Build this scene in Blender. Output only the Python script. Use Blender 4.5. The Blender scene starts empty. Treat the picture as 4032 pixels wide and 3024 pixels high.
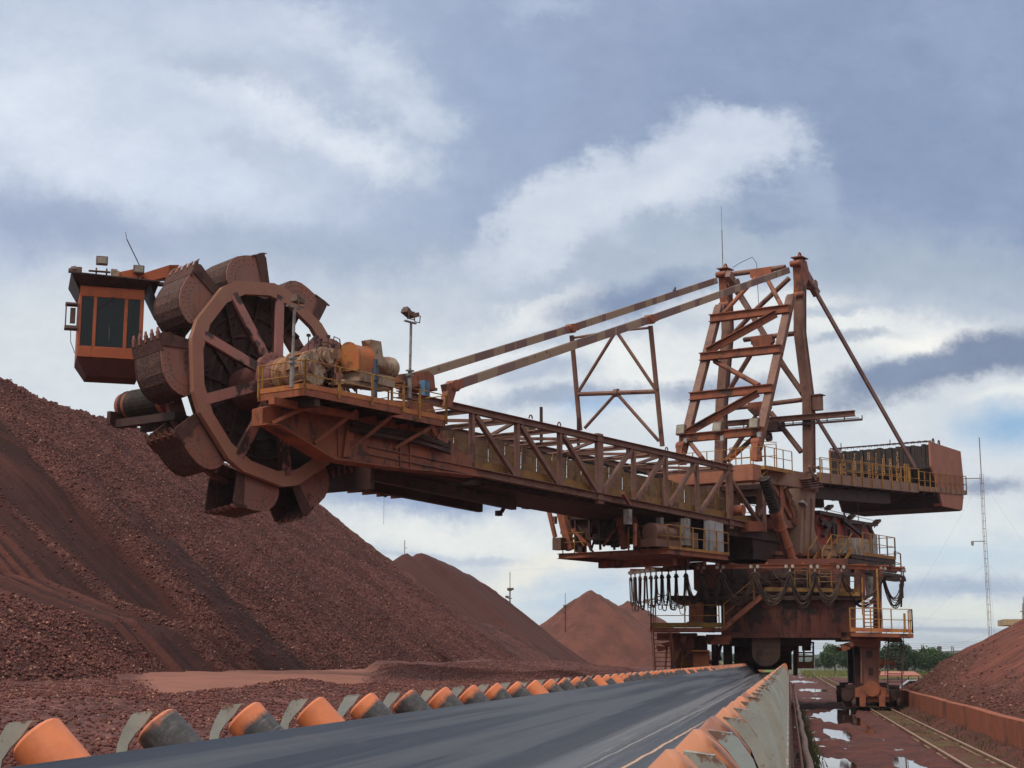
import bpy, bmesh, math, random
from mathutils import Vector, Matrix, noise as mnoise
R = math.radians
V = Vector
rng = random.Random(7)
# ------------------------------------------------------------------ camera
FPX = 6060.0
HC = 2.8
CAM = V((0, 0, HC))
PITCH = math.atan((2598 - 1512) / FPX)
YAW = math.atan((3105 - 2016) / (FPX * math.cos(PITCH) + 1086 * math.sin(PITCH)))
_rot = Matrix.Rotation(YAW, 3, 'Z') @ Matrix.Rotation(math.pi / 2 + PITCH, 3, 'X')
def ray(px, py):
    """direction of a photo pixel (4032 x 3024), scaled to 1 unit of depth along +Y"""
    d = _rot @ V(((px - 2016) / FPX, -(py - 1512) / FPX, -1))
    return d
def proj(p):
    q = _rot.transposed() @ (V(p) - CAM)
    return (2016 + FPX * q.x / -q.z, 1512 - FPX * q.y / -q.z)
def atY(px, py, Y):
    d = ray(px, py)
    return CAM + d * (Y / d.y)
def atZ(px, py, z):
    d = ray(px, py)
    return CAM + d * ((z - HC) / d.z)
def atD(px, py, D):
    """at horizontal distance D"""
    d = ray(px, py)
    return CAM + d * (D / math.hypot(d.x, d.y))
# ------------------------------------------------------------------ boom frame (slewed superstructure)
_b = ray(6500, 2598)
BE = V((_b.x, _b.y, 0)).normalized()          # from wheel towards slew axis
BN = V((BE.y, -BE.x, 0))                       # towards the camera side
SLEW = atY(3022, 2598, 95.0); SLEW.z = 0
def atB(px, py, t):
    """point seen at pixel on the vertical plane parallel to the boom, t metres to the near side -> boom coords (s,t,z)"""
    d = ray(px, py)
    k = (t - (CAM - SLEW).dot(BN)) / d.dot(BN)
    p = CAM + d * k
    q = p - SLEW
    return V((q.dot(BE), q.dot(BN), q.z))
def b2w(q):
    return SLEW + BE * q[0] + BN * q[1] + V((0, 0, q[2]))
def projB(q):
    return proj(b2w(q))
def atS(px, py, s):
    """point seen at pixel on the vertical cross plane at boom station s -> boom coords"""
    d = ray(px, py)
    k = (s - (CAM - SLEW).dot(BE)) / d.dot(BE)
    q = CAM + d * k - SLEW
    return V((s, q.dot(BN), q.z))
sc = bpy.context.scene
col = sc.collection
# ------------------------------------------------------------------ mesh builder
def ident(q):
    return V(q)
class MB:
    def __init__(s, T=ident):
        s.v = []; s.f = []; s.T = T
    def add(s, vs, fs):
        o = len(s.v)
        s.v += [V(p) for p in vs]
        s.f += [tuple(i + o for i in f) for f in fs]
        return s
    def bar(s, a, b, w, h, up=(0, 0, 1), off=0):
        a = V(a); b = V(b); d = (b - a).normalized(); up = V(up)
        if abs(d.dot(up)) > .98: up = V((0, 1, 0)) if abs(d.y) < .9 else V((1, 0, 0))
        x = d.cross(up).normalized(); y = x.cross(d).normalized()
        x = x * (w / 2); y = y * (h / 2)
        vs = [p + x * i + y * j for p in (a, b) for i, j in ((-1, -1), (1, -1), (1, 1), (-1, 1))]
        return s.add(vs, [(0, 1, 2, 3), (7, 6, 5, 4), (0, 4, 5, 1), (1, 5, 6, 2), (2, 6, 7, 3), (3, 7, 4, 0)])
    def ib(s, a, b, w, h, up=(0, 0, 1), tf=.03, tw=.02):
        a = V(a); b = V(b); d = (b - a).normalized(); u = V(up)
        if abs(d.dot(u)) > .98: u = V((0, 1, 0))
        x = d.cross(u).normalized(); y = x.cross(d).normalized()
        s.bar(a + y * (h / 2 - tf / 2), b + y * (h / 2 - tf / 2), w, tf, u)
        s.bar(a - y * (h / 2 - tf / 2), b - y * (h / 2 - tf / 2), w, tf, u)
        return s.bar(a, b, tw, h - 2 * tf, u)
    def box(s, c, sx, sy, sz, ax=None):
        c = V(c); X, Y, Z = ax if ax else (V((1, 0, 0)), V((0, 1, 0)), V((0, 0, 1)))
        vs = [c + X * (i * sx / 2) + Y * (j * sy / 2) + Z * (k * sz / 2) for k in (-1, 1) for i, j in ((-1, -1), (1, -1), (1, 1), (-1, 1))]
        return s.add(vs, [(3, 2, 1, 0), (4, 5, 6, 7), (0, 1, 5, 4), (1, 2, 6, 5), (2, 3, 7, 6), (3, 0, 4, 7)])
    def tube(s, a, b, r, n=8, r2=None, caps=True):
        a = V(a); b = V(b); d = (b - a).normalized()
        u = V((0, 0, 1)) if abs(d.z) < .9 else V((1, 0, 0))
        x = d.cross(u).normalized(); y = x.cross(d)
        r2 = r if r2 is None else r2
        vs = [p + (x * math.cos(6.28318 * i / n) + y * math.sin(6.28318 * i / n)) * q for p, q in ((a, r), (b, r2)) for i in range(n)]
        fs = [(i, (i + 1) % n, n + (i + 1) % n, n + i) for i in range(n)]
        if caps: fs += [tuple(range(n - 1, -1, -1)), tuple(range(n, 2 * n))]
        return s.add(vs, fs)
    def path(s, pts, r, n=6):
        pts = [V(p) for p in pts]; N = len(pts); o = []
        ref = None
        for i, p in enumerate(pts):
            d = (pts[min(i + 1, N - 1)] - pts[max(i - 1, 0)]).normalized()
            if ref is None:
                u = V((0, 0, 1)) if abs(d.z) < .9 else V((1, 0, 0)); x = d.cross(u).normalized()
            else:
                x = (ref - d * ref.dot(d)).normalized()
            ref = x; y = d.cross(x)
            rr = r[i] if isinstance(r, (list, tuple)) else r
            o += [p + (x * math.cos(6.28318 * k / n) + y * math.sin(6.28318 * k / n)) * rr for k in range(n)]
        fs = [(i * n + k, i * n + (k + 1) % n, (i + 1) * n + (k + 1) % n, (i + 1) * n + k) for i in range(N - 1) for k in range(n)]
        fs += [tuple(range(n - 1, -1, -1)), tuple(range((N - 1) * n, N * n))]
        return s.add(o, fs)
    def plate(s, pts, vec):
        pts = [V(p) for p in pts]; vec = V(vec); n = len(pts)
        return s.add(pts + [p + vec for p in pts], [tuple(range(n - 1, -1, -1)), tuple(range(n, 2 * n))] + [(i, (i + 1) % n, n + (i + 1) % n, n + i) for i in range(n)])
    def rev(s, o, ax, prof, n=24):
        o = V(o); ax = V(ax).normalized()
        u = V((0, 0, 1)) if abs(ax.z) < .9 else V((1, 0, 0))
        x = ax.cross(u).normalized(); y = ax.cross(x)
        vs = [o + ax * d + (x * math.cos(6.28318 * k / n) + y * math.sin(6.28318 * k / n)) * r for d, r in prof for k in range(n)]
        m = len(prof)
        fs = [(i * n + k, i * n + (k + 1) % n, (i + 1) * n + (k + 1) % n, (i + 1) * n + k) for i in range(m - 1) for k in range(n)]
        fs += [tuple(range(n - 1, -1, -1)), tuple(range((m - 1) * n, m * n))]
        return s.add(vs, fs)
    def rail(s, pts, hgt=1.05, r=.022, step=1.4, mid=True, post=.03, skip=()):
        """guard rail along a polyline of deck points: posts, top rail, mid rail"""
        for a, b in zip(pts[:-1], pts[1:]):
            a = V(a); b = V(b); L = (b - a).length; n = max(1, round(L / step))
            for i in range(n + 1):
                p = a.lerp(b, i / n)
                s.bar(p, p + V((0, 0, hgt)), post * 2, post * 1.4)
            for hh in ((hgt, hgt * .55) if mid else (hgt,)):
                s.tube(a + V((0, 0, hh)), b + V((0, 0, hh)), r, 6)
        return s
    def build(s, name, mat, parent=None, smooth=False, base=None, bevel=0):
        me = bpy.data.meshes.new(name)
        r = parent
        while r is not None and r.parent is not None: r = r.parent
        o0 = V(base) if base is not None else (r.location if r is not None else V((0, 0, 0)))
        me.from_pydata([tuple(s.T(p) - o0) for p in s.v], [], s.f)
        bm = bmesh.new(); bm.from_mesh(me)
        bmesh.ops.recalc_face_normals(bm, faces=bm.faces)
        bm.to_mesh(me); bm.free()
        me.materials.append(mat)
        if smooth:
            try:
                me.shade_smooth()
                for p in me.polygons: p.use_smooth = True
                me.set_sharp_from_angle(angle=R(38))
            except Exception:
                pass
        o = bpy.data.objects.new(name, me); col.objects.link(o)
        if parent is not None: o.parent = parent
        elif base is not None: o.location = base
        if bevel:
            m = o.modifiers.new('bevel', 'BEVEL'); m.width = bevel; m.segments = 1; m.limit_method = 'ANGLE'
        return o
def tag(o, label=None, cat=None, group=None, kind=None):
    if label: o['label'] = label
    if cat: o['category'] = cat
    if group: o['group'] = group
    if kind: o['kind'] = kind
    return o
def empty(name, loc, label=None, cat=None, group=None):
    o = bpy.data.objects.new(name, None); o.location = loc; o.empty_display_size = .3
    col.objects.link(o)
    return tag(o, label, cat, group)
def lerp(a, b, t): return a + (b - a) * t
def copy_tree(o, parent=None):
    c = o.copy(); col.objects.link(c)
    if parent is not None: c.parent = parent
    for ch in [x for x in col.objects if x.parent == o]:
        copy_tree(ch, c)
    return c
# ------------------------------------------------------------------ materials
def s2l(r, g, b):
    f = lambda c: (c / 255 / 12.92) if c / 255 <= .04045 else ((c / 255 + .055) / 1.055) ** 2.4
    return (f(r), f(g), f(b), 1)
class NT:
    def __init__(s, mat):
        s.t = mat.node_tree; s.n = s.t.nodes; s.l = s.t.links
    def new(s, typ, **kw):
        n = s.n.new(typ)
        for k, v in kw.items():
            if hasattr(n, k): setattr(n, k, v)
            else: raise KeyError(k)
        return n
    def put(s, sock, v):
        if hasattr(v, 'is_linked'): s.l.new(v, sock)
        else: sock.default_value = v
    def math(s, op, a, b=0, c=None, clamp=False):
        n = s.n.new('ShaderNodeMath'); n.operation = op; n.use_clamp = clamp
        s.put(n.inputs[0], a); s.put(n.inputs[1], b)
        if c is not None: s.put(n.inputs[2], c)
        return n.outputs[0]
    def noise(s, vec, scale, detail=4, rough=.55, dist=0):
        n = s.n.new('ShaderNodeTexNoise'); s.put(n.inputs['Scale'], scale)
        n.inputs['Detail'].default_value = detail; n.inputs['Roughness'].default_value = rough
        n.inputs['Distortion'].default_value = dist
        if vec is not None: s.l.new(vec, n.inputs['Vector'])
        return n.outputs['Fac']
    def ramp(s, fac, lo, hi):
        n = s.n.new('ShaderNodeMapRange'); n.interpolation_type = 'SMOOTHSTEP'
        s.put(n.inputs['Value'], fac); s.put(n.inputs['From Min'], lo); s.put(n.inputs['From Max'], hi)
        return n.outputs['Result']
    def mix(s, fac, a, b, mode='MIX'):
        n = s.n.new('ShaderNodeMix'); n.data_type = 'RGBA'; n.blend_type = mode
        s.put(n.inputs[0], fac); s.put(n.inputs[6], a); s.put(n.inputs[7], b)
        return n.outputs[2]
    def mapv(s, vec, scale=(1, 1, 1), rot=(0, 0, 0), loc=(0, 0, 0)):
        n = s.n.new('ShaderNodeMapping'); s.l.new(vec, n.inputs[0])
        n.inputs['Scale'].default_value = scale; n.inputs['Rotation'].default_value = rot; n.inputs['Location'].default_value = loc
        return n.outputs[0]
    def voro(s, vec, scale, out='Distance', feature='F1', rnd=1):
        n = s.n.new('ShaderNodeTexVoronoi'); n.feature = feature
        n.inputs['Scale'].default_value = scale; n.inputs['Randomness'].default_value = rnd
        s.l.new(vec, n.inputs['Vector'])
        return n.outputs[out]
    def bump(s, h, strength=.3, dist=.05):
        n = s.n.new('ShaderNodeBump'); n.inputs['Strength'].default_value = strength; n.inputs['Distance'].default_value = dist
        s.l.new(h, n.inputs['Height']); return n.outputs[0]
    def xyz(s, vec):
        n = s.n.new('ShaderNodeSeparateXYZ'); s.l.new(vec, n.inputs[0]); return n.outputs
def newmat(name):
    m = bpy.data.materials.new(name); m.use_nodes = True
    nt = NT(m); b = nt.n['Principled BSDF']
    return m, nt, b
def coord(nt, kind='Object'):
    return nt.n.new('ShaderNodeTexCoord').outputs[kind]
MATS = {}
def paint(name, c1, c2, c3, scale=.9, rough=.62, bump=.25, lo=.54, hi=.66, streak=.5, metal=0, fine=9, dust=None):
    """weathered paint: two shades, rust or grime patches with their own shape, rain streaks"""
    if name in MATS: return MATS[name]
    m, nt, b = newmat(name)
    v = coord(nt)
    n1 = nt.noise(v, scale * 1.7, 5, .6)
    n2 = nt.noise(nt.mapv(v, (1, 1, .8), loc=(3, 7, 1)), scale, 8, .68, .3)
    n3 = nt.noise(nt.mapv(v, (fine * .5, fine * .5, fine * .06)), 1, 4, .6)
    n4 = nt.noise(v, fine * 2.2, 4, .7)
    c = nt.mix(nt.ramp(n1, .38, .64), c1, c2)
    c = nt.mix(nt.math('MULTIPLY', nt.ramp(n3, .54, .72), streak), c, c3)
    c = nt.mix(nt.ramp(n2, lo, hi), c, c3)
    c = nt.mix(nt.math('MULTIPLY', nt.ramp(n4, .5, .8), .45), c, [x * .45 for x in c3[:3]] + [1])
    if dust:
        g = nt.n.new('ShaderNodeNewGeometry'); nz = nt.xyz(g.outputs['Normal'])[2]
        dm = nt.math('MULTIPLY', nt.ramp(nz, .35, .95), nt.ramp(n1, .25, .5))
        c = nt.mix(dm, c, dust)
    nt.l.new(c, b.inputs['Base Color'])
    b.inputs['Roughness'].default_value = rough; b.inputs['Metallic'].default_value = metal
    b.inputs['Specular IOR Level'].default_value = .35
    nt.l.new(nt.bump(nt.math('ADD', n4, nt.math('MULTIPLY', n2, 1.5)), bump, .03), b.inputs['Normal'])
    MATS[name] = m
    return m
DUST = (.19, .085, .055, 1)
RUST = paint('rusty_orange_paint', (.34, .105, .05, 1), (.23, .08, .046, 1), (.075, .037, .028, 1), .8, lo=.52, hi=.63, dust=DUST)
SALM = paint('salmon_dusty_plate', (.30, .125, .085, 1), (.25, .11, .085, 1), (.13, .055, .042, 1), .7, dust=DUST)
WHEEL = paint('ore_caked_wheel_steel', (.235, .115, .09, 1), (.26, .10, .07, 1), (.085, .035, .028, 1), .8, lo=.57, hi=.68, bump=.5, dust=(.21, .09, .06, 1))
RIMM = paint('tan_worn_rim_paint', (.30, .145, .09, 1), (.29, .12, .085, 1), (.22, .085, .06, 1), .6, lo=.6, hi=.75, streak=.15, dust=DUST)
SPOKE = paint('stained_spoke_paint', (.33, .125, .105, 1), (.27, .12, .10, 1), (.05, .026, .024, 1), .75, lo=.52, hi=.58, streak=.2, dust=DUST)
CAKE = paint('caked_ore', (.105, .045, .036, 1), (.075, .035, .03, 1), (.05, .025, .022, 1), 2, .9, 1.0, dust=(.16, .07, .05, 1))
TRUSS = paint('dusty_truss_paint', (.25, .132, .096, 1), (.205, .098, .073, 1), (.10, .048, .04, 1), 1.0, dust=DUST)
BRTR = paint('brown_tie_bar', (.27, .16, .13, 1), (.20, .11, .10, 1), (.16, .075, .07, 1), .6, dust=DUST)
DARK = paint('dark_shaded_steel', (.075, .034, .028, 1), (.05, .026, .023, 1), (.022, .014, .014, 1), 1.2, dust=(.12, .05, .038, 1))  # for dark parts, lowered further to put underside shade into the colour
PANEL = paint('tan_wind_panels', (.30, .19, .105, 1), (.23, .14, .08, 1), (.13, .07, .045, 1), .9, streak=.6)
YEL = paint('dull_yellow_rail_paint', (.42, .215, .04, 1), (.32, .15, .04, 1), (.16, .07, .035, 1), 1.6, lo=.52, hi=.66)
YELD = paint('faded_yellow_paint', (.30, .165, .045, 1), (.22, .115, .04, 1), (.12, .06, .035, 1), 1.3, lo=.5, hi=.66)
YELO = paint('orange_yellow_toe_board', (.50, .20, .05, 1), (.42, .13, .055, 1), (.27, .085, .05, 1), .7)
CREAM = paint('cream_gearbox_paint', (.40, .32, .23, 1), (.33, .21, .13, 1), (.17, .08, .045, 1), 1.6, lo=.47, hi=.62, dust=DUST)
CABO = paint('orange_cab_paint', (.44, .105, .038, 1), (.38, .095, .04, 1), (.13, .05, .03, 1), 1.2, lo=.62, hi=.74)
BLACKS = paint('dark_ballast_blocks', (.045, .035, .032, 1), (.03, .025, .025, 1), (.09, .05, .035, 1), 1.1, .8)
RUBBER = paint('black_rubber_cable', (.022, .018, .017, 1), (.045, .028, .024, 1), (.08, .045, .035, 1), 2, .7)
GREY = paint('grey_sheet_metal', (.40, .40, .42, 1), (.34, .33, .33, 1), (.20, .15, .12, 1), 1.2, .45)
GALV = paint('galvanised_steel', (.30, .29, .28, 1), (.22, .20, .19, 1), (.12, .075, .06, 1), 2, .5)
BLUEP = paint('faded_blue_paint', (.10, .22, .36, 1), (.08, .16, .26, 1), (.12, .07, .05, 1), 2)
FLOODB = paint('floodlight_housing', (.17, .10, .075, 1), (.13, .08, .065, 1), (.06, .04, .035, 1), 3)
def glass(name, base, rough=.08, al=1):
    m, nt, b = newmat(name)
    v = coord(nt); n = nt.noise(v, 3, 4)
    nt.l.new(nt.mix(nt.ramp(n, .3, .7), base, [x * 1.6 for x in base[:3]] + [1]), b.inputs['Base Color'])
    b.inputs['Roughness'].default_value = rough
    b.inputs['Specular IOR Level'].default_value = .5; b.inputs['Alpha'].default_value = al
    return m
GLASS = glass('tinted_cab_glass', (.012, .016, .017, 1), .08, .8)
LENS = glass('floodlight_lens', (.22, .19, .15, 1), .2)
# ------------------------------------------------------------------ reclaimer: slewing boom
ROOT = empty('bucket_wheel_reclaimer', SLEW, 'huge rusty orange bucket wheel reclaimer standing on rails over the belt conveyor', 'reclaimer')
def fl(q): return V((q[0], -q[1], q[2]))
TN = 2.2
def BM(): return MB(b2w)
# ---- truss boom
S_ST = [-35.4, -32.03, -28.67, -25.23, -21.8, -18.6, -15.4, -12.1, -8.4, -4.6]
topA, topB = atB(1753, 1592, TN), atB(2850, 1838, TN)
botA, botB = atB(1500, 1838, TN), atB(3018, 2085, TN)
def zt(s): return lerp(topA.z, topB.z, (s - topA.x) / (topB.x - topA.x))
def zb(s):
    a = atB(1875, 1860, TN)
    return lerp(a.z, botB.z, (s - a.x) / (botB.x - a.x))
SE = -4.3
for t in (TN, -TN):
    m = BM(); m.ib((-37, t, zt(-37)), (-8.0, t, zt(-8.0)), .3, .30); m.build('top_chord', TRUSS, ROOT)
    m = BM(); m.ib((-39, t, zb(-39)), (SE, t, zb(SE)), .36, .34); m.build('bottom_chord', TRUSS, ROOT)
for t in (TN, -TN):
    for i, s in enumerate(S_ST):
        if s < -33: continue
        m = BM()
        w = .5 if i in (4, 8) else .2
        if i == 9: m.bar((s, t, zb(s) - .2), (s, t, zb(s) + 2.3), .5, .4)
        else: m.bar((s, t, zb(s) + (.17 if w < .5 else -.35)), (s, t, zt(s) + (-.15 if w < .5 else .25)), w, .2, (0, 1, 0))
        m.build('truss_post', TRUSS, ROOT)
    for i in range(1, 9):
        s0, s1 = S_ST[i], S_ST[i + 1]
        m = BM()
        down = i < 4 or i == 8
        za, zc = (zt(s0) - .2, zb(s1) + .2) if down else (zb(s0) + .2, zt(s1) - .2)
        if i == 8: za = zt(s0) - .7
        tt = t + (.03 if t > 0 else -.03)
        m.bar((s0 + .2, tt, za), (s1 - .25, tt, zc), .2, .2)
        m.bar((s1 - .65, t, zc - .02 if down else zc - .2), (s1 - .1, t, zc - .02 if down else zc - .2), .06, .45)
        m.build('truss_diagonal', TRUSS, ROOT)
m = BM()
for i, s in enumerate(S_ST[1:9]):
    m.ib((s, -TN, zt(s)), (s, TN, zt(s)), .2, .22)
    if i < 7:
        s1 = S_ST[i + 2]
        m.bar((s, TN * (1 if i % 2 else -1), zt(s) - .03), (s1, TN * (-1 if i % 2 else 1), zt(s1) - .03), .14, .14)
        m.tube(((s + s1) / 2, -TN, zt(s) - .25), ((s + s1) / 2, TN, zt(s) - .25), .05)
m.build('top_bracing', TRUSS, ROOT)
m = BM()
for i in range(38):
    s = -37 + i * .86
    m.ib((s, -TN, zb(s) - .05), (s, TN, zb(s) - .05), .14, .2)
m.bar((-30, 0, zb(-30) - .3), (-5, 0, zb(-5) - .3), 3.0, .12)
for k, (sa, sb) in enumerate(((-37, -31.2), (-30.2, -26.2), (-25.4, -5))):
    m.bar((sa, -.3, zb(sa) - .23), (sb, -.3, zb(sb) - .23), 3.4 if k < 2 else 4.0, .16)
m.bar((-38, -TN + .3, zb(-38) - .5), (-26, -TN + .3, zb(-26) - .7), .3, .5)
m.bar((-38, 0.3, zb(-38) - .5), (-26, .1, zb(-26) - .7), .3, .5)
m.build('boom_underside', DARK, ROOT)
m = BM()
for i in range(12):
    s = -36 + i * 2.8
    m.bar((s, 1.15, zb(s) + .2), (s, 2.05, zb(s) + .2), .06, .05)
m.bar((-36, 1.6, zb(-36) + .22), (-4.5, 1.6, zb(-4.5) + .22), .9, .05)
m.build('boom_walkway', TRUSS, ROOT)
m = BM()
m.bar((-33.2, 1.98, zb(-33.2) + .42), (-4.8, 1.98, zb(-4.8) + .42), .03, .34)
m.build('walkway_toe_board', YELD, ROOT)
rr = BM(); rr.rail([(-35, 1.95, zb(-35) + .25), (-4.8, 1.95, zb(-4.8) + .25)], 1.05, .02, 1.55)
rr.build('walkway_handrail', YELD, ROOT)
pn = 0
for i in range(24):
    s = -35.4 + i * 1.28
    m = BM(); h = 1.34 + rng.uniform(-.06, .08)
    q = .62
    m.bar((s + .02, .85, zb(s) + .55 + h / 2 - .0), (s + 1.2, .85, zb(s + 1.2) + .55 + h / 2), .03, h)
    o = m.build('wind_panel', PANEL, ROOT)
for i in range(25):
    m = BM(); s = -35.44 + i * 1.28
    m.bar((s, .9, zb(s) + .2), (s, .9, zb(s) + 1.95), .05, .05)
    m.build('panel_stud', YELD, ROOT)
# idlers and boom belt inside the truss
m = BM(); m.bar((-40, -.4, zb(-40) + 1.0), (-3, -.4, zb(-3) + 1.0), 1.5, .05); m.build('boom_belt', RUBBER, ROOT)
m = BM()
for k in range(5):
    t = -1.9 + k * .14
    m.path([(s, t, zt(s) - .35 - .07 * math.sin(s * 1.9 + k)) for s in [-36 + j * .8 for j in range(34)]], .03, 5)
m.build('boom_cable_run', RUBBER, ROOT)
for px, py in ((2085, 1690), (2520, 1785)):
    q = atB(px, py, 1.0); m = BM(); m.box(q, .5, .35, .3); m.build('floodlight', FLOODB, ROOT)
m = BM()
for px, py in ((2090, 1650), (2202, 1678), (2625, 1775)):
    q = atB(px, py, TN); m.path([q + V((.13 * math.cos(a), 0, .02 + .17 * abs(math.sin(a)))) for a in [k * math.pi / 6 for k in range(7)]], .035, 5)
m.build('lifting_lug', TRUSS, ROOT)
for px, py in ((2131, 1640), (2277, 1682)):
    q = atB(px, py, -TN); m = BM(); m.bar(V((q.x, -TN, zt(q.x) + .1)), q + V((0, 0, .5)), .12, .12); m.build('cable_bracket', DARK, ROOT)
# ---- bow girder: two plate boxes gripping the wheel shaft
gp = [(1034, 1606), (1032, 1669), (1082, 1672), (1296, 1806), (1500, 1834), (1878, 1874), (1876, 1836), (1850, 1803), (1776, 1742), (1740, 1690), (1700, 1585), (1300, 1560), (1199, 1560)]
g = [atB(x, y, TN + .1) for x, y in gp]
m = BM(); m.plate(g, (0, -.55, 0))
# flange lip along the lower edge and welded stiffeners
for a, b in zip(g[1:6], g[2:6] ):
    m.bar(a + V((0, -.2, -.02)), b + V((0, -.2, -.02)), .95, .05)
GIR = m.build('bow_girder', RUST, ROOT)
m = BM()
for x, ya, yb in ((1572, 1600, 1838), (1611, 1600, 1842), (1365, 1690, 1800), (1330, 1690, 1795)):
    a = atB(x, ya, TN + .13); b = atB(x + 3, yb, TN + .13)
    m.bar(a, b, .05, .06)
    m.build('girder_stiffener', RUST, GIR); m = BM()
a = atB(1361, 1680, TN + .12); b = atB(1345, 1800, TN + .12); c = atB(1378, 1800, TN + .12); d = atB(1392, 1670, TN + .12)
m.plate([a, b, c, d], (0, .10, 0))
m.build('girder_stiffener', RUST, GIR)
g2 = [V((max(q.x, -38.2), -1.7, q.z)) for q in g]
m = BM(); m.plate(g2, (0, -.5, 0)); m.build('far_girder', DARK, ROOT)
m = BM()
m.plate([(-38.2, -1.7, zb(-38) + .2), (-38.2, 1.7, zb(-38) + .2), (-33, 1.7, zb(-33) - .3), (-33, -1.7, zb(-33) - .3)], (0, 0, .1))
m.plate([(-38.0, -1.7, 9.6), (-38.0, 1.75, 9.6), (-38.0, 1.75, 13), (-38.0, -1.7, 13)], (.1, 0, 0))
m.build('girder_bottom_plate', DARK, ROOT)
m = BM()   # pipe bundle strapped to the girder flank
for k in range(7):
    pts = [(1385, 1655 + k * 7), (1480, 1680 + k * 7), (1640, 1705 + k * 7), (1720, 1730 + k * 7), (1772, 1752 + k * 6)]
    m.path([atB(x, y, TN + .3 + .05 * (k % 3)) for x, y in pts], .05 if k % 2 else .035, 6)
m.path([atB(x, y, TN + .35) for x, y in ((1380, 1690), (1600, 1733), (1763, 1770), (1772, 1760), (1770, 1735))], .07, 7)
m.build('pipe_bundle', DARK, ROOT)
m = BM(); m.box(atB(1725, 1693, TN + .35), .6, .12, .55); m.bar(atB(1735, 1690, TN + .4), atB(1722, 1728, TN + .4), .12, .1); m.build('junction_box', RUST, ROOT)
# ---- drive platform
PC = atB(1199, 1534, 4.1)
ZP = PC.z
TP = 4.1
sB = atB(1583, 1606, TP).x
tL = atS(1017, 1551, PC.x).y
m = BM()
m.bar((PC.x, tL, ZP - .04), (PC.x, TP, ZP - .04), .05, .34); m.bar((PC.x, TP, ZP - .04), (sB, TP, ZP - .04), .05, .34)
m.bar((sB, TP, ZP - .04), (sB, 3.4, ZP - .04), .05, .34)
sC = atB(1752, 1604, 3.4).x
m.bar((sB, 3.4, ZP - .04), (sC, 3.4, ZP - .04), .05, .34); m.bar((sC, 3.4, ZP - .04), (sC, 2.0, ZP - .04), .05, .34)
PLAT = m.build('drive_platform', RUST, ROOT)
m = BM()
m.box(((PC.x + sB) / 2, (TP + tL) / 2, ZP - .02), sB - PC.x - .06, TP - tL - .06, .06)
m.box(((sC + sB) / 2, (3.4 + 1) / 2, ZP - .02), sC - sB - .06, 2.36, .06)
m.bar((PC.x + .8, tL + .1, ZP - .35), (PC.x + .8, TP - .1, ZP - .35), .3, .3)
for k in range(9):
    s = PC.x + .4 + k * 1.15
    m.bar((s, tL + .1, ZP - .16), (s, (TP if s < sB else 3.4) - .08, ZP - .16), .1, .16)
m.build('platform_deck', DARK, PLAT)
m = BM()
e = .032
m.bar((PC.x - e, tL, ZP + .15), (PC.x - e, TP + e, ZP + .15), .03, .19); m.bar((PC.x - e, TP + e, ZP + .15), (sB, TP + e, ZP + .15), .03, .19)
m.bar((sB, 3.4 + e, ZP + .15), (sC, 3.4 + e, ZP + .15), .03, .19)
m.build('toe_board', YELO, PLAT)
m = BM()
z0 = ZP - .1
m.rail([(PC.x - .08, tL + .1, z0), (PC.x - .08, TP + .08, z0), (sB, TP + .08, z0)], 1.2, .024, 1.7, post=.045)
m.rail([(PC.x + 1.9, tL, z0), (PC.x + .2, tL, z0)], 1.2, .02, .8)
m.rail([(sB + .1, 3.4 + .08, z0), (sC, 3.4 + .08, z0), (sC, 2.2, z0)], 1.2, .024, 1.8, post=.045)
m.rail([(sB - 1.5, 1.6, z0), (sB + .1, 1.6, z0), (sB + .1, 3.3, z0)], 1.2, .02, .8)
m.build('platform_handrail', YEL, PLAT)
for a, b in (((1072, 1665), (1178, 1606)), ((1238, 1745), (1345, 1622)), ((1382, 1770), (1478, 1640)), ((1553, 1766), (1663, 1640))):
    m = BM(); p = atB(*a, TN + .15); q = atB(*b, 3.3)
    q = V((p.x + .6 + (b[0] - a[0]) * .007, 3.3, ZP - .2))
    m.bar(p, q, .16, .14)
    m.build('platform_strut', RUST, PLAT)
m = BM(); a = atB(1068, 1606, 3.0); m.bar((a.x, 3.0, ZP - .38), (a.x + 4.6, 3.0, ZP - .38), .3, .26); m.build('platform_beam', RUST, PLAT)
# ---- wheel axis (slightly tilted so the wheel leans away at the top)
WC = atB(1073.5, 1502.6, .55)
_dl, _tl = R(1.5), R(-6.8)
WE = V((math.cos(_dl), math.sin(_dl), 0))
_n = V((-WE.y, WE.x, 0))
WU = V((0, 0, 1)) * math.cos(_tl) + _n * math.sin(_tl)
WN = _n * math.cos(_tl) - V((0, 0, 1)) * math.sin(_tl)      # towards the camera side
def wp(q):  # q = (radius, angle deg, axial)
    a = R(q[1]); return WC + WE * (q[0] * math.cos(a)) + WU * (q[0] * math.sin(a)) + WN * q[2]
def wt(k, tau, rho, ax):
    """bucket k frame: tau forwards along the flat, rho outwards from wheel centre, ax axial"""
    a = R(98.8 + 40 * k); er = WE * math.cos(a) + WU * math.sin(a); et = WE * math.sin(a) - WU * math.cos(a)
    return WC + er * rho + et * tau + WN * ax
WHL = empty('bucket_wheel', SLEW, None, None); WHL.parent = ROOT; WHL.location = (0, 0, 0)
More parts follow.
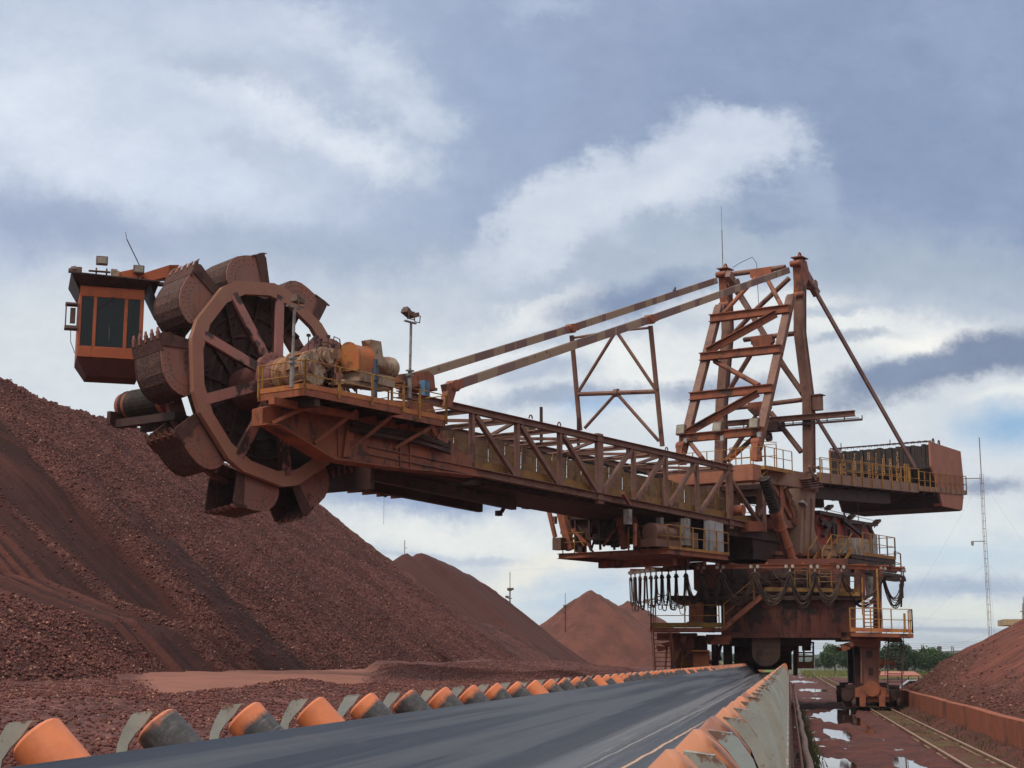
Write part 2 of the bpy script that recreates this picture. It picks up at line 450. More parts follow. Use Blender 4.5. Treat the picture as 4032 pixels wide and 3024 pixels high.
def rim(ax0, ax1, ro, ri, name, mat):
    m = BM()
    n = 18
    for k in range(n):
        P = []
        for kk in (k, k + 1):
            cn = 158.8 + 40 * ((kk + 1) // 2)
            P.append((cn + (5.5 if kk % 2 == 0 else -5.5), cn + (9 if kk % 2 == 0 else -9)))
        vs = [wp((ro, P[0][0], ax0)), wp((ro, P[1][0], ax0)), wp((ri, P[1][1], ax0)), wp((ri, P[0][1], ax0))]
        m.plate(vs, WN * (ax1 - ax0))
    return m.build(name, mat, WHL)
RR = 4.15
rim(0, -.2, RR, RR * .858, 'wheel_rim', RIMM)
rim(-1.5, -1.7, RR, RR * .83, 'wheel_rim', WHEEL)
# cylinder shell between the rims
m = BM()
for k in range(9):
    a0, a1 = 98.8 + 40 * k - 16.8, 98.8 + 40 * k + 16.8
    vs = [wp((RR * .965, a0, -.2)), wp((RR * .965, a1, -.2)), wp((RR * .965, a1, -.42)), wp((RR * .965, a0, -.42))]
    er = (wp((1, (a0 + a1) / 2, 0)) - wp((0, 0, 0)))
    m.plate(vs, er * -.12)
    vs = [wp((RR * .965, a0, -1.3)), wp((RR * .965, a1, -1.3)), wp((RR * .965, a1, -1.6)), wp((RR * .965, a0, -1.6))]
    m.plate(vs, er * -.12)
m.build('rim_flange', CAKE, WHL)
# spokes: near ones slope out to the hub, far ones behind
for k in range(9):
    a = 158.8 + 40 * k
    m = BM(); m.bar(wp((.75, a, .22)), wp((RR * .9, a, -.06)), .40, .12, up=WN)
    m.build('spoke', SPOKE, WHL)
    m = BM(); m.bar(wp((.75, a, .05)), wp((RR * .88, a, -.35)), .08, .3, up=WN)
    m.build('spoke_web', CAKE, WHL)
m = BM()
m.rev(WC + WN * -.9, WN, [(-.9, .7), (-.7, .85), (.95, .85), (.96, 1.1), (1.2, 1.1), (1.21, .8), (1.35, .6)], 32)
for k in range(20):
    m.rev(wp((.98, k * 18, .29)), WN, [(0, .045), (.05, .045)], 6)
m.build('wheel_hub', paint('hub_plate', (.29, .11, .095, 1), (.25, .10, .085, 1), (.10, .05, .04, 1), 1.2), WHL)
# fixed ring chute behind the spokes, open towards the upper right
m = BM()
for k in range(21):
    a0 = 57 + k * 15.0; a1 = a0 + 15
    m.plate([wp((3.75, a0, -.75)), wp((3.75, a1, -.75)), wp((.3, a1, -1.75)), wp((.3, a0, -1.75))], WN * -.08)
    if k % 2 == 0:
        m.bar(wp((3.7, a0, -.7)), wp((1.0, a0, -1.48)), .1, .14, up=WN)
for r in (2.9, 2.1, 1.5):
    m.path([wp((r, 57 + k * 7.2, -1.0 - (2.9 - r) * .29)) for k in range(44)], .09, 4)
for k in range(60):
    m.rev(wp((rng.choice((3.3, 2.55)), 58 + k * 5.1, -.86)), WN, [(-.1, .04), (.05, .03)], 5)
m.build('ring_chute', DARK, ROOT)
# buckets
def chainmat():
    m, nt, b = newmat('caked_chain_mesh'); v = coord(nt)
    d = nt.voro(v, 13, 'Distance'); n = nt.noise(v, 3, 5, .65)
    c = nt.mix(nt.ramp(d, .25, .5), (.135, .062, .048, 1), (.06, .03, .025, 1)); c = nt.mix(nt.math('MULTIPLY', nt.ramp(n, .52, .7), .8), c, (.14, .06, .046, 1))
    nt.l.new(c, b.inputs['Base Color']); b.inputs['Roughness'].default_value = .9
    nt.l.new(nt.bump(nt.math('MULTIPLY', d, -1), .35, .04), b.inputs['Normal']); return m
CHAIN = chainmat()
for k in range(9):
    prof = [(-1.1, 3.9), (-1.17, 4.15), (-1.12, 4.45), (-.98, 4.74), (-.74, 4.97), (-.42, 5.13), (0, 5.2), (.45, 5.22)]
    w0, w1 = -.4, -1.78
    b = BM()
    # curved back (double skinned)
    for (t0, r0), (t1, r1) in zip(prof[:-1], prof[1:]):
        b.plate([wt(k, t0, r0, w0 - .03), wt(k, t1, r1, w0 - .03), wt(k, t1, r1, w1 + .03), wt(k, t0, r0, w1 + .03)], (wt(k, 0, 4.3, 0) - wt(k, (t0 + t1) / 2, (r0 + r1) / 2, 0)).normalized() * .05)
    BK = b.build('bucket', CHAIN, WHL)
    for ax, w in ((w0, .06), (w1 - .06, .06)):
        b = BM()
        side = prof + [(.62, 5.16), (.72, 3.9)]
        b.plate([wt(k, t, r, ax) for t, r in side], WN * w)
        if ax == w0:
            for q in range(11):
                i = q / 10 * (len(prof) - 1.01); j = int(i); f = i - j
                tt = lerp(prof[j][0], prof[j + 1][0], f); r = lerp(prof[j][1], prof[j + 1][1], f)
                for sc_ in (.88, .68):
                    b.rev(wt(k, tt * sc_ + .05, 4.05 + (r - 4.05) * sc_, ax + w), WN, [(0, .038), (.03, .026)], 6)
        b.build('side_plate', WHEEL if ax == w0 else CAKE, BK)
    b = BM()     # heavy cutting lip
    for ax in (w0 + .07, w1 - .12):
        b.plate([wt(k, .58, 5.2, ax), wt(k, 1.02, 5.28, ax), wt(k, 1.12, 5.15, ax), wt(k, 1.05, 3.93, ax), wt(k, .68, 3.9, ax)], WN * (.05 if ax > -1 else .07))
    b.plate([wt(k, .4, 5.23, w0 + .1), wt(k, .98, 5.34, w0 + .1), wt(k, 1.0, 5.26, w0 + .1), wt(k, .4, 5.14, w0 + .1)], WN * (w1 - w0 - .22))
    b.build('cutting_lip', CAKE, BK)
    b = BM()
    for q in range(5):
        ax = w0 + .02 - q * .34
        b.bar(wt(k, .85, 5.28, ax), wt(k, 1.12, 5.32, ax), .13, .1, up=WN)
        b.plate([wt(k, 1.05, 5.36, ax - .055), wt(k, 1.27, 5.35, ax - .03), wt(k, 1.05, 5.27, ax - .055)], WN * .12)
    b.build('bucket_teeth', WHEEL, BK)
    b = BM()
    b.bar(wt(k, -1.12, 3.95, w0 + .12), wt(k, .95, 3.95, w0 + .12), .12, .2, up=WN)
    b.build('mounting_bar', CAKE, BK)
# ---- wheel drive on the platform
def at_w(px, py, t): return atB(px, py, t)
gx = atB(1150, 1442, 2.45)
m = BM()
ax = WN
hubc = WC + WN * .2
m.rev(hubc, ax, [(0, .5), (.5, .5), (.52, .8), (.62, .8), (.64, .74), (1.2, .72), (1.22, .85), (1.32, .85), (1.34, .70), (1.9, .66), (1.92, .72), (2.0, .70)], 36)
for k in range(8):
    a = k * math.pi / 4
    d = WE * math.cos(a) + WU * math.sin(a)
    m.bar(hubc + ax * 1.3 + d * .7, hubc + ax * 1.95 + d * .68, .05, .16, up=d)
GB = m.build('wheel_gearbox', paint('orange_gearbox', (.36, .17, .09, 1), (.33, .21, .13, 1), (.17, .075, .04, 1), 1.3), ROOT, smooth=True)
m = BM()
fc = hubc + ax * 2.0
m.rev(fc, ax, [(0, .66), (.05, .66), (.06, .3), (.12, .28), (.13, .1)], 32)
for k in range(8):
    a = k * math.pi / 4 + .3; d = WE * math.cos(a) + WU * math.sin(a)
    m.bar(fc + ax * .06 + d * .25, fc + ax * .06 + d * .64, .1, .04, up=ax)
for k in range(18):
    a = k * math.pi / 9; d = WE * math.cos(a) + WU * math.sin(a)
    m.rev(fc + ax * .05 + d * .6, ax, [(0, .03), (.04, .03)], 6)
p2 = fc + WE * .72 + WU * .52
m.rev(p2 + ax * -.5, ax, [(0, .5), (.4, .5), (.42, .42), (.62, .40), (.63, .28), (.72, .26), (.73, .1)], 28)
p3 = fc + WE * 1.15 + WU * .72
m.rev(p3 + ax * -.3, ax, [(0, .3), (.3, .3), (.32, .24), (.5, .22)], 20)
m.plate([fc + WE * .2 + WU * .6, fc + WE * .9 + WU * 1.05, fc + WE * 1.2 + WU * .3, fc + WE * .55 + WU * -.1], ax * -.5)
m.build('gearbox_cover', CREAM, GB, smooth=True)
m = BM()
for k in range(8):
    b = fc + WE * (.1 + .2 * k) + WU * (.75 + .1 * rng.random()) + ax * rng.uniform(-.4, 0)
    h = rng.uniform(.3, .75)
    m.tube(b, b + V((0, 0, h)), .022, 5); m.box(b + V((0, 0, h)), .13, .1, .1)
m.path([fc + WE * .2 + WU * .7, fc + WE * .5 + WU * 1.15, fc + WE * 1.0 + WU * 1.2, fc + WE * 1.5 + WU * .9], .02, 5)
m.path([fc + WE * 1.1 + WU * .9, fc + WE * 1.3 + WU * 1.5, fc + WE * 1.6 + WU * 1.45, fc + WE * 1.7 + WU * .6], .025, 5)
for k in range(10):
    b = fc + WE * rng.uniform(.4, 1.9) + WU * rng.uniform(-.65, .3) + ax * rng.uniform(-.5, .05)
    m.box(b, rng.uniform(.08, .25), .15, rng.uniform(.08, .3))
    m.path([b, b + V((.15, .1, .3)), b + V((.4, .1, .25)), b + V((.5, 0, -.2))], .022, 5)
m.build('hose_and_sensor', DARK, GB)
# coupling guard (arched cover), motor, frame
cg = atB(1400, 1405, 3.0)
m = BM(); pts = []
for k in range(13):
    a = math.pi * k / 12; pts.append(cg + V((.0, .55 * math.cos(a), -.15 + .62 * math.sin(a))))
pts = [cg + V((0, .55, -.62))] + pts + [cg + V((0, -.55, -.62))]
m.plate([p + V((-.45, 0, 0)) for p in pts], (.9, 0, 0))
for sx in (-.47, .44): m.plate([cg + V((sx, (p - cg).y * 1.07, (p - cg).z * 1.07 + .02)) for p in pts], (.05, 0, 0))
m.build('coupling_guard', paint('orange_guard', (.44, .13, .045, 1), (.40, .18, .05, 1), (.12, .05, .03, 1), 1.1, dust=DUST), ROOT, smooth=True)
mo = atB(1492, 1437, 3.0)
m = BM(); m.rev(mo + V((-.9, 0, -.05)), (1, 0, 0), [(0, .36), (.05, .42), (1.35, .42), (1.36, .46), (1.6, .46), (1.72, .40), (1.76, .2)], 28)
MOT = m.build('drive_motor', CREAM, ROOT, smooth=True)
m = BM(); eb = atB(1468, 1395, 3.2)
m.plate([eb + V((-.42, .25, .5)), eb + V((.2, .25, .52)), eb + V((.42, .25, -.45)), eb + V((-.1, .25, -.5))], (0, -.5, 0)); m.build('terminal_box', CREAM, MOT)
m = BM(); fa = atB(1385, 1482, 3.1); fb = atB(1520, 1510, 3.1)
m.bar(fa, fb, .9, .42); m.bar(fa + V((-.8, 0, -.35)), fb + V((0, 0, -.22)), .7, .18)
m.build('motor_frame', CREAM, ROOT)
m = BM(); q = atB(1478, 1470, 3.9); m.tube(q + V((0, 0, -1)), q + V((0, 0, .55)), .09, 8); m.tube(q + V((.0, 0, -.3)), q + V((0, 0, .2)), .14, 8); m.build('blue_actuator', paint('blue_black', (.05, .07, .10, 1), (.08, .10, .13, 1), (.05, .035, .03, 1), 2), ROOT)
m = BM(); q = atB(1672, 1545, 1.5); m.box(q, .35, .3, 1.0); m.build('blue_cabinet', BLUEP, ROOT)
m = BM(); q = atB(1640, 1530, .8); m.box(q + V((0, 0, .0)), 1.4, 1.2, .12); m.plate([q + V((-1.2, 0, .1)), q + V((1.3, 0, .2)), q + V((1.2, 0, .75)), q + V((.8, 0, .9)), q + V((-1.2, 0, .45))], (0, -.3, 0)); m.build('tie_bar_anchor', RUST, ROOT)
def floodpole(px, py, px2, py2, t, name='light_pole', heads=1):
    a = atB(px, py, t); b = atB(px2, py2, t); b = V((a.x + .05, t, b.z))
    m = BM(); m.tube(a, b, .055, 8); m.tube(a, a.lerp(b, .35), .085, 8); m.bar(b + V((-.4, 0, 0)), b + V((.3, 0, 0)), .1, .06)
    for f in (.3, .36): m.box(a.lerp(b, f), .3, .2, .06)
    P = m.build(name, GALV, ROOT)
    for k in range(heads):
        m = BM(); c = b + V((.12 - k * .42 if heads > 1 else .15, .05 * k, .3 + .04 * k))
        tilt = -.35 if heads > 1 else .1
        X = V((math.cos(tilt), 0, math.sin(tilt) * (1 if k else -1))); Z = V((-X.z, 0, X.x))
        m.box(c, .42, .34, .18, (X, V((0, 1, 0)), Z)); m.box(c - X * .1 + Z * .12, .22, .24, .08, (X, V((0, 1, 0)), Z))
        m.path([c + V((-.2, .22, 0)), c + V((-.15, .22, -.3)), c + V((.15, .22, -.3)), c + V((.2, .22, 0))], .025, 5)
        m.build('floodlight', FLOODB, P)
floodpole(1148, 1525, 1167, 1212, 3.9)
floodpole(1612, 1568, 1614, 1268, 3.45, heads=2)
# ------------------------------------------------------------------ operator cab, hung on the far side beyond the wheel
_c = ray(316, 1124)
_cd = 62.5
ang = math.atan2(1089, 6156)      # camera yaw
_o = R(90) - (R(72) - YAW)        # heading of the cab's front edge in world xy
CX = V((math.cos(_o), math.sin(_o), 0)); CN = V((CX.y, -CX.x, 0))   # CN faces the camera
cab0 = CAM + ray(316, 1124) * (b2w(atB(430, 1270, -3.6)) - CAM).length
def cabp(px, py, dep=0):
    """point on the cab front plane moved back by dep"""
    d = ray(px, py); k = (cab0 - CAM).dot(CN) / d.dot(CN)
    return CAM + d * k - CN * dep
TL, TR, BL, BR = cabp(316, 1124), cabp(563, 1141), cabp(305, 1403), cabp(537, 1415)
W_ = (TR - TL).dot(CX); H_ = TL.z - BL.z
def cw(u, v, d=0): return TL + CX * u + V((0, 0, v)) - CN * d      # v downwards negative
CAB = empty('operator_cab', (0, 0, 0)); CAB.parent = ROOT; CAB.location = (0, 0, 0)
D_ = 2.3
m = MB()
def fr(u0, u1, v0, v1, d=0, th=.08): m.plate([cw(u0, v0, d), cw(u1, v0, d), cw(u1, v1, d), cw(u0, v1, d)], CN * -th)
W_ = 2.5
wins = [(.1, .55), (.68, 1.74), (1.88, 2.35)]
vt, vb = -.42, -2.42
fr(0, W_, .0, vt); fr(0, W_, vb, -H_)
xs = [0] + [x for w in wins for x in w] + [W_]
for a, b in zip(xs[::2], xs[1::2]): fr(a, b, vt, vb)
# left wall, back wall
m.plate([cw(0, 0, .08), cw(0, -H_, .08), cw(0, -H_, D_), cw(0, 0, D_)], CX * .06)
b0_, b1_ = cabp(443, 1243, D_), cabp(489, 1292, D_)
ub0, ub1 = (b0_ - TL).dot(CX), (b1_ - TL).dot(CX); vb0, vb1 = b0_.z - TL.z, b1_.z - TL.z
for (ua, ubb, va, vbb) in ((.06, W_, 0, vb0), (.06, W_, vb1, -H_), (.06, ub0, vb0, vb1), (ub1, W_, vb0, vb1)): m.plate([cw(ua, va, D_), cw(ubb, va, D_), cw(ubb, vbb, D_), cw(ua, vbb, D_)], CN * .06)
for a, b in ((0, -.45), (-2.45, -H_)): m.plate([cw(W_, a, .08), cw(W_, b, .08), cw(W_, b, D_ - .06), cw(W_, a, D_ - .06)], CX * -.06)
m.plate([cw(W_, -.45, 1.2), cw(W_, -2.45, 1.2), cw(W_, -2.45, 1.45), cw(W_, -.45, 1.45)], CX * -.06)
m.plate([cw(W_, -.45, .08), cw(W_, -2.45, .08), cw(W_, -2.45, .2), cw(W_, -.45, .2)], CX * -.06)
m.plate([cw(0, -.02, 0), cw(W_, -.02, 0), cw(W_, -.02, D_), cw(0, -.02, D_)], (0, 0, -.05))
m.build('cab_body', CABO, CAB, bevel=.015)
for (a, b) in wins:
    m = MB(); r = .07
    pts = []
    for (cx, cy, s) in ((a + r, vt - r, 90), (a + r, vb + r, 180), (b - r, vb + r, 270), (b - r, vt - r, 0)):
        for q in range(4):
            t = R(s + q * 30); pts.append(cw(cx + r * math.cos(t), cy + r * math.sin(t), .03))
    m.plate(pts, CN * -.02)
    Wn = m.build('window', GLASS, CAB)
m = MB(); m.box(cw(1.55, -1.95, 1.2), .55, .5, .14, (CX, CN, V((0, 0, 1)))); m.box(cw(1.55, -1.6, 1.5), .5, .12, .75, (CX, CN, V((0, 0, 1)))); m.box(cw(1.55, -2.3, 1.2), .2, .2, .6, (CX, CN, V((0, 0, 1)))); m.box(cw(.9, -2.0, .6), .5, .4, .7, (CX, CN, V((0, 0, 1)))); m.build('driver_seat', RUBBER, CAB)
m = MB(); m.bar(cw(1.3, -.42, -.03), cw(.72, -.85, -.03), .03, .03); m.bar(cw(1.34, -.4, -.03), cw(1.2, -.43, -.03), .05, .05); m.build('wiper', DARK, CAB)
m = MB(); m.plate([cw(W_ - .04, -.5, .22), cw(W_ - .04, -2.4, .22), cw(W_ - .04, -2.4, 1.18), cw(W_ - .04, -.5, 1.18)], CX * .015); m.build('side_window', GLASS, CAB)
m = MB()   # sloping roof apron
o = .38
rim_ = [cw(-o, .42, -.35), cw(W_ + .55, .3, -.35), cw(W_ + .55, .3, D_ + .3), cw(-o, .42, D_ + .3)]
m.plate(rim_, (0, 0, .05))
m.plate([cw(-o, .42, -.35), cw(-.02, -.25, -.0), cw(-.02, -.25, D_), cw(-o, .42, D_ + .3)], CX * .03)
m.plate([cw(W_ + .15, .25, -.3), cw(W_ + .62, -.72, .35), cw(W_ + .62, -.72, D_), cw(W_ + .15, .25, D_ + .2)], CX * .04)
m.plate([cw(-.36, .41, -.34), cw(W_ + .3, .3, -.34), cw(W_, .02, .01), cw(0, .02, .01)], CN * -.03)
m.build('roof', DARK, CAB)
m = MB()   # tapering underside
b0 = [cw(0, -H_ - .03, .0), cw(W_, -H_ - .03, .0), cw(W_, -H_ - .03, D_), cw(0, -H_ - .03, D_)]
b1 = [cw(.4, -H_ - .68, .4), cw(W_ - .1, -H_ - .68, .4), cw(W_ - .1, -H_ - .68, D_ - .4), cw(.4, -H_ - .68, D_ - .4)]
m.add(b0 + b1, [(0, 1, 2, 3), (7, 6, 5, 4), (0, 4, 5, 1), (1, 5, 6, 2), (2, 6, 7, 3), (3, 7, 4, 0)])
m.build('floor_pan', paint('cab_underside_shade', (.16, .05, .035, 1), (.12, .045, .035, 1), (.06, .03, .025, 1), 1.2), CAB)  # darker cab orange, the underside's shade is put into the paint
m = MB()
for u, v, d in ((-.27, -.75, .2),):
    m.box(cw(u, v, d), .5, .5, .07, (CX, CN, V((0, 0, 1)))); m.box(cw(u, v - .95, d), .5, .5, .12, (CX, CN, V((0, 0, 1))))
    for du in (-.22, .22): m.bar(cw(u + du, v, d - .2), cw(u + du, v - .95, d - .2), .04, .04)
    m.box(cw(u + .05, v - .45, d), .2, .2, .6, (CX, CN, V((0, 0, 1))))
    m.path([cw(u, v - 1, d), cw(u + .02, v - 1.5, d), cw(u + .2, v - 1.95, d)], .015, 4)
m.build('camera_shelf', FLOODB, CAB)
def cflood(u, v, sz, stand):
    m = MB(); X = CX; Zz = V((0, 0, 1))
    m.box(cw(u, v, .3), .95 * sz, .35 * sz, .75 * sz, (X, CN, Zz)); m.box(cw(u, v, .3 + .25 * sz), .7 * sz, .2, .5 * sz, (X, CN, Zz))
    for du in (-.2, .2): m.bar(cw(u + du * stand, v - .3, .3), cw(u + du * stand, .4, .3), .07, .05)
    m.bar(cw(u - .5 * stand, v - .45, .3), cw(u + .35 * stand, v - .45, .3), .2, .05)
    o = m.build('floodlight', FLOODB, CAB, bevel=.02)
    m = MB(); m.plate([cw(u - .38 * sz, v + .28 * sz, .3 - .18 * sz), cw(u + .38 * sz, v + .28 * sz, .3 - .18 * sz), cw(u + .38 * sz, v - .25 * sz, .3 - .18 * sz), cw(u - .38 * sz, v - .25 * sz, .3 - .18 * sz)], CN * .015)
    m.build('lens', LENS, o)
cflood(.8, 1.15, .48, 1); cflood(2.25, .9, .46, .4)
m = MB(); c = cw(-.25, .62, .2); m.box(c, .45, .3, .12, (CX, CN, V((0, 0, 1)))); m.rev(c + V((0, 0, .05)), (0, 0, 1), [(0, .2), (.1, .15), (.15, .05)], 10); m.bar(c + CX * .18, c + CX * .18 - V((0, 0, .3)), .06, .06); m.box(c + CX * .2 + V((0, 0, .06)), .18, .2, .2, (CX, CN, V((0, 0, 1)))); m.build('beacon', FLOODB, CAB)
m = MB(); m.box(cw(1.35, .55, .5), .3, .3, .5, (CX, CN, V((0, 0, 1)))); m.box(cw(1.3, .78, .5), .24, .3, .16, (CX, CN, V((0, 0, 1)))); m.box(cw(1.05, .5, .5), .2, .2, .2, (CX, CN, V((0, 0, 1)))); m.build('horn', CREAM, CAB)
m = MB(); m.tube(cw(2.4, .95, .6), cw(1.75, 2.2, .6), .022, 5); m.tube(cw(1.75, 2.2, .6), cw(1.68, 2.5, .6), .012, 5); m.build('antenna', DARK, CAB)
# gooseneck arm from boom to cab roof
m = MB()
def ap(px, py): return CAM + ray(px, py) * ((cab0 - CAM).dot(CN) / ray(px, py).dot(CN) * 1.012)
a0, a1, a2, a3 = ap(455, 1100), ap(560, 1078), ap(668, 1050), ap(690, 1240)
m.bar(a0, a1, .5, .42); m.plate([ap(540, 1083), ap(668, 1043), ap(706, 1043), ap(660, 1090), ap(560, 1112)], CN * -.5)
m.plate([ap(668, 1043), ap(706, 1043), ap(668, 1130), ap(712, 1400), ap(664, 1400), ap(650, 1100)], CN * -.45)
m.build('cab_arm', CABO, ROOT)
m = MB(); m.bar(ap(600, 1108), ap(655, 1103), .06, .05); m.box(ap(615, 1118), .6, .4, .1, (CX, CN, V((0, 0, 1)))); m.build('arm_bracket', DARK, CAB)
# tail pulley of the boom conveyor, below the wheel on the far side
m = BM()
q = atB(570, 1590, -3.0)
ax_ = V((0, 1, 0))
m.rev(q + V((0, -1.2, 0)), ax_, [(0, .3), (.02, .52), (.5, .56), (2.6, .56), (2.62, .3)], 28)
PUL = m.build('tail_pulley', paint('pulley_orange', (.34, .10, .06, 1), (.28, .09, .06, 1), (.12, .05, .04, 1), 1), ROOT, smooth=True)
m = BM()
for k in range(24): m.rev(q + V((0, -.62 + k * .075, 0)), ax_, [(0, .58), (.035, .60), (.07, .58)], 24)
m.rev(q + V((0, -.95, 0)), ax_, [(0, .57), (.08, .59), (.16, .57)], 24)
m.build('rubber_lagging', RUBBER, PUL)
m = BM()
m.bar(q + V((-.4, -1.1, -.75)), q + V((-.4, 2.4, -.75)), .4, .3); m.bar(q + V((.9, -1.1, -.75)), q + V((.9, 2.4, -.75)), .3, .3)
m.box(q + V((-.2, -1.05, -.55)), 1.3, .2, .5); m.bar(q + V((-.2, .9, -.9)), q + V((9, .9, -1.1)), .4, .5); m.bar(q + V((-.2, 2.1, -.9)), q + V((6, 2.1, -1.1)), .4, .5)
m.build('pulley_frame', DARK, ROOT)
# yellow maintenance gangway on the far side beneath the boom
m = BM()
a = atB(1290, 1905, -3.4); b = atB(1455, 1880, -3.4)
zz = a.z
m.bar((a.x, -3.4, zz), (a.x + 5, -3.4, zz + .2), 1.2, .12); m.bar((a.x, -2.8, zz + .2), (a.x + 5, -2.8, zz + .4), .08, .14)
for k in range(6): m.bar((a.x + k, -4, zz - .1), (a.x + k, -2.7, zz - .1), .12, .2)
m.build('far_gangway', RUST, ROOT)
m = BM(); m.path([(a.x + 2.4, -2.8, zz - .1), (a.x + 3.2, -2.8, zz - .35), (a.x + 4, -2.8, zz + .1)], .03, 5); m.tube((a.x + 3.1, -2.8, zz), (a.x + 3.1, -2.8, zz - 1.6), .008, 4); m.build('hanging_cable', RUBBER, ROOT)
m = BM(); p = [atB(x, y, -1.5) for x, y in ((1995, 1971), (2010, 1968), (2062, 1972), (2085, 1972))]
m.bar(atB(2085, 1970, -1.5), atB(2000, 1972, -1.5), .15, .1); m.bar(atB(2000, 1972, -1.5), atB(1973, 2015, -1.5), .12, .1); m.bar(atB(1998, 1985, -1.5), atB(1980, 2018, -1.5), .05, .05); m.box(atB(1964, 2021, -1.5), .28, .25, .25); m.build('sensor_arm', DARK, ROOT)
# ------------------------------------------------------------------ mast, tie bars, counterweight
MT = 2.3
top = atB(3150, 1042, MT); SR = top.x
nr = [V((SR, MT, top.z))] + [atS(x, y, SR) for x, y in ((3150, 1310), (3184, 1580), (3187, 1860))]
fr_ = [atS(x, y, SR) for x, y in ((2858, 1085), (2866, 1310), (2842, 1590), (2837, 1835))]
for pts in (nr, fr_):
    m = BM()
    for a, b in zip(pts[:-1], pts[1:]):
        d = (b - a).normalized(); m.bar(a - d * .0, b + d * .02, .46, .48, up=(1, 0, 0))
        m.bar(a + V((-.27, 0, 0)), b + V((-.27, 0, 0)), .6, .05, up=(1, 0, 0))
        m.bar(a + V((.27, 0, 0)), b + V((.27, 0, 0)), .6, .05, up=(1, 0, 0))
    m.build('mast_post', TRUSS, ROOT)
    m = BM(); a = pts[0]
    m.plate([a + V((-.5, -.28, .1)), a + V((-.3, -.28, .3)), a + V((.4, -.28, .25)), a + V((.75, -.28, -.5)), a + V((.25, -.28, -1.3)), a + V((-.25, -.28, -2.2)), a + V((-.4, -.28, -1.6))], (0, .56, 0))
    m.box(a + V((-.05, 0, .4)), 1.0, .74, .06)
    for c in ((-.62, -.05), (-.3, -2.0)): m.rev(a + V((c[0], -.33, c[1])), (0, 1, 0), [(0, .2), (.66, .2)], 20); m.rev(a + V((c[0], -.36, c[1])), (0, 1, 0), [(0, .12), (.72, .12)], 14)
    m.path([a + V((.0 + .2 * math.cos(q), 0, .42 + .34 * math.sin(q))) for q in [k * math.pi / 8 for k in range(9)]], .06, 6)
    m.build('mast_head', RUST, ROOT, smooth=True)
def lt(a, b, f): return V(a).lerp(V(b), f)
def tubeP(a, b, r, name='mast_brace', mat=TRUSS, ends=True):
    m = BM(); m.tube(a, b, r, 10)
    if ends:
        d = (V(b) - V(a)).normalized()
        m.bar(a, V(a) + d * .45, .08, .42, up=(1, 0, 0)); m.bar(V(b) - d * .45, b, .08, .42, up=(1, 0, 0))
    return m.build(name, mat, ROOT, smooth=True)
# rear frame bracing
tubeP(atS(2880, 1080, SR), atS(3092, 1052, SR), .17)
cT = atS(2995, 1080, SR)
tubeP(atS(3108, 1095, SR), atS(2984, 1212, SR), .16, ends=False); tubeP(atS(2984, 1212, SR), atS(2892, 1310, SR), .16)
m = BM(); m.bar(atS(2905, 1155, SR), atS(3012, 1325, SR), .3, .1, up=(1, 0, 0)); m.build('mast_brace', BRTR, ROOT)
mA, mB = atS(2930, 1338, SR), atS(3128, 1313, SR)
tubeP(mA, mB, .16)
for x, y in ((3004, 1345), (2992, 1605), (3000, 1080)):
    m = BM(); c = atS(x, y, SR); m.plate([c + V((-.2, -.75, .35)), c + V((-.2, .75, .35)), c + V((-.2, .75, -.1)), c + V((-.2, .35, -.5)), c + V((-.2, -.35, -.5)), c + V((-.2, -.75, -.1))], (.4, 0, 0)); m.build('gusset_box', RUST, ROOT)
tubeP(atS(2975, 1365, SR), atS(2872, 1535, SR), .16); tubeP(atS(3066, 1415, SR), atS(3158, 1545, SR), .18)
tubeP(atS(2852, 1610, SR), atS(2975, 1598, SR), .15); tubeP(atS(3010, 1593, SR), atS(3160, 1574, SR), .15)
tubeP(atS(2976, 1640, SR), atS(2862, 1812, SR), .16); tubeP(atS(3035, 1625, SR), atS(3155, 1780, SR), .17)
# front legs
fnT, fnB = atB(3115, 1165, MT), atB(2980, 1775, MT)
SLOPE = (fnB.x - fnT.x)
ffT, ffB = atS(2832, 1205, fnT.x), atS(2683, 1790, fnB.x)
for a, b in ((fnT, fnB), (ffT, ffB)):
    m = BM(); m.bar(a, b, .4, .36, up=(1, 0, 0)); u = V((-.2, 0, -.05))
    m.bar(a + u, b + u, .5, .05, up=(1, 0, 0)); m.bar(a - u, b - u, .5, .05, up=(1, 0, 0))
    m.build('mast_leg', TRUSS, ROOT)
    m = BM(); m.plate([b + V((-.2, -.2, .7)), b + V((.15, -.2, .7)), b + V((.3, -.2, -.6)), b + V((-.45, -.2, -.6))], (0, .4, 0)); m.rev(b + V((0, -.26, .5)), (0, 1, 0), [(0, .26), (.52, .26)], 16); m.build('leg_foot', RUST, ROOT)
fs = []
for yn, yf in ((1220, 1256), (1377, 1407), (1532, 1563), (1700, 1728)):
    fz = lambda T_, B_, y, X: T_.lerp(B_, y)
    # find fraction along each leg whose projection sits at the row
    def find(T_, B_, y):
        lo, hi = 0, 1
        for _ in range(30):
            md = (lo + hi) / 2
            if projB(T_.lerp(B_, md))[1] < y: lo = md
            else: hi = md
        return T_.lerp(B_, lo)
    fs.append((find(fnT, fnB, yn), find(ffT, ffB, yf)))
for a, b in fs:
    m = BM(); m.bar(a + V((-.22, .22, 0)), b + V((-.22, -.22, 0)), .34, .40)
    m.bar(a + V((-.25, .26, .22)), b + V((-.25, -.26, .22)), .5, .05); m.bar(a + V((-.25, .26, -.22)), b + V((-.25, -.26, -.22)), .5, .05)
    m.build('mast_crossbeam', RUST, ROOT)
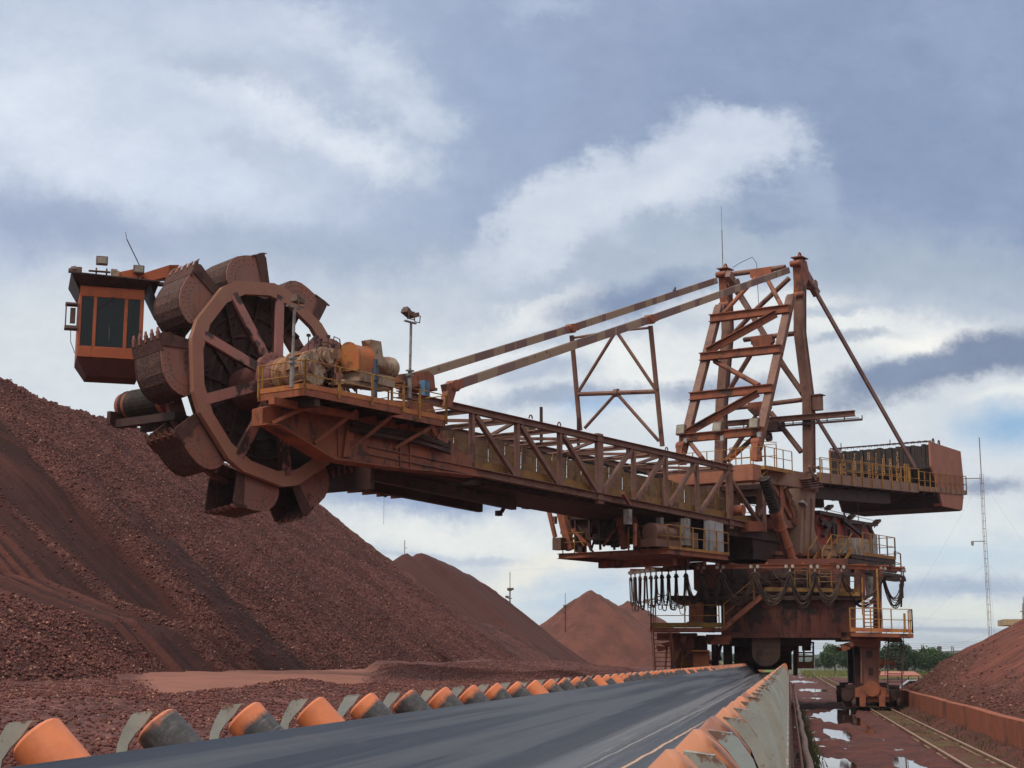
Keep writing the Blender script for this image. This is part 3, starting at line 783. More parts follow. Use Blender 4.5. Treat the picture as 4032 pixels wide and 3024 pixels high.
for i, j, fl_ in ((1, 0, 0), (3, 2, 0)):
    a = fs[i][1].lerp(fs[i][0], .04) + V((-.18, 0, .25)); b = fs[j][0].lerp(fs[j][1], .14) + V((-.18, 0, -.25))
    m = BM(); m.bar(a, b, .3, .5, up=(1, 0, .3)); m.bar(a + V((-.2, 0, .2)), b + V((-.2, 0, .2)), .45, .06, up=(0, 0, 1)); m.build('mast_diagonal', RUST, ROOT)
tubeP(fs[1][1].lerp(fs[1][0], .12) + V((0, 0, -.3)), fs[2][0].lerp(fs[2][1], .15) + V((0, 0, .3)), .16, mat=RUST)
tubeP(cT + V((-.1, -.3, -.2)), fs[0][1] + V((0, .5, .25)), .14, mat=RUST, ends=False); tubeP(cT + V((-.1, .4, -.2)), fs[0][0] + V((0, -.4, .25)), .14, mat=RUST, ends=False)
tubeP(fs[3][1] + V((0, .3, -.25)), atB(2765, 1805, 0), .14, mat=RUST); tubeP(fs[3][0] + V((0, -.4, -.25)), atB(2865, 1815, 0), .15, mat=RUST)
# floodlights on the lowest crossbeam
for x, y in ((2682, 1693), (2826, 1683), (2970, 1668)):
    c = atS(x, y, fs[3][0].x - .6)
    m = BM(); X = V((1, 0, -.25)).normalized(); Z = V((.25, 0, 1)).normalized(); m.box(c, .22, .58, .62, (X, V((0, 1, 0)), Z)); m.bar(c + V((.1, .0, -.3)), c + V((.3, 0, -.6)), .1, .1)
    o = m.build('floodlight', FLOODB, ROOT)
    m = BM(); m.box(c - X * .12, .02, .5, .52, (X, V((0, 1, 0)), Z)); m.build('lens', LENS, o)
    m = BM(); m.box(c + V((.1, .25, -.65)), .2, .22, .3); m.build('ballast_box', GREY, o)
# monorail with hoist
m = BM(); a, b = atS(2865, 1668, SR - .5), atS(3366, 1627, SR - .5); m.ib(a, b, .3, .34); m.build('monorail_beam', TRUSS, ROOT)
m = BM(); a2, b2 = a + V((0, 0, -.42)), b + V((0, .45, -.42)); m.bar(a2, b2, .12, .12)
m.bar(a2 + V((0, 0, .12)), b2 + V((0, -.2, .12)), .04, .04)
for k in range(9): m.bar(a2.lerp(b2, k / 8.0), a2.lerp(b2, k / 8) + V((0, 0, .25)), .05, .05)
c = atS(3038, 1685, SR - .5); m.box(c + V((0, 0, .05)), .8, 1.2, .55); m.rev(c + V((0, -.9, .1)), (0, 1, 0), [(0, .3), (1.7, .3)], 16); m.box(c + V((0, -.3, -.45)), .3, .5, .3); m.rev(c + V((0, -.35, -.6)), (0, 1, 0), [(0, .22), (.3, .22)], 12)
m.build('hoist', DARK, ROOT)
m = BM(); m.box(nr[2] + V((.1, .55, -.15)), .5, .5, .9); m.box(nr[2] + V((.1, .55, .33)), .7, .75, .06); m.build('post_bracket', TRUSS, ROOT)
m = BM(); q = fr_[0] + V((-.2, -.1, .4)); m.tube(q, q + V((0, 0, 2.6)), .035, 6); m.tube(q + V((0, 0, 2.6)), q + V((0, 0, 4.2)), .015, 5); m.build('lightning_rod', GALV, ROOT)
m = BM(); qa, qb = fr_[0] + V((0, .5, .45)), nr[0] + V((0, -3.3, .25)); m.path([qa, qa.lerp(qb, .4) + V((0, 0, .35)), qb + V((0, 0, .75)), qb + V((0, .3, .3)), qb + V((0, .4, -4.5))], .02, 4); m.build('mast_cable', RUBBER, ROOT)
# tie bars
def patchy(name):
    mt, nt, b = newmat(name)
    v = coord(nt); w = nt.mapv(v, (1.1, 1.1, 1.1))
    br = nt.voro(nt.mapv(v, (.01, .85, .01)), 1.0, 'Color'); x = nt.xyz(br)[0]
    n = nt.noise(v, 2.5, 5)
    c = nt.mix(nt.ramp(x, .35, .42), (.20, .115, .10, 1), (.34, .235, .16, 1))
    c = nt.mix(nt.ramp(n, .58, .72), c, (.15, .075, .065, 1))
    nt.l.new(c, b.inputs['Base Color']); b.inputs['Roughness'].default_value = .7
    return mt
TIE = patchy('patch_painted_tie_bar')
def tie(p0, p1, t0):
    a, b = atB(*p0, t0), V((SR - .62, t0, 0))
    return a
for (lo, mid, hi, t) in (((1782, 1521), (2557, 1258), (3104, 1064), MT), ((1560, 1505), (2246, 1294), (2820, 1105), -MT)):
    a, c, b = atB(*lo, t), atB(*mid, t), atB(*hi, t)
    m = BM()
    for dt in (-.13, .13):
        m.bar(a + V((0, dt, 0)), c + V((0, dt, 0)), .06, .38, up=(0, 0, 1)); m.bar(c + V((0, dt * .5, 0)), b + V((0, dt * .5, 0)), .06, .38, up=(0, 0, 1))
    T_ = m.build('tie_bar', TIE, ROOT)
    for c_ in (a, c):
        m = BM(); d = (b - a).normalized()
        m.plate([c_ + V((.3 * math.cos(q), -.18, .25 * math.sin(q))) for q in [k * math.pi / 8 for k in range(16)]], (0, .4, 0))
        m.bar(c_ - d * .6, c_ + d * .6, .34, .4, up=(0, 0, 1))
        m.rev(c_ + V((0, -.25, 0)), (0, 1, 0), [(0, .18), (.5, .18)], 16)
        m.build('tie_joint', RUST, ROOT)
    if t > 0:
        m = BM(); m.plate([a + V((-.5, -.12, -.2)), a + V((.0, -.12, .15)), a + V((.05, -.12, -.2)), a + V((-.3, -.12, -1.0)), a + V((-.8, -.12, -1.0))], (0, .3, 0)); m.build('tie_anchor', RUST, ROOT)
# light frame carrying the tie bars
f1, f0 = atB(2561, 1283, MT), atB(2608, 1758, MT)
g1, g0 = atB(2251, 1321, -MT), atB(2284, 1695, -MT)
m = BM()
for a, b, r in ((f1, f0, .13), (g1, g0, .13)): m.tube(a, b, r, 10)
h1, h0 = f1.lerp(f0, .545), g1.lerp(g0, .62)
tc = f1.lerp(g1, .5) + V((0, .35, -.05)); mc = h1.lerp(h0, .5)
m.tube(f1 + V((0, 0, -.1)), tc, .07, 8); m.tube(tc, g1 + V((0, 0, -.15)), .07, 8)
m.tube(tc, h1, .09, 8); m.tube(tc, h0, .09, 8); m.tube(h1, h0, .12, 8)
m.tube(mc, f0 + V((0, -.2, .3)), .09, 8); m.tube(mc, g0 + V((0, .3, .1)), .09, 8); m.rev(mc + V((0, -.12, 0)), (0, 1, 0), [(0, .22), (.24, .22)], 12)
m.build('tie_bar_frame', TRUSS, ROOT, smooth=True)
# backstays
for p0, p1, t in (((3196, 1122), (3604, 1842), MT - .1), ((2890, 1117), (3338, 1845), -MT + .1)):
    a, b = atB(*p0, t), atB(*p1, t + (1.0 if t > 0 else -1.0))
    m = BM(); m.bar(a, b, .12, .34, up=(0, 0, 1)); B_ = m.build('backstay', BRTR, ROOT)
    m = BM(); d = (b - a).normalized(); m.bar(a - d * 1.0, a + d * .8, .34, .5); m.rev(a + V((0, -.3, 0)), (0, 1, 0), [(0, .3), (.6, .3)], 14); m.build('stay_pin', BRTR, B_)
# ---- counterweight box
tN = 3.6
cA = atB(3661, 1738, tN); s0 = cA.x; zT = cA.z
s1 = atB(3781, 1744, tN).x
tF = atS(3262, 1768, s0).y
zBt = atB(3750, 2001, tN).z; zD = atB(3640, 1915, tN).z
CWT = empty('counterweight', (0, 0, 0)); CWT.parent = ROOT; CWT.location = (0, 0, 0)
side = [(s0, zT), (s1, zT - .05), (s1 + .3, lerp(zT, zBt, .5)), (s1 + .25, lerp(zT, zBt, .68)), (s1 - .3, zBt), (s0 + 1.9, zBt), (s0 + .75, lerp(zT, zBt, .6)), (s0 + .05, lerp(zT, zBt, .4))]
CWO = paint('counterweight_orange', (.42, .165, .10, 1), (.36, .14, .09, 1), (.22, .08, .05, 1), .5, lo=.66, hi=.72, streak=.1)
for t in (tN, tF):
    m = BM(); m.plate([(s, t, z) for s, z in side], (0, -.12 if t > 0 else .12, 0)); m.build('end_plate', CWO, CWT)
n = 27
def bl(i):
    t0 = lerp(tF + .14, tN - .14, i / n); t1 = lerp(tF + .14, tN - .14, (i + 1) / n); return t0, t1
chars = ['TC50-02', 'T-002', '10050', 'TCN-45', 'D0-120', '12004']
WRT = paint('stencil_paint', (.52, .29, .13, 1), (.42, .22, .11, 1), (.20, .11, .06, 1), 1.5)
def letters(txt, base, size, parent, name):
    """small stencilled marks built from bars running down a block (7-segment strokes)"""
    SEG = {'0': 'abcdef', '1': 'bc', '2': 'abged', '4': 'fgbc', '5': 'afgcd', 'T': 'at', 'C': 'afed', 'D': 'abcdef', 'N': 'efbcg', '-': 'g'}
    m = BM()
    for i, ch in enumerate(txt):
        o = base + V((0, 0, -i * size * 1.0))
        w, h = size * .45, size * .75
        P = {'a': ((0, 0), (0, w)), 'g': ((h / 2, 0), (h / 2, w)), 'd': ((h, 0), (h, w)), 'f': ((0, 0), (h / 2, 0)), 'b': ((0, w), (h / 2, w)), 'e': ((h / 2, 0), (h, 0)), 'c': ((h / 2, w), (h, w)), 't': ((0, w / 2), (h, w / 2))}
        for sgm in SEG[ch]:
            (z0, y0), (z1, y1) = P[sgm]
            m.bar(o + V((0, y0, -z0)), o + V((0, y1, -z1)), .012, .045, up=(0, 1, 0) if z0 != z1 else (0, 0, 1))
    return m.build(name, WRT, parent)
for i in range(n):
    t0, t1 = bl(i)
    m = BM(); dz = rng.uniform(-.12, .02); ds = rng.uniform(0, .16)
    ztop = zT - .15 + dz
    m.plate([(s0 + .1 + ds, t0 + .012, ztop), (s0 + .1 + ds, t0 + .012, lerp(zT, zBt, .42)), (s0 + .7 + ds, t0 + .012, lerp(zT, zBt, .62)), (s1 - .2, t0 + .012, lerp(zT, zBt, .62)), (s1 - .2, t0 + .012, ztop)], (0, t1 - t0 - .024, 0))
    o = m.build('ballast_block', BLACKS, CWT)
    if 6 <= i <= 19 and i % 2 == 0 or i in (2, 3):
        letters(chars[i % 6], V((s0 + .085 + ds, t0 + .07, ztop - rng.uniform(.1, .9))), .3, o, 'stencil_mark')
m = BM(); m.bar((s0 + .25, tF, zT + .1), (s0 + .25, tN, zT + .05), .08, .1)
for i in range(16):
    t = lerp(tF + .4, tN - .4, i / 15); m.path([V((s0 + .2, t - .09, zT - .05)), V((s0 + .2, t - .08, zT + .12)), V((s0 + .2, t + .08, zT + .12)), V((s0 + .2, t + .09, zT - .05))], .025, 4)
m.bar((s0 + .2, tF + .9, zT + .1), (s0 + .2, tF + .9, zT + .45), .05, .05); m.bar((s0 + .2, .6, zT + .1), (s0 + .2, .6, zT + .4), .05, .05)
for t in (tN - .06, tF + .06):
    for ss in (.8, 1.9): m.path([V((s0 + ss + .16 * math.cos(q), t, zT + .0 + .3 * math.sin(q))) for q in [k * math.pi / 6 for k in range(7)]], .045, 5)
m.build('lifting_bar', DARK, CWT)
m = BM(); m.plate([(s0 + .6, tF + .12, lerp(zT, zBt, .64)), (s0 + 1.9, tF + .12, zBt - .05), (s1 - .3, tF + .12, zBt - .05), (s1 + .1, tF + .12, lerp(zT, zBt, .68))], (0, tN - tF - .24, 0))
m.build('counterweight_hopper', BLACKS, CWT)
m = BM(); a = (s0 + 1.2, tN + .02, lerp(zT, zBt, .72)); m.plate([a, (s0 + 1.9, tN + .02, lerp(zT, zBt, .72)), (s0 + 2.05, tN + .02, zBt), (s0 + 1.8, tN + .02, zBt)], (0, -.6, 0)); m.build('hopper_rib', CWO, CWT)
# ---- counter-boom with deck and handrails
tC = 3.6
dA, dB, dC = atB(3222, 1880, tC), atB(3612, 1922, tC), atB(3800, 1940, tC)
CB = paint('dusty_beige_girder', (.30, .185, .135, 1), (.26, .14, .10, 1), (.14, .07, .055, 1), .7, lo=.58, hi=.7)
m = BM()
m.bar(dA, dB, .18, .62); m.bar(dB, dC, .16, .34)
m.bar(dC + V((0, 0, 0)), (dC.x, -tC, dC.z), .16, .34)
m.bar((dA.x, -tC, dA.z), (dB.x, -tC, dB.z), .18, .62); m.bar((dB.x, -tC, dB.z), (dC.x, -tC, dC.z), .16, .34)
CBO = m.build('counter_boom', CB, ROOT)
m = BM()
m.plate([dA + V((0, -.1, -.2)), dB + V((0, -.1, -.2)), V((dB.x, -tC + .1, dB.z - .2)), V((dA.x, -tC + .1, dA.z - .2))], (0, 0, -.12))
m.plate([dB + V((0, -.1, -.1)), dC + V((-.1, -.1, -.1)), V((dC.x - .1, -tC + .1, dC.z - .1)), V((dB.x, -tC + .1, dB.z - .1))], (0, 0, -.1))
for k in range(14):
    p = dA.lerp(dC, k / 13) + V((0, -.15, -.28)); m.bar(p, (p.x, -tC + .2, p.z), .14, .3)
m.bar(dA + V((0, -1.2, -.7)), dB + V((-2.5, -1.2, -.75)), .5, .9); m.bar(dA + V((0, -6, -.7)), dB + V((-2.5, -6, -.75)), .5, .9)
m.build('counter_boom_deck', DARK, CBO)
m = BM()
m.rail([dA + V((0, .14, -.3)), dB + V((0, .14, -.2))], 1.5, .025, 1.55, post=.045)
m.rail([dB + V((.1, .12, -.2)), dC + V((0, .12, -.15)), V((dC.x + .1, -tC, dC.z - .15))], 1.35, .022, 1.0, post=.035)
m.rail([dA + V((2, -1.2, .3)), dB + V((-.6, -1.2, .3))], 1.15, .02, 1.2, post=.035)
q = dB + V((-.9, -.5, .2))
for k in range(3): m.bar(q + V((k * .35, 0, 0)), q + V((k * .35, 0, 1.4)), .06, .08); 
m.bar(q + V((0, 0, 1.4)), q + V((.7, 0, 1.4)), .06, .08)
m.build('counter_boom_handrail', YEL, ROOT)
# girder from boom to counter-boom
m = BM()
oa, ob = atB(2790, 1905, 2.35), atB(2992, 1860, 3.0)
bx = atB(2985, 1862, 3.1)
m.box(V((bx.x - .1, 0, bx.z)), 1.0, 6.2, .95)
m.build('orange_headstock', paint('headstock_orange', (.40, .155, .09, 1), (.35, .13, .08, 1), (.17, .07, .05, 1), .8, lo=.6, hi=.7, dust=DUST), ROOT, bevel=.03)
m = BM()
ga, gb = atB(3010, 1870, 2.6), atB(3215, 1900, 3.2)
m.bar(ga, gb, .3, .95); m.bar(fl(ga), fl(gb), .3, .95); m.bar((gb.x, -3.2, gb.z - .1), (gb.x, 3.2, gb.z - .1), .5, .9)
m.build('headframe_girder', CB, ROOT)
m = BM()   # catwalk round the mast foot
w0 = atB(3015, 1840, 3.3); w1 = atB(3185, 1835, 3.6)
m.plate([V((w0.x, -3.3, w0.z)), V((w0.x, 3.3, w0.z)), V((w0.x + 3, 3.5, w0.z)), V((w0.x + 3, -3.3, w0.z))], (0, 0, .08))
m.bar((w0.x, -3.3, w0.z), (w0.x, 3.3, w0.z), .08, .22); m.bar((w0.x, 3.3, w0.z), (w0.x + 3, 3.5, w0.z), .08, .22)
m.bar((w0.x + .5, 3.3, w0.z), (w0.x - .3, 2.6, w0.z - .9), .1, .1); m.bar((w0.x + 2.5, 3.4, w0.z), (w0.x + 2.2, 2.6, w0.z - .9), .1, .1)
CATW = m.build('mast_catwalk', YEL, ROOT)
m = BM(); m.rail([(w0.x, -3.3, w0.z), (w0.x, 3.3, w0.z), (w0.x + 3, 3.5, w0.z)], 1.2, .022, 1.0, post=.03)
m.rail([(w0.x + 1.4, 0.3, w0.z), (w0.x + 1.4, 3.3, w0.z)], 1.5, .022, .8, post=.03)
m.tube((w0.x + 1.4, 1.2, w0.z + 1.9), (w0.x + 1.5, 3.3, w0.z + 1.6), .025, 5)
m.build('catwalk_handrail', YEL, CATW)
m = BM()
for k in range(5): m.bar(atB(3165 + k * 3, 1886 + k * 9, 3.4), atB(3215 + k * 3, 1880 + k * 9, 3.4), .5, .05)
m.bar(atB(3185, 1835, 3.7), atB(3210, 1890, 3.7), .08, .2); m.path([atB(x, y, 3.6) for x, y in ((3205, 1838), (3222, 1845), (3228, 1850), (3222, 1836), (3212, 1842))], .05, 5)
m.build('catwalk_stair', TRUSS, CATW)
# boom root frame, hinge posts, luffing cylinder with bellows
m = BM()
for t in (2.5, -2.5):
    s_ = -2.9
    m = BM(); m.bar(V((s_, t, bx.z - .4)), V((s_, t, 10.6)), .4, .42, up=(1, 0, 0))
    m.bar(V((s_ + .7, t, bx.z - .4)), V((s_ + 2.0, t, 10.7)), .32, .3, up=(1, 0, 0))
    m.bar(V((s_ + 1.6, t, 10.9)), V((s_ + 3.0, t, 10.9)), .5, .5)
    m.bar(V((-4.3, t, zt(-8)-.2)), V((-1.6, t, 11.1)), .3, .28)
    m.build('boom_root_post', RUST, ROOT)
m = BM()
q = atB(2885, 2030, 2.3)
m.rev(atB(2890, 2010, 2.2), (0, 1, 0), [(0, .3), (.6, .3)], 16)
m.plate([atB(2953, 2050, 2.6), atB(3012, 2055, 2.6), atB(3017, 2092, 2.6), atB(2953, 2092, 2.6)], (0, -1.2, 0))
m.build('hinge_bracket', RUST, ROOT)
m = BM(); m.bar((-8, -1.9, 10.2), (-1, -1.9, 10.2), .4, .9); m.bar((-6, 1.6, 10.1), (-1, 1.6, 9.9), .5, .8); m.box((-2.5, 0, 9.2), 5, 3.6, 1.4); m.box((-4.5, 0, 9.9), 8, 3.9, .5); m.build('hinge_girder', DARK, ROOT)
cy0, cy1, cy2 = atB(3010, 1885, 3.4), atB(3052, 2012, 3.4), atB(3122, 2225, 3.4)
m = BM()
for k in range(13):
    p = cy0.lerp(cy1, k / 12.0); d = (cy1 - cy0) / 13
    m.rev(p - d * .5, d, [(0, .2), (d.length * .35, .33), (d.length * .65, .33), (d.length, .2)], 16)
m.build('cylinder_bellows', RUBBER, ROOT)
m = BM(); d = (cy2 - cy1); L = d.length
m.rev(cy1, d, [(0, .36), (L * .1, .37), (L * .11, .31), (L * .3, .31), (L * .3 + .01, .36), (L * .33, .36), (L * .33 + .01, .31), (L * .62, .31), (L * .62 + .01, .36), (L * .65, .36), (L * .66, .31), (L * .9, .31), (L * .91, .38), (L, .38)], 22)
m.build('luffing_cylinder', paint('cylinder_orange', (.40, .135, .07, 1), (.34, .115, .07, 1), (.14, .06, .04, 1), 1), ROOT, smooth=True)
m = BM(); m.path([cy1 + V((.2, -.3, 0)), cy1.lerp(cy2, .4) + V((-.3, 0, -.1)), cy2 + V((-.6, 0, .2)), cy2 + V((-.4, 0, -.5))], .06, 6); m.path([cy1 + V((0, -.4, 0)), cy2 + V((-.5, .1, .6))], .04, 5); m.build('hydraulic_hose', RUBBER, ROOT)
m = BM()
for k in range(4): m.rev(atB(*((3095, 2085), (3118, 2155))[k % 2], 2.2), (0, 1, 0), [(0, .3), (.1, .3), (.11, .16), (.2, .16)], 14)
m.build('lug_plate', RUST, ROOT)
# ------------------------------------------------------------------ suspended drive platform under the boom
f0 = atB(2629, 2170, 2.9); ZD_ = f0.z; sD = f0.x
tD = atS(2200, 2180, sD).y; sE = atB(2866, 2193, 2.9).x
m = BM()
m.ib((sD, tD, ZD_), (sD, 2.9, ZD_), .2, .28); m.ib((sD, 2.9, ZD_), (sE, 2.9, ZD_), .2, .28); m.ib((sE, 2.9, ZD_), (sE, tD, ZD_), .2, .28); m.ib((sE, tD, ZD_), (sD, tD, ZD_), .2, .28)
m.box(((sD + sE) / 2, (tD + 2.9) / 2, ZD_ + .1), sE - sD - .2, 2.9 - tD - .2, .05)
m.bar((sD + 1.6, tD + 1.6, ZD_ - .45), (sD + 1.6, 2.4, ZD_ - .45), .4, .35); m.bar((sD + 3, tD + 1.6, ZD_ - .4), (sD + 3, 2.4, ZD_ - .4), .3, .3)
DP = m.build('drive_deck', RUST, ROOT)
def L(px, py, px2, py2, w, dt=0):
    a = atS(px, py, sD + .4); b = atS(px2, py2, sD + .4); m = BM(); m.bar(a, b, w, w * .8, up=(1, 0, 0)); m.build('deck_hanger', RUST, DP)
L(2203, 1990, 2246, 2165, .42); L(2428, 1985, 2463, 2160, .40); L(2485, 1980, 2524, 2158, .2); L(2155, 1985, 2186, 2115, .2)
L(2250, 2085, 2325, 2150, .12); L(2375, 2150, 2430, 2080, .14); L(2330, 1990, 2415, 2035, .12); L(2300, 2150, 2260, 2080, .1)
m = BM(); m.bar(atB(2500, 2060, 2.5), atB(2500, 2150, 2.5), .14, .14)
m.build('deck_hanger', RUST, DP)
m = BM()
c = atS(2345, 2055, sD + 2.2)
m.rev(c + V((0, -1.0, .1)), (0, 1, 0), [(0, .3), (.01, 1.0), (.1, 1.05), (2.4, 1.05), (2.5, 1.0), (2.51, .3)], 30)
c2 = atS(2440, 2110, sD + 2.4); m.rev(c2 + V((0, -.8, 0)), (0, 1, 0), [(0, .5), (1.8, .5)], 20)
for k in range(10): m.box(c + V((rng.uniform(-1, 1), rng.uniform(-2, 2), -1 + rng.uniform(-.4, .3))), rng.uniform(.2, .7), rng.uniform(.2, .5), rng.uniform(.2, .6))
m.box(atS(2350, 2040, sD + 3.6), .6, 4.5, 1.6)
m.bar((sD + 3.6, -2.6, 10.3), (sE + 2, -2.6, 10.2), .4, 1.0); m.box((sE + .5, -.5, 9.7), 2.2, 4.5, 2.2)
m.build('head_pulley', DARK, ROOT)
m = BM()      # winch and scraper framing in front of the head pulley
for k in range(34):
    a = atS(rng.uniform(2250, 2450), rng.uniform(2000, 2150), sD + rng.uniform(.6, 1.6)); m.bar(a, a + V((rng.uniform(-.3, .3), rng.uniform(-.8, .8), rng.uniform(-.9, .9))), rng.uniform(.05, .14), rng.uniform(.05, .14))
for x, y, r_ in ((2300, 2080, .55), (2395, 2075, .7), (2430, 2120, .4), (2290, 2130, .3)): m.rev(atS(x, y, sD + 1.2), (1, 0, 0), [(0, r_), (.3, r_)], 20)
m.bar(atS(2245, 2120, sD + 1), atS(2460, 2125, sD + 1), .14, .14); m.bar(atS(2225, 2040, sD + 1), atS(2450, 2035, sD + 1), .18, .18)
for x in (2265, 2320, 2360, 2415): m.bar(atS(x, 2040, sD + 1), atS(x + 4, 2165, sD + 1), .1, .1, up=(1, 0, 0))
m.build('winch_frame', DARK, DP)
m = BM(); c = atB(2588, 2098, 2.1)
m.rev(c + V((-.75, 0, 0)), (1, 0, 0), [(0, .25), (.03, .48), (1.3, .48), (1.32, .36), (2.2, .36)], 24); m.box(c + V((.3, 0, -.55)), 2.4, .9, .4); m.box(c + V((1.9, -.1, .1)), .6, .8, 1.1)
m.box(c + V((2.9, -.1, .2)), .35, .5, 1.9); m.box(c + V((3.3, 0, -.2)), .7, .7, .8); m.rev(c + V((2.2, 0, 0)), (1, 0, 0), [(0, .5), (.25, .5), (.5, .3), (1.0, .25)], 18)
m.build('belt_drive_motor', paint('dusty_drive', (.23, .12, .085, 1), (.19, .10, .075, 1), (.10, .05, .04, 1), 1.4, dust=DUST), ROOT, smooth=True)
m = BM(); c = atB(2598, 2055, 1.9); m.box(c, .3, .3, .45); m.build('motor_terminal_box', GALV, DP); m = BM()
c = atB(2823, 2118, 2.75); m.plate([c + V((-.72, 0, .9)), c + V((.75, 0, .82)), c + V((.75, 0, -.75)), c + V((-.72, 0, -.8))], (0, -.4, 0)); m.bar(c + V((-.95, -.2, -.75)), c + V((-.75, -.2, .7)), .08, .25)
m.build('control_cabinet', GREY, DP)
m = BM(); c = atB(2472, 2035, 2.4); m.box(c, .35, .3, .75); m.build('small_cabinet', GALV, DP); m = BM(); c = atB(2700, 2095, 2.7); m.box(c, .5, .3, 1.4); m.build('small_cabinet', GALV, DP)
m = BM(); p = [atB(x, y, 2.9) for x, y in ((2533, 2155),)]
m.rail([(sD - .05, .6, ZD_ + .1), (sD - .05, 2.95, ZD_ + .1), (sE, 2.95, ZD_ + .1), (sE, 1.9, ZD_ + .1)], 1.25, .024, 1.3, post=.04)
m2 = BM(); m2.rail([(sD - .05, tD + .3, ZD_ + .1), (sD - .05, tD + 1.8, ZD_ + .1)], 1.1, .018, .7, post=.025); m2.build('deck_handrail', YEL, DP)
m.bar((sD, 2.98, ZD_ + .2), (sE, 2.98, ZD_ + .2), .03, .14)
m.build('deck_handrail', YEL, DP)
m = BM(); c = atS(2202, 2142, sD - .1); m.box(c, .5, .55, .65); m.box(atS(2185, 2048, sD + .3), .2, .16, .4); m.path([atS(x, y, sD + .2) for x, y in ((2180, 2040), (2172, 2075), (2185, 2110), (2190, 2125))], .015, 4); m.build('hung_bucket_box', FLOODB, DP)
m = BM(); m.bar(atB(2452, 1943, 2.5), atB(2478, 1985, 2.5), .16, .12); m.build('deck_hook', RUST, DP)
# ------------------------------------------------------------------ turntable and slewing deck
ZTOP = atY(3020, 2176, 91.3).z; ZBOT = atY(3020, 2312, 91.3).z
m = BM(); m.rev((0, 0, ZBOT - .1), (0, 0, 1), [(0, 3.3), (.15, 3.3), (.16, 2.95), (ZTOP - ZBOT - .1, 2.9), (ZTOP - ZBOT, 2.9), (ZTOP - ZBOT + .01, 3.15), (ZTOP - ZBOT + .22, 3.15), (ZTOP - ZBOT + .23, 1.9), (ZTOP - ZBOT + 1.2, 1.7)], 40)
for k in range(20):
    a = k * math.pi / 10; m.bar((2.95 * math.cos(a), 2.95 * math.sin(a), ZBOT), (2.95 * math.cos(a), 2.95 * math.sin(a), ZTOP), .08, .1, up=(math.cos(a), math.sin(a), 0))
m.build('slew_drum', paint('slew_drum_paint', (.27, .085, .055, 1), (.22, .075, .05, 1), (.07, .035, .03, 1), .7), ROOT, smooth=True)
ZTT = ZTOP + .12
m = BM()
def ringdeck(r0, r1, z, a0, a1, th, n=30):
    for k in range(n):
        a, b = lerp(a0, a1, k / n), lerp(a0, a1, (k + 1) / n)
        m.plate([(r0 * math.cos(a), r0 * math.sin(a), z), (r1 * math.cos(a), r1 * math.sin(a), z), (r1 * math.cos(b), r1 * math.sin(b), z), (r0 * math.cos(b), r0 * math.sin(b), z)], (0, 0, th))
m.box((4.6, .9, ZTT - .5), 6.5, 8.0, .3); m.box((4.6, .9, ZTT - .75), 5.5, 7, .25)
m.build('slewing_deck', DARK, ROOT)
# pedestal column carrying the boom hinge
for t in (3.0, -3.0):
    m = BM()
    for _ in (0,):
        p = [atB(3160, 1920, 3.0), atB(3212, 1920, 3.0), atB(3206, 2080, 3.0), atB(3236, 2178, 3.0), atB(3150, 2178, 3.0)]
        m.plate([V((q.x, t, q.z)) for q in p], (0, -.9 if t > 0 else .9, 0))
        for k, xx in ((0, 3172), (1, 3196)):
            q0, q1 = atB(xx, 1965, 3.04), atB(xx - 4, 2165, 3.04)
            m.bar(V((q0.x, t + (.06 if t > 0 else -.06), q0.z)), V((q1.x, t + (.06 if t > 0 else -.06), q1.z)), .12, .12, up=(1, 0, 0))
    m.build('hinge_pedestal', CB, ROOT)
m = BM()
for px, py, px2, py2 in ((3150, 1935, 3085, 2045), (3062, 1895, 2980, 2030), (3080, 1915, 3110, 1960)):
    m.bar(atB(px, py, 2.3), atB(px2, py2, 2.3), .3, .24)
for px in (3062, 3082): m.bar(atB(px, 1915, 2.4), atB(px + 4, 2080, 2.4), .24, .2)
m.bar(atB(3040, 2062, 2.4), atB(3128, 2066, 2.4), .3, .45); m.bar(atB(3125, 1990, 2.6), atB(3122, 2060, 2.6), .18, .18)
m.build('hinge_brace', TRUSS, ROOT)
m = BM(); m.rail([atB(3118, 2022, 1.5), atB(3170, 2028, 1.5)], 1.0, .02, .7); m.build('hinge_handrail', YEL, ROOT)
# machinery house
sH = atB(3225, 2012, 3.2)
hA, hB = atB(3222, 2018, 2.6), atB(3446, 2066, 2.6)
zh0 = ZTT - .2
HR = paint('red_house_wall', (.42, .085, .06, 1), (.36, .08, .055, 1), (.13, .04, .035, 1), .6)
m = BM()
m.plate([V((hA.x, 2.5, hA.z - .1)), V((hA.x + 3.5, 2.5, hA.z - .12)), V((hA.x + 3.5, 2.5, zh0)), V((hA.x, 2.5, zh0))], (0, -5, 0))
m.plate([V((hA.x + 3.52, 2.4, hA.z - .45)), V((hB.x, 2.4, hB.z - .1)), V((hB.x, 2.4, zh0)), V((hA.x + 3.52, 2.4, zh0))], (0, -4.8, 0))
HOUSE = m.build('machinery_house', HR, ROOT)
m = BM()
m.bar(hA + V((-.2, -.0, .0)), hA + V((3.7, 0, -.02)), .4, .22); m.bar(hA + V((3.5, -.05, -.3)), hB + V((.1, -.05, .0)), .4, .2)
m.box((hA.x + 1.7, 0, hA.z), 4, 5.2, .1); m.box(((hA.x + 3.5 + hB.x) / 2, 0, hB.z + .05), hB.x - hA.x - 3.4, 5.0, .1)
m.tube(hA + V((3.6, .1, .3)), V((hA.x + 3.6, hA.y + .1, zh0)), .06, 6)
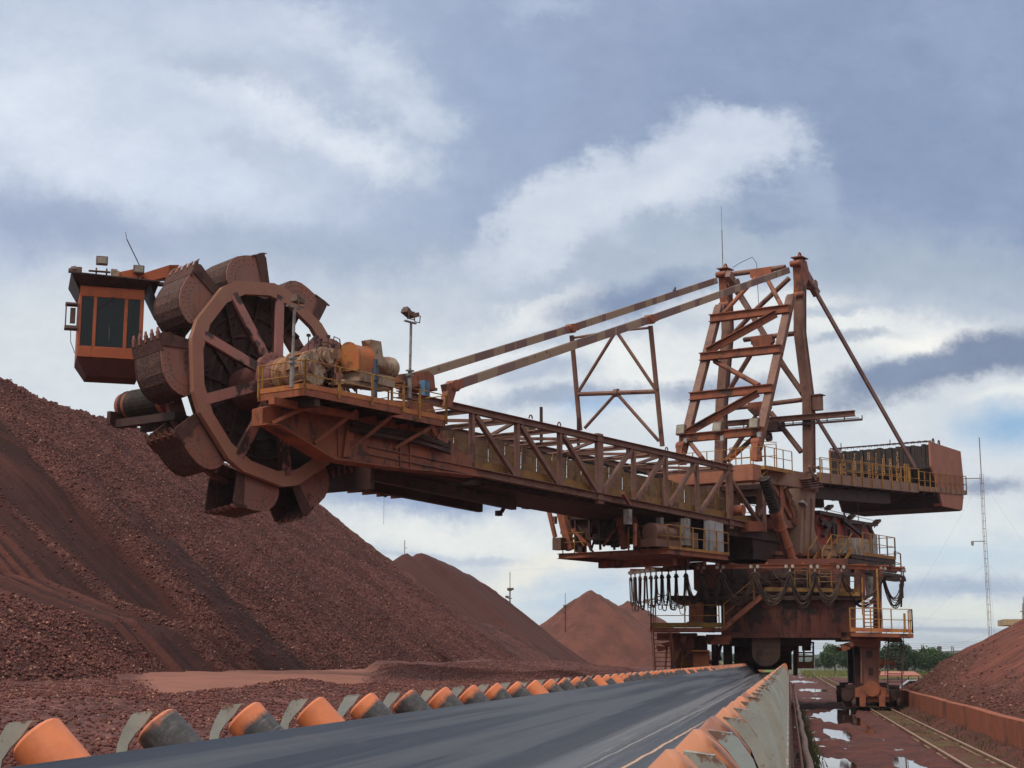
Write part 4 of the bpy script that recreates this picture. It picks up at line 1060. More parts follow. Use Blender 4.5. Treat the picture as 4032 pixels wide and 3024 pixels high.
for a, b in (((3228, 2040), (3258, 2075)), ((3285, 2038), (3240, 2112)), ((3318, 2045), (3402, 2115)), ((3400, 2066), (3384, 2098)), ((3420, 2070), (3443, 2118)), ((3345, 2085), (3345, 2115)), ((3230, 2062), (3285, 2060)), ((3280, 2060), (3280, 2120)), ((3292, 2060), (3292, 2120))):
    m.bar(atB(*a, 2.75), atB(*b, 2.75), .2, .2)
m.build('house_frame', DARK, HOUSE)
for x, y in ((3264, 1998), (3352, 2034), (3452, 2055)):
    c = atB(x, y, 2.6); m = BM(); X = V((.92, 0, .4)); Z = V((-.4, 0, .92)); m.box(c, .6, .4, .16, (X, V((0, 1, 0)), Z)); m.bar(c + V((-.25, 0, -.15)), c + V((-.4, 0, -.4)), .06, .06); m.build('floodlight', FLOODB, HOUSE)
m = BM(); c = atB(3160, 1983, 3.1); m.box(c, .55, .4, .16, (V((.9, 0, -.42)), V((0, 1, 0)), V((.42, 0, .9)))); m.build('floodlight', GALV, HOUSE)
m = BM(); c = atB(3380, 2050, 1.5); m.tube(c, c + V((0, 0, 1.4)), .03, 5); m.tube(hA + V((.2, 0, .3)), hB + V((0, 0, .25)), .02, 5); m.build('house_aerial', GALV, HOUSE)
# equipment deck on the right of the turntable
m = BM()
zE = atB(3470, 2200, 4.6).z
eA, eB = atB(3362, 2180, 4.6), atB(3520, 2200, 4.6)
m.box(((eA.x + eB.x) / 2, 3.0, eA.z - .1), eB.x - eA.x, 3.4, .12)
for k in range(4): m.bar((eA.x, 4.55 - k * .02, eA.z - .18 - k * .26), (eB.x + (0, .0, .3, .9)[k], 4.55 - k * .02, eA.z - .25 - k * .26), .3, .2)
m.bar((eA.x - 3, 4.3, eA.z - 1.2), (eB.x + 1.2, 4.3, eA.z - 1.25), .4, .25)
EQ = m.build('equipment_deck', DARK, ROOT)
m = BM(); c0, c1 = atB(3367, 2125, 4.2), atB(3436, 2128, 4.2); m.box(((c0.x + c1.x) / 2, 3.6, eA.z + .52), c1.x - c0.x, 1.3, 1.05); m.bar(((c0.x + c1.x) / 2 - .3, 4.27, eA.z + .1), ((c0.x + c1.x) / 2 - .3, 4.27, eA.z + .95), .04, .04); m.build('oil_tank', paint('stained_white_tank', (.42, .36, .29, 1), (.36, .29, .22, 1), (.17, .085, .055, 1), 1.2), EQ, bevel=.02)
m = BM(); c = atB(3447, 2148, 4.5); m.box(c, .55, .06, 1.4); m.build('white_door', GREY, EQ)
m = BM(); c = atB(3327, 2160, 4.0); m.box(c, .8, .5, .6); m.box(c + V((.7, 0, 0)), .4, .4, .7); m.build('oil_cooler', GALV, EQ)
m = BM()
m.rail([(eA.x + 1.2, 4.7, eA.z), (eB.x, 4.7, eA.z), (eB.x, 2.0, eA.z)], 1.35, .024, 1.2, post=.045); m.rail([(eB.x + .1, 4.6, eA.z - 1.0), (eB.x + 1.1, 4.6, eA.z - 1.1), (eB.x + 1.1, 2, eA.z - 1.1)], 1.5, .024, 1, post=.04)
m.bar((eA.x + 1.2, 4.72, eA.z + .05), (eB.x, 4.72, eA.z + .05), .04, .2)
m.build('equipment_handrail', YEL, EQ); m = BM()
st0, st1 = atB(3240, 2235, 4.4), atB(3275, 2178, 4.4)
for k in range(2):
    o_ = V((0, -.9 * k, 0)); m.bar(st0 + o_, st1 + o_, .06, .2); m.tube(st0 + o_ + V((0, 0, 1)), st1 + o_ + V((0, 0, 1)), .03, 6); m.bar(st1 + o_, st1 + o_ + V((0, 0, 1.1)), .06, .06); m.bar(st0 + o_, st0 + o_ + V((0, 0, 1.0)), .06, .06)
m.rail([st1, st1 + V((2.4, 0, 0))], 1.1, .025, .8, post=.04)
m.build('access_stair', YEL, EQ); m = BM()
a, b = atB(3305, 2178, 4.4), atB(3355, 2120, 4.4)
for k in range(2):
    o_ = V((0, -.8 * k, 0)); m.bar(a + o_ + V((0, 0, -.9)), b + o_ + V((0, 0, -.6)), .06, .2); m.tube(a + o_, b + o_ + V((0, 0, .3)), .03, 6); m.bar(a + o_ + V((0, 0, -1)), a + o_, .06, .06)
for k in range(6): m.bar(lt(a, b, k / 5) + V((0, 0, -.85)), lt(a, b, k / 5) + V((0, -.8, -.85)), .2, .03)
m.build('access_stair', YEL, EQ)
m = BM(); c = atB(3262, 2200, 3.9); m.rev(c + V((0, 0, -.9)), (0, 0, 1), [(0, .5), (.2, .5), (.22, .42), (.5, .42), (.52, .5), (.7, .5), (.72, .42), (1.0, .42), (1.02, .52), (1.4, .5)], 18); m.box(c + V((0, 0, .65)), 1.0, .8, .25); m.build('slew_gearbox', paint('slew_gear_paint', (.26, .15, .09, 1), (.22, .12, .08, 1), (.1, .05, .04, 1), 1.2, dust=DUST), ROOT, smooth=True)
# ------------------------------------------------------------------ curved cable festoon
ZR = atY(3020, 2229, 86.1).z; RF = 8.6
def fest(px):
    lo, hi = math.pi * 1.0, math.pi * 2.0
    # world angle so that the near half circle is swept left to right
    for _ in range(40):
        md = (lo + hi) / 2
        if proj((SLEW.x + RF * math.cos(md), SLEW.y + RF * math.sin(md) * 1.03, ZR))[0] < px: lo = md
        else: hi = md
    return lo
def fpt(a, z, dr=0): return V((SLEW.x + (RF + dr) * math.cos(a), SLEW.y + (RF + dr) * math.sin(a) * 1.03, z))
m = MB()
A0, A1 = fest(2482), fest(3562)
pts = [fpt(lerp(A0, A1, k / 40), ZR) for k in range(41)]
for a, b in zip(pts[:-1], pts[1:]): m.ib(a, b, .16, .22)
for k in range(0, 41, 4):
    p = pts[k]; d = (V((SLEW.x, SLEW.y, 0)) - V((p.x, p.y, 0))).normalized()
    m.bar(p + V((0, 0, .16)), p + V((0, 0, .16)) + d * 2.6, .12, .14)
m.bar(fpt(fest(2590), ZR + .25, -.5), fpt(fest(2760), ZR + .25, -.5), .3, .2)
FR = m.build('festoon_rail', RUST, ROOT)
CABLE = paint('dusty_festoon_cable', (.10, .06, .045, 1), (.035, .024, .021, 1), (.15, .085, .06, 1), .7, .7)
CLP = paint('pale_clamp', (.46, .42, .38, 1), (.40, .33, .28, 1), (.2, .12, .09, 1), 3)
xs = [2484, 2500, 2520, 2541, 2562, 2583, 2606, 2632, 2662, 2700, 2762, 2838, 2972, 3110, 3208, 3312, 3476, 3556]
hang = []
for i, x in enumerate(xs):
    a = fest(x); p = fpt(a, ZR)
    m = MB(); big = x > 2700
    tn = V((-math.sin(a), math.cos(a), 0))
    m.bar(p + V((0, 0, -.1)), p + V((0, 0, -.34)), .08, .1)
    for e in (-1, 1): m.rev(p + tn * (.18 * e) + V((0, 0, -.02)) - tn * .03 + V((0, -.12, 0)), (0, 1, 0), [(0, .1), (.1, .1)], 10)
    T_ = m.build('cable_trolley', CLP if big else GALV, ROOT)
    m = MB(); rr_ = .26 if big else .12
    c = p + V((0, 0, -.62 if big else -.5))
    m.path([c + tn * (rr_ * math.cos(q)) + V((0, 0, rr_ * math.sin(q))) for q in [k * math.pi / 8 for k in range(9)]], .07, 6)
    m.bar(c + V((0, 0, rr_)), p + V((0, 0, -.3)), .12, .1)
    m.build('cable_saddle', DARK, T_)
    hang.append((a, c, tn, rr_))
for (a0, c0, t0, r0), (a1, c1, t1, r1) in zip(hang[:-1], hang[1:]):
    gap = (c1 - c0).length
    base = 1.7 if gap > .8 else 2.1
    for gpart in range(1):
        m = MB()
        nc = 13 if gap > .8 else 6
        for q in range(nc):
            off = V((rng.uniform(-.08, .08), rng.uniform(-.25, .25), 0))
            A = c0 + off + V((0, 0, .2)); B = c1 + off + V((0, 0, .2)); sag = base * rng.uniform(.72, 1.12) * (1 if gap > .8 else rng.uniform(.7, 1.05))
            if gap > 1.5: sag *= .95
            P = []
            for k in range(13):
                f = k / 12; u = 2 * f - 1
                z = -sag * (1 - abs(u) ** (2.2 if gap > .8 else 5))
                P.append(A.lerp(B, f) + V((0, 0, z)))
            m.path(P, rng.uniform(.018, .036), 5)
        m.build('festoon_cable', CABLE, ROOT)
m = MB()
p = fpt(fest(3549), ZR); m.bar(p + V((0, 0, -.4)), p + V((-1.5, .3, -.55)), .1, .1); m.box(p + V((0, 0, -.75)), .22, .2, .35); m.box(p + V((-.05, 0, -1.2)), .22, .2, .8); m.path([p + V((-.05, 0, -1.5)), p + V((-.1, 0, -2.1))], .06, 6)
m.build('cable_terminal', DARK, ROOT)
m = MB(); m.box(fpt(fest(2548), ZR - 1.75), .25, .1, .25); m.build('cable_tag_plate', CLP, ROOT)
# ------------------------------------------------------------------ portal (track frame)
YP = 88.0
def Y(px, py, d=0): return atY(px, py, YP + d)
def quad(m, pts, depth, d=0):
    m.plate([Y(x, y, d) for x, y in pts], (0, depth, 0))
PORT = paint('portal_rust', (.185, .055, .037, 1), (.14, .046, .034, 1), (.04, .021, .019, 1), .5, lo=.5, hi=.62, streak=.8)
m = MB()
quad(m, [(2846, 2360), (3370, 2360), (3370, 2490), (2846, 2490)], 11, .0)
quad(m, [(2840, 2490), (3362, 2490), (3362, 2511), (2840, 2511)], 11.4, -.2)
for x in (3077, 3128, 3180, 3225, 3300): m.bar(Y(x, 2365, -.05), Y(x, 2487, -.05), .06, .1)
m.build('portal_beam', PORT, ROOT)
m = MB()
quad(m, [(2750, 2322), (3386, 2322), (3386, 2340), (2750, 2340)], 10, .45)
quad(m, [(2640, 2345), (3400, 2345), (3400, 2362), (2640, 2362)], 10, -.3)
m.build('portal_deck', DARK, ROOT)
m = MB()
quad(m, [(3010, 2312), (3384, 2318), (3384, 2332), (3010, 2328)], .1, .2); m.build('portal_toe_board', YELD, ROOT)
m = MB(); quad(m, [(3300, 2330), (3386, 2332), (3386, 2347), (3300, 2345)], .1, -.4)
m.build('portal_toe_board', YELD, ROOT)
m = MB()
for x in range(2860, 3390, 44): m.bar(Y(x, 2322, .3), Y(x, 2262, .3), .05, .05)
m.tube(Y(2860, 2262, .3), Y(3375, 2262, .3), .022, 6); m.tube(Y(2860, 2290, .3), Y(3375, 2290, .3), .02, 6)
m.build('portal_handrail', DARK, ROOT)
for x, y0, y1, w in ((3335, 2230, 2345, .35), (3385, 2235, 2345, .6), (3300, 2290, 2345, .2), (3455, 2240, 2480, .45), (2870, 2235, 2345, .3)):
    m = MB(); m.bar(Y(x, y0, 1.2), Y(x, y1, 1.2), w, w); m.build('portal_strut', PORT, ROOT)
m = MB(); m.bar(Y(3200, 2330, .6), Y(3250, 2262, .6), .25, .25); m.build('portal_strut', RUST, ROOT)
m = MB(); m.box(Y(3428, 2310, 1.4), .55, .3, 1.1); m.build('hanging_cabinet', GALV, ROOT)
m = MB(); m.box((Y(2960, 2275, 2.5)), 6.5, 3, 1.4); m.box(Y(3180, 2270, 2.5), 4.5, 2, 1.9)
for x in range(2850, 3260, 52): m.bar(Y(x, 2230, 1), Y(x, 2318, 1), .1, .12)
m.bar(Y(2840, 2290, .95), Y(3290, 2290, .95), .1, .1); m.bar(Y(2840, 2255, .95), Y(3290, 2255, .95), .12, .12)
m.build('slew_base', paint('slew_base_red', (.20, .06, .042, 1), (.15, .05, .036, 1), (.045, .024, .022, 1), .6), ROOT)
m = MB()      # clutter between the turntable and the portal deck
for k in range(26):
    x = rng.uniform(2770, 3300); y = rng.uniform(2245, 2315)
    m.box(Y(x, y, rng.uniform(.6, 1.0)), rng.uniform(.2, .9), .4, rng.uniform(.15, .7))
for k in range(8):
    x = 2790 + k * 62; m.path([Y(x, 2240, .7), Y(x + 20, 2275, .5), Y(x + 60, 2300, .5), Y(x + 64, 2320, .6)], .05, 5)
m.build('deck_machinery', DARK, ROOT)
for x0, x1, y0, y1 in ((3190, 3275, 2225, 2310), (3225, 3300, 2240, 2330), (3130, 3180, 2262, 2318)):
    m = MB(); a, b = Y(x0, y1, .1), Y(x1, y1, .1); m.rail([a, b], 1.0, .02, .8, post=.028); m.bar(Y(x0, y0, .15), Y(x0, y1, .15), .07, .07); m.build('access_handrail', YELD, ROOT)
# left platform
m = MB()
quad(m, [(2563, 2472), (2850, 2472), (2850, 2486), (2563, 2486)], 3.0, -1.6)
m.bar(Y(2563, 2478, -1.6), Y(2563, 2478, 1.4), .1, .25)
LP = m.build('left_platform' if False else 'access_platform', RUST, ROOT)
m = MB(); quad(m, [(2566, 2452), (2842, 2452), (2842, 2471), (2566, 2471)], .04, -1.66); m.build('toe_board', paint('olive_yellow_board', (.26, .16, .035, 1), (.20, .11, .03, 1), (.10, .055, .03, 1), 1), LP)
m = MB(); pA, pB = Y(2564, 2474, -1.62), Y(2832, 2474, -1.62); m.rail([pA + V((0, 3, 0)), pA, pB], 1.27, .024, 1.55, post=.035)
s0_, s1_ = Y(2848, 2474, -1.62), Y(3010, 2338, -1.62)
m.tube(s0_ + V((0, 0, 1.27)), s1_ + V((-.3, 0, 1.0)), .025, 6); m.tube(s0_ + V((0, 0, .7)), s1_ + V((-.2, 0, .5)), .02, 6)
for f in (.02, .75): m.bar(s0_.lerp(s1_, f), s0_.lerp(s1_, f) + V((0, 0, 1.2)), .07, .05)
m.build('platform_handrail', YEL, LP)
m = MB()
for dy in (0, .9): m.bar(s0_ + V((0, dy, 0)), s1_ + V((0, dy, 0)), .08, .26)
for k in range(12): q = s0_.lerp(s1_, (k + .5) / 12); m.bar(q, q + V((0, .9, 0)), .24, .04)
m.build('stair', RUST, LP)
def ladder(name, tl, bl_, wtop, wbot, d, n, mat):
    m = MB(); a, b = Y(tl[0], tl[1], d), Y(bl_[0], bl_[1], d - .5)
    X1 = Y(tl[0] + wtop, tl[1], d); X2 = Y(bl_[0] + wbot, bl_[1], d - .5)
    m.bar(a, b, .06, .22, up=(0, 1, 0)); m.bar(X1, X2, .06, .22, up=(0, 1, 0))
    for k in range(n):
        f = (k + .7) / n; m.bar(a.lerp(b, f), X1.lerp(X2, f), .2, .045)
    m.tube(a + V((-.1, -.3, .4)), b + V((-.1, -.3, .9)), .022, 6); m.tube(X1 + V((.1, -.3, .4)), X2 + V((.1, -.3, .9)), .022, 6)
    return m.build(name, mat, ROOT)
ladder('ladder', (2572, 2488), (2590, 2790), 64, 66, -1.2, 17, RUST)
ladder('ladder', (3497, 2516), (3494, 2722), 53, 58, -.6, 13, DARK)
ladder('ladder', (3402, 2352), (3404, 2486), 50, 62, .3, 9, RUST)
m = MB(); m.bar(Y(3452, 2240, -.2), Y(3462, 2480, -.4), .1, .14); m.bar(Y(3394, 2275, -.3), Y(3400, 2480, -.5), .05, .05); m.bar(Y(3472, 2400, -.4), Y(3476, 2475, -.4), .05, .05); m.build('stair_rail', YEL, ROOT)
# right platform
m = MB(); quad(m, [(3350, 2491), (3597, 2496), (3597, 2511), (3350, 2506)], 2.6, -1.4); m.bar(Y(3450, 2516, -.5), Y(3548, 2520, -.5), .3, .2)
RP = m.build('access_platform', RUST, ROOT)
m = MB(); quad(m, [(3351, 2470), (3596, 2478), (3596, 2491), (3351, 2487)], .04, -1.44); m.build('toe_board', YELO, RP)
m = MB(); a, b = Y(3349, 2488, -1.42), Y(3594, 2494, -1.42); m.rail([a, b, b + V((0, 2.6, 0))], 1.28, .024, 1.2, post=.035); m.bar(Y(3563, 2492, -1.5), Y(3561, 2415, -1.5), .12, .08)
m.build('platform_handrail', YEL, RP)
# left leg: cabinets, columns, braces and bogie
m = MB(); m.plate([Y(x, y, -.9) for x, y in ((2712, 2368), (2768, 2368), (2768, 2455), (2712, 2455))], (0, 1, 0)); m.box(Y(2740, 2452, -1), 1.0, .3, .12)
m.build('electrical_cabinet', RUST, ROOT, bevel=.03)
m = MB(); m.rev(Y(2786, 2455, 1), (0, 0, 1), [(0, .55), (1.5, .55)], 18); m.bar(Y(2790, 2490, .2), Y(2790, 2400, .2), .7, .7); m.build('pump_column', DARK, ROOT)
def leg(x0, x1, y0, d, mat, name, w2=None):
    m = MB(); a, b = Y(x0, y0, d), Y(x1, y0, d)
    m.box(((a.x + b.x) / 2, a.y + .4, a.z / 2 + .6), b.x - a.x, .8, a.z - 1.2); return m.build(name, mat, ROOT)
leg(2733, 2782, 2505, 1.0, PORT, 'portal_leg'); leg(2800, 2826, 2500, 4.0, PORT, 'portal_leg'); leg(2846, 2880, 2505, 2.0, DARK, 'portal_leg')
m = MB()
m.bar(Y(2700, 2500, -.3), Y(2655, 2600, -.3), .3, .25); m.build('leg_brace', RUST, ROOT); m = MB(); m.bar(Y(2660, 2500, .2), Y(2655, 2660, 0), .25, .25); m.bar(Y(2648, 2500, -.8), Y(2652, 2660, -.8), .12, .12)
m.build('leg_brace', RUST, ROOT); m = MB(); m.bar(Y(2720, 2560, .5), Y(2680, 2610, .5), .3, .2); m.build('leg_brace', RUST, ROOT); m = MB(); m.box(Y(2830, 2520, 0), 1.2, 1, .5); m.rev(Y(2780, 2516, -.3), (1, 0, 0), [(0, .25), (1.4, .25)], 14)
m.build('leg_brace', RUST, ROOT)
m = MB(); m.plate([Y(x, y, -.6) for x, y in ((2729, 2566), (2790, 2566), (2790, 2640), (2729, 2640))], (0, 1.2, 0)); m.plate([Y(x, y, -.63) for x, y in ((2738, 2572), (2774, 2572), (2774, 2606), (2738, 2606))], (0, -.03, 0)); m.bar(Y(2727, 2563, -.5), Y(2792, 2563, -.5), 1.4, .08)
m.build('transformer_box', paint('bright_orange_box', (.40, .13, .05, 1), (.34, .12, .05, 1), (.13, .06, .04, 1), 1), ROOT)
m = MB()
for x in (2626, 2690): m.bar(Y(x, 2545, .6), Y(x - 8, 2660, .0), .09, .09)
m.tube(Y(2640, 2543, .6), Y(2700, 2543, .6), .03, 6); m.bar(Y(2660, 2590, .6), Y(2740, 2590, .6), .1, .1); m.box(Y(2690, 2612, .8), 1.2, .6, .3); m.box(Y(2668, 2600, .9), .5, .5, .8)
m.build('pump_skid_rail', YEL, ROOT)
m = MB(); m.path([Y(x, y, .6) for x, y in ((2848, 2500), (2838, 2540), (2830, 2575), (2838, 2600))], .1, 7); m.path([Y(x, y, .5) for x, y in ((2836, 2500), (2826, 2540), (2834, 2600))], .06, 6); m.build('leg_hose', RUBBER, ROOT)
m = MB(); m.path([Y(x, y, 3) for x, y in ((2912, 2505), (2917, 2515), (2914, 2532))], .12, 6); m.box(Y(2918, 2512, 3), .35, .3, .35); m.build('hanging_lamp', DARK, ROOT)
# loading chute over the belt
m = MB(); yc = .25
pts = [(2961, 2500), (3073, 2500), (3073, 2570)]
for k in range(1, 12):
    a = math.pi * k / 12; pts.append((3017 + 56 * math.cos(a), 2570 + 54 * math.sin(a)))
pts.append((2961, 2570))
m.plate([Y(x, y, yc) for x, y in pts], (0, .12, 0))
for y in (2545, 2570): m.bar(Y(2961, y, yc - .02), Y(3073, y, yc - .02), .04, .03)
m.build('chute_curtain', paint('chute_curtain_rubber', (.15, .085, .055, 1), (.12, .07, .05, 1), (.06, .035, .03, 1), .8), ROOT)
m = MB(); m.plate([Y(x, y, yc + .14) for x, y in ((2955, 2500), (3078, 2500), (3070, 2600), (2965, 2600))], (0, 4, 0)); m.build('transfer_chute', DARK, ROOT); m = MB(); m.box((-1.32, 99, 3.1), 3.0, 3, 1.8); m.build('chute_dark_box', DARK, ROOT); m = MB(); m.box(Y(3017, 2440, yc + 3), 5, 4, 3); m.build('feed_hopper', DARK, ROOT)  # dark box behind the curtain is added to keep the belt end dark
m = MB()
m.bar(Y(2900, 2545, 4), Y(3135, 2548, 4), .3, .4)
for x in (2900, 2916, 3132): m.bar(Y(x, 2500 if x > 3000 else 2545, 4), Y(x, 2660, 4), .26, .26)
m.bar(Y(2932, 2556, 4.5), Y(2965, 2556, 4.5), .3, .3); m.bar(Y(3076, 2556, 4.5), Y(3105, 2556, 4.5), .3, .3); m.bar(Y(3112, 2500, 4.4), Y(3112, 2620, 4.4), .15, .15)
m.bar(Y(3060, 2590, 4.2), Y(3120, 2560, 4.2), .15, .15)
m.build('chute_frame', PORT, ROOT)
m = MB()
q0, q1 = (3140, 2538), (3204, 2630)
quad(m, [(3140, 2606), (3204, 2606), (3204, 2624), (3140, 2624)], 2.5, 3); quad(m, [(3136, 2624), (3206, 2624), (3206, 2632), (3136, 2632)], 2.7, 2.9)
for x in (3142, 3165, 3202): m.bar(Y(x, 2606, 3), Y(x, 2530, 3), .1, .1); m.bar(Y(x, 2606, 5.4), Y(x, 2540, 5.4), .1, .1)
m.tube(Y(3142, 2570, 3), Y(3202, 2570, 3), .05, 6); m.tube(Y(3142, 2585, 3), Y(3202, 2585, 3), .04, 6); m.bar(Y(3150, 2530, 3), Y(3206, 2530, 3), .2, .1)
m.build('inspection_cage', RUST, ROOT); m = MB(); m.bar(Y(3160, 2500, 4), Y(3160, 2535, 4), .5, .5); m.build('cage_hanger', DARK, ROOT); m = MB(); m.box(Y(3175, 2545, 3.5), .5, .5, .5); m.build('cage_winch', DARK, ROOT); m = MB(); m.bar(Y(3100, 2505, 7), Y(3195, 2512, 7), .3, .5)
m.build('cage_beam', RUST, ROOT)
# ---- bogies on the rails
def bogie(dX=0, dY=0, first=None):
    def P(x, y, d=0): return Y(x, y, d) + V((dX, dY, 0))
    B = empty('rail_bogie', (0, 0, 0)); B.parent = ROOT; B.location = (0, 0, 0)
    m = MB(); m.plate([P(x, y, -.3) for x, y in ((3392, 2517), (3468, 2517), (3468, 2549), (3392, 2549))], (0, 1.6, 0)); m.plate([P(x, y, -.35) for x, y in ((3325, 2532), (3394, 2520), (3394, 2545), (3350, 2545))], (0, .9, 0)); m.plate([P(x, y, -.3) for x, y in ((3310, 2540), (3350, 2545), (3348, 2556), (3318, 2564))], (0, 1.0, 0))
    m.plate([P(x, y, -.25) for x, y in ((3460, 2593), (3523, 2602), (3523, 2618), (3460, 2618))], (0, .9, 0)); m.box(P(3512, 2624, .1), .2, .4, .3); m.box(P(3390, 2505, .6), 2.2, 1.6, .4)
    m.build('bogie_head', RUST, B)
    m = MB(); m.plate([P(x, y, -.1) for x, y in ((3385, 2549), (3462, 2549), (3462, 2600), (3458, 2700), (3397, 2700), (3390, 2600))], (0, 1.4, 0))
    for k, (x0, x1, y0, y1) in enumerate(((3388, 3396, 2552, 2690), (3455, 3462, 2552, 2690))): m.plate([P(x, y, -.2) for x, y in ((x0, y0), (x1, y0), (x1, y1), (x0, y1))], (0, .1, 0))
    m.plate([P(x, y, -.16) for x, y in ((3413, 2674), (3453, 2674), (3453, 2694), (3413, 2694))], (0, .07, 0)); m.rev(P(3433, 2680, -.17), (0, -1, 0), [(0, .1), (.1, .1)], 10)
    m.build('bogie_column', paint('bogie_column_paint', (.24, .085, .06, 1), (.20, .085, .065, 1), (.07, .035, .03, 1), .9), B)
    m = MB(); m.plate([P(x, y, -.125) for x, y in ((3420, 2630), (3438, 2630), (3438, 2658), (3420, 2658))], (0, .03, 0)); m.plate([P(x, y, -.125) for x, y in ((3410, 2562), (3434, 2562), (3434, 2590), (3410, 2590))], (0, .03, 0)); m.plate([P(x, y, .6) for x, y in ((3362, 2545), (3392, 2545), (3394, 2700), (3368, 2700))], (0, 1.6, 0)); m.build('column_shade_plate', DARK, B)  # dark plates stand in for shade in the column's recesses and left side
    m = MB(); m.plate([P(x, y, -.6) for x, y in ((3368, 2712), (3400, 2700), (3460, 2700), (3500, 2716), (3500, 2744), (3368, 2744))], (0, 1.9, 0))
    m.rev(P(3434, 2712, -.7), (0, 1, 0), [(0, .42), (.2, .42)], 16)
    for x0, x1 in ((3384, 3410), (3461, 3487)): m.plate([P(x, y, -1.0) for x, y in ((x0, 2740), (x1, 2740), (x1 - 2, 2782), (x0 + 2, 2782))], (0, .35, 0))
    m.box(P(3434, 2735, 1.8), 1.6, 4.5, .7)
    m.build('equaliser_beam', RUST, B)
    for x in (3397, 3474):
        for d in (-.6, 1.0, 3.2, 4.6):
            c = P(x, 2790, 0); c = V((c.x, c.y + d + .5, .62)); m = MB(); m.rev(c + V((-.12, 0, 0)), (1, 0, 0), [(0, .40), (.04, .46), (.05, .40), (.2, .40), (.21, .46), (.25, .46)], 20); m.build('rail_wheel', DARK, B)
    for x, s_ in ((3340, 1), (3515, 1)):
        m = MB(); c = P(x, 2730, 1.0); c.z = .75; m.box(c, .7, 1.0, 1.0); m.rev(c + V((-.1, -.9, .1)), (0, 1, 0), [(0, .3), (.7, .3)], 14); m.rev(c + V((0, .6, 0)), (0, 1, 0), [(0, .35), (1.2, .35)], 14); m.box(c + V((.1, .3, .6)), .5, 1.6, .16); m.rev(c + V((.15, -.6, -.35)), (1, 0, 0), [(0, .35), (.2, .35)], 14)
        m.build('travel_drive', DARK, B)
bogie()
bogie(0, 9.6)
bogie(-10.2, 0.6)
bogie(-10.2, 9.6)
# ------------------------------------------------------------------ belt conveyor in the foreground
XL, XR, ZTIP = -2.395, -.257, 2.62
CONV = empty('belt_conveyor', (-1.32, 4, 0), 'long troughed belt conveyor with orange rollers and grey steel brackets running under the reclaimer', 'conveyor')
def findY(X, Z, px):
    lo, hi = 1.0, 200.0
    for _ in range(50):
        md = (lo + hi) / 2; x = proj((X, md, Z))[0]
        if (x < px) == (X < 0): lo = md
        else: hi = md
    return lo
yL0, yR0 = findY(XL, ZTIP, 212), findY(XR, ZTIP, 2811)
RAD = .093
c45 = math.sqrt(.5)
# belt: trough profile swept along Y, sagging a little between sets; lifts at the far end under the chute
YEND = 150
def belt_prof():
    d = .185; W = .82
    L0 = V((XL + d * c45, 0, ZTIP - d * c45)); L1 = V((XL + W * c45, 0, ZTIP - W * c45))
    R0 = V((XR - d * c45, 0, ZTIP - d * c45)); R1 = V((XR - W * c45, 0, ZTIP - W * c45))
    pts = [L0.lerp(L1, k / 5) for k in range(5)]
    for k in range(1, 6):
        f = k / 6; a = L1 + (L0 - L1) * .18; b = L1; c = L1 + V((.14, 0, 0)); pts.append(a * (1 - f) ** 2 + b * 2 * f * (1 - f) + c * f * f)
    for k in range(9): pts.append((L1 + V((.14, 0, 0))).lerp(R1 - V((.14, 0, 0)), k / 8))
    for k in range(1, 6):
        f = k / 6; a = R1 - V((.14, 0, 0)); b = R1; c = R1 + (R0 - R1) * .18; pts.append(a * (1 - f) ** 2 + b * 2 * f * (1 - f) + c * f * f)
    pts += [R1.lerp(R0, k / 5) for k in range(1, 6)]
    return pts
bp = belt_prof(); nb = len(bp)
m = MB(); ys = [1.5 + .5 * k for k in range(40)] + [22 + 4 * k for k in range(20)]
vs = []
for y in ys:
    for p in bp: vs.append(V((p.x, y, p.z + .006 * math.sin(y * 2.1) * 0)))
    for p in bp: vs.append(V((p.x, y, p.z - .024)))
fs = []
N2 = 2 * nb
for i in range(len(ys) - 1):
    for k in range(nb - 1):
        a = i * N2 + k; fs.append((a, a + 1, a + 1 + N2, a + N2)); a += nb; fs.append((a + N2, a + 1 + N2, a + 1, a))
    for k in (0, nb - 1): a = i * N2 + k; fs.append((a, a + N2, a + N2 + nb, a + nb))
m.add(vs, fs)
mt, nt, b = newmat('belt_rubber')
v = coord(nt)
str1 = nt.noise(nt.mapv(v, (9, .06, 9)), 1, 5, .6); str2 = nt.noise(nt.mapv(v, (34, .12, 34)), 1, 4, .6); blot = nt.noise(nt.mapv(v, (6, .5, 6)), 1.5, 6, .65)
x = nt.xyz(v)[0]; yv = nt.xyz(v)[1]
c = nt.mix(nt.ramp(str1, .40, .58), (.010, .011, .015, 1), (.085, .085, .092, 1))
c = nt.mix(nt.math('MULTIPLY', nt.ramp(str2, .58, .7), .55), c, (.14, .12, .105, 1))
c = nt.mix(nt.math('MULTIPLY', nt.ramp(blot, .6, .72), .4), c, (.13, .10, .08, 1))
for xb, wb, am in ((-.52, .06, .75), (-.16, .05, .5), (.2, .12, .7), (.52, .07, .6)):
    dx = nt.math('ABSOLUTE', nt.math('ADD', nt.math('SUBTRACT', x, xb), nt.math('MULTIPLY', nt.math('SUBTRACT', nt.noise(nt.mapv(v, (.5, .12, .5)), 1, 3), .5), .14)))
    c = nt.mix(nt.math('MULTIPLY', nt.ramp(dx, wb * 1.5, wb * .5), am), c, (.010, .011, .014, 1))
dx = nt.math('ABSOLUTE', nt.math('ADD', nt.math('SUBTRACT', x, -.33), nt.math('MULTIPLY', nt.math('SUBTRACT', nt.noise(nt.mapv(v, (.5, .1, .5)), 1, 3), .5), .1)))
c = nt.mix(nt.math('MULTIPLY', nt.ramp(dx, .17, .06), .5), c, (.13, .13, .135, 1))
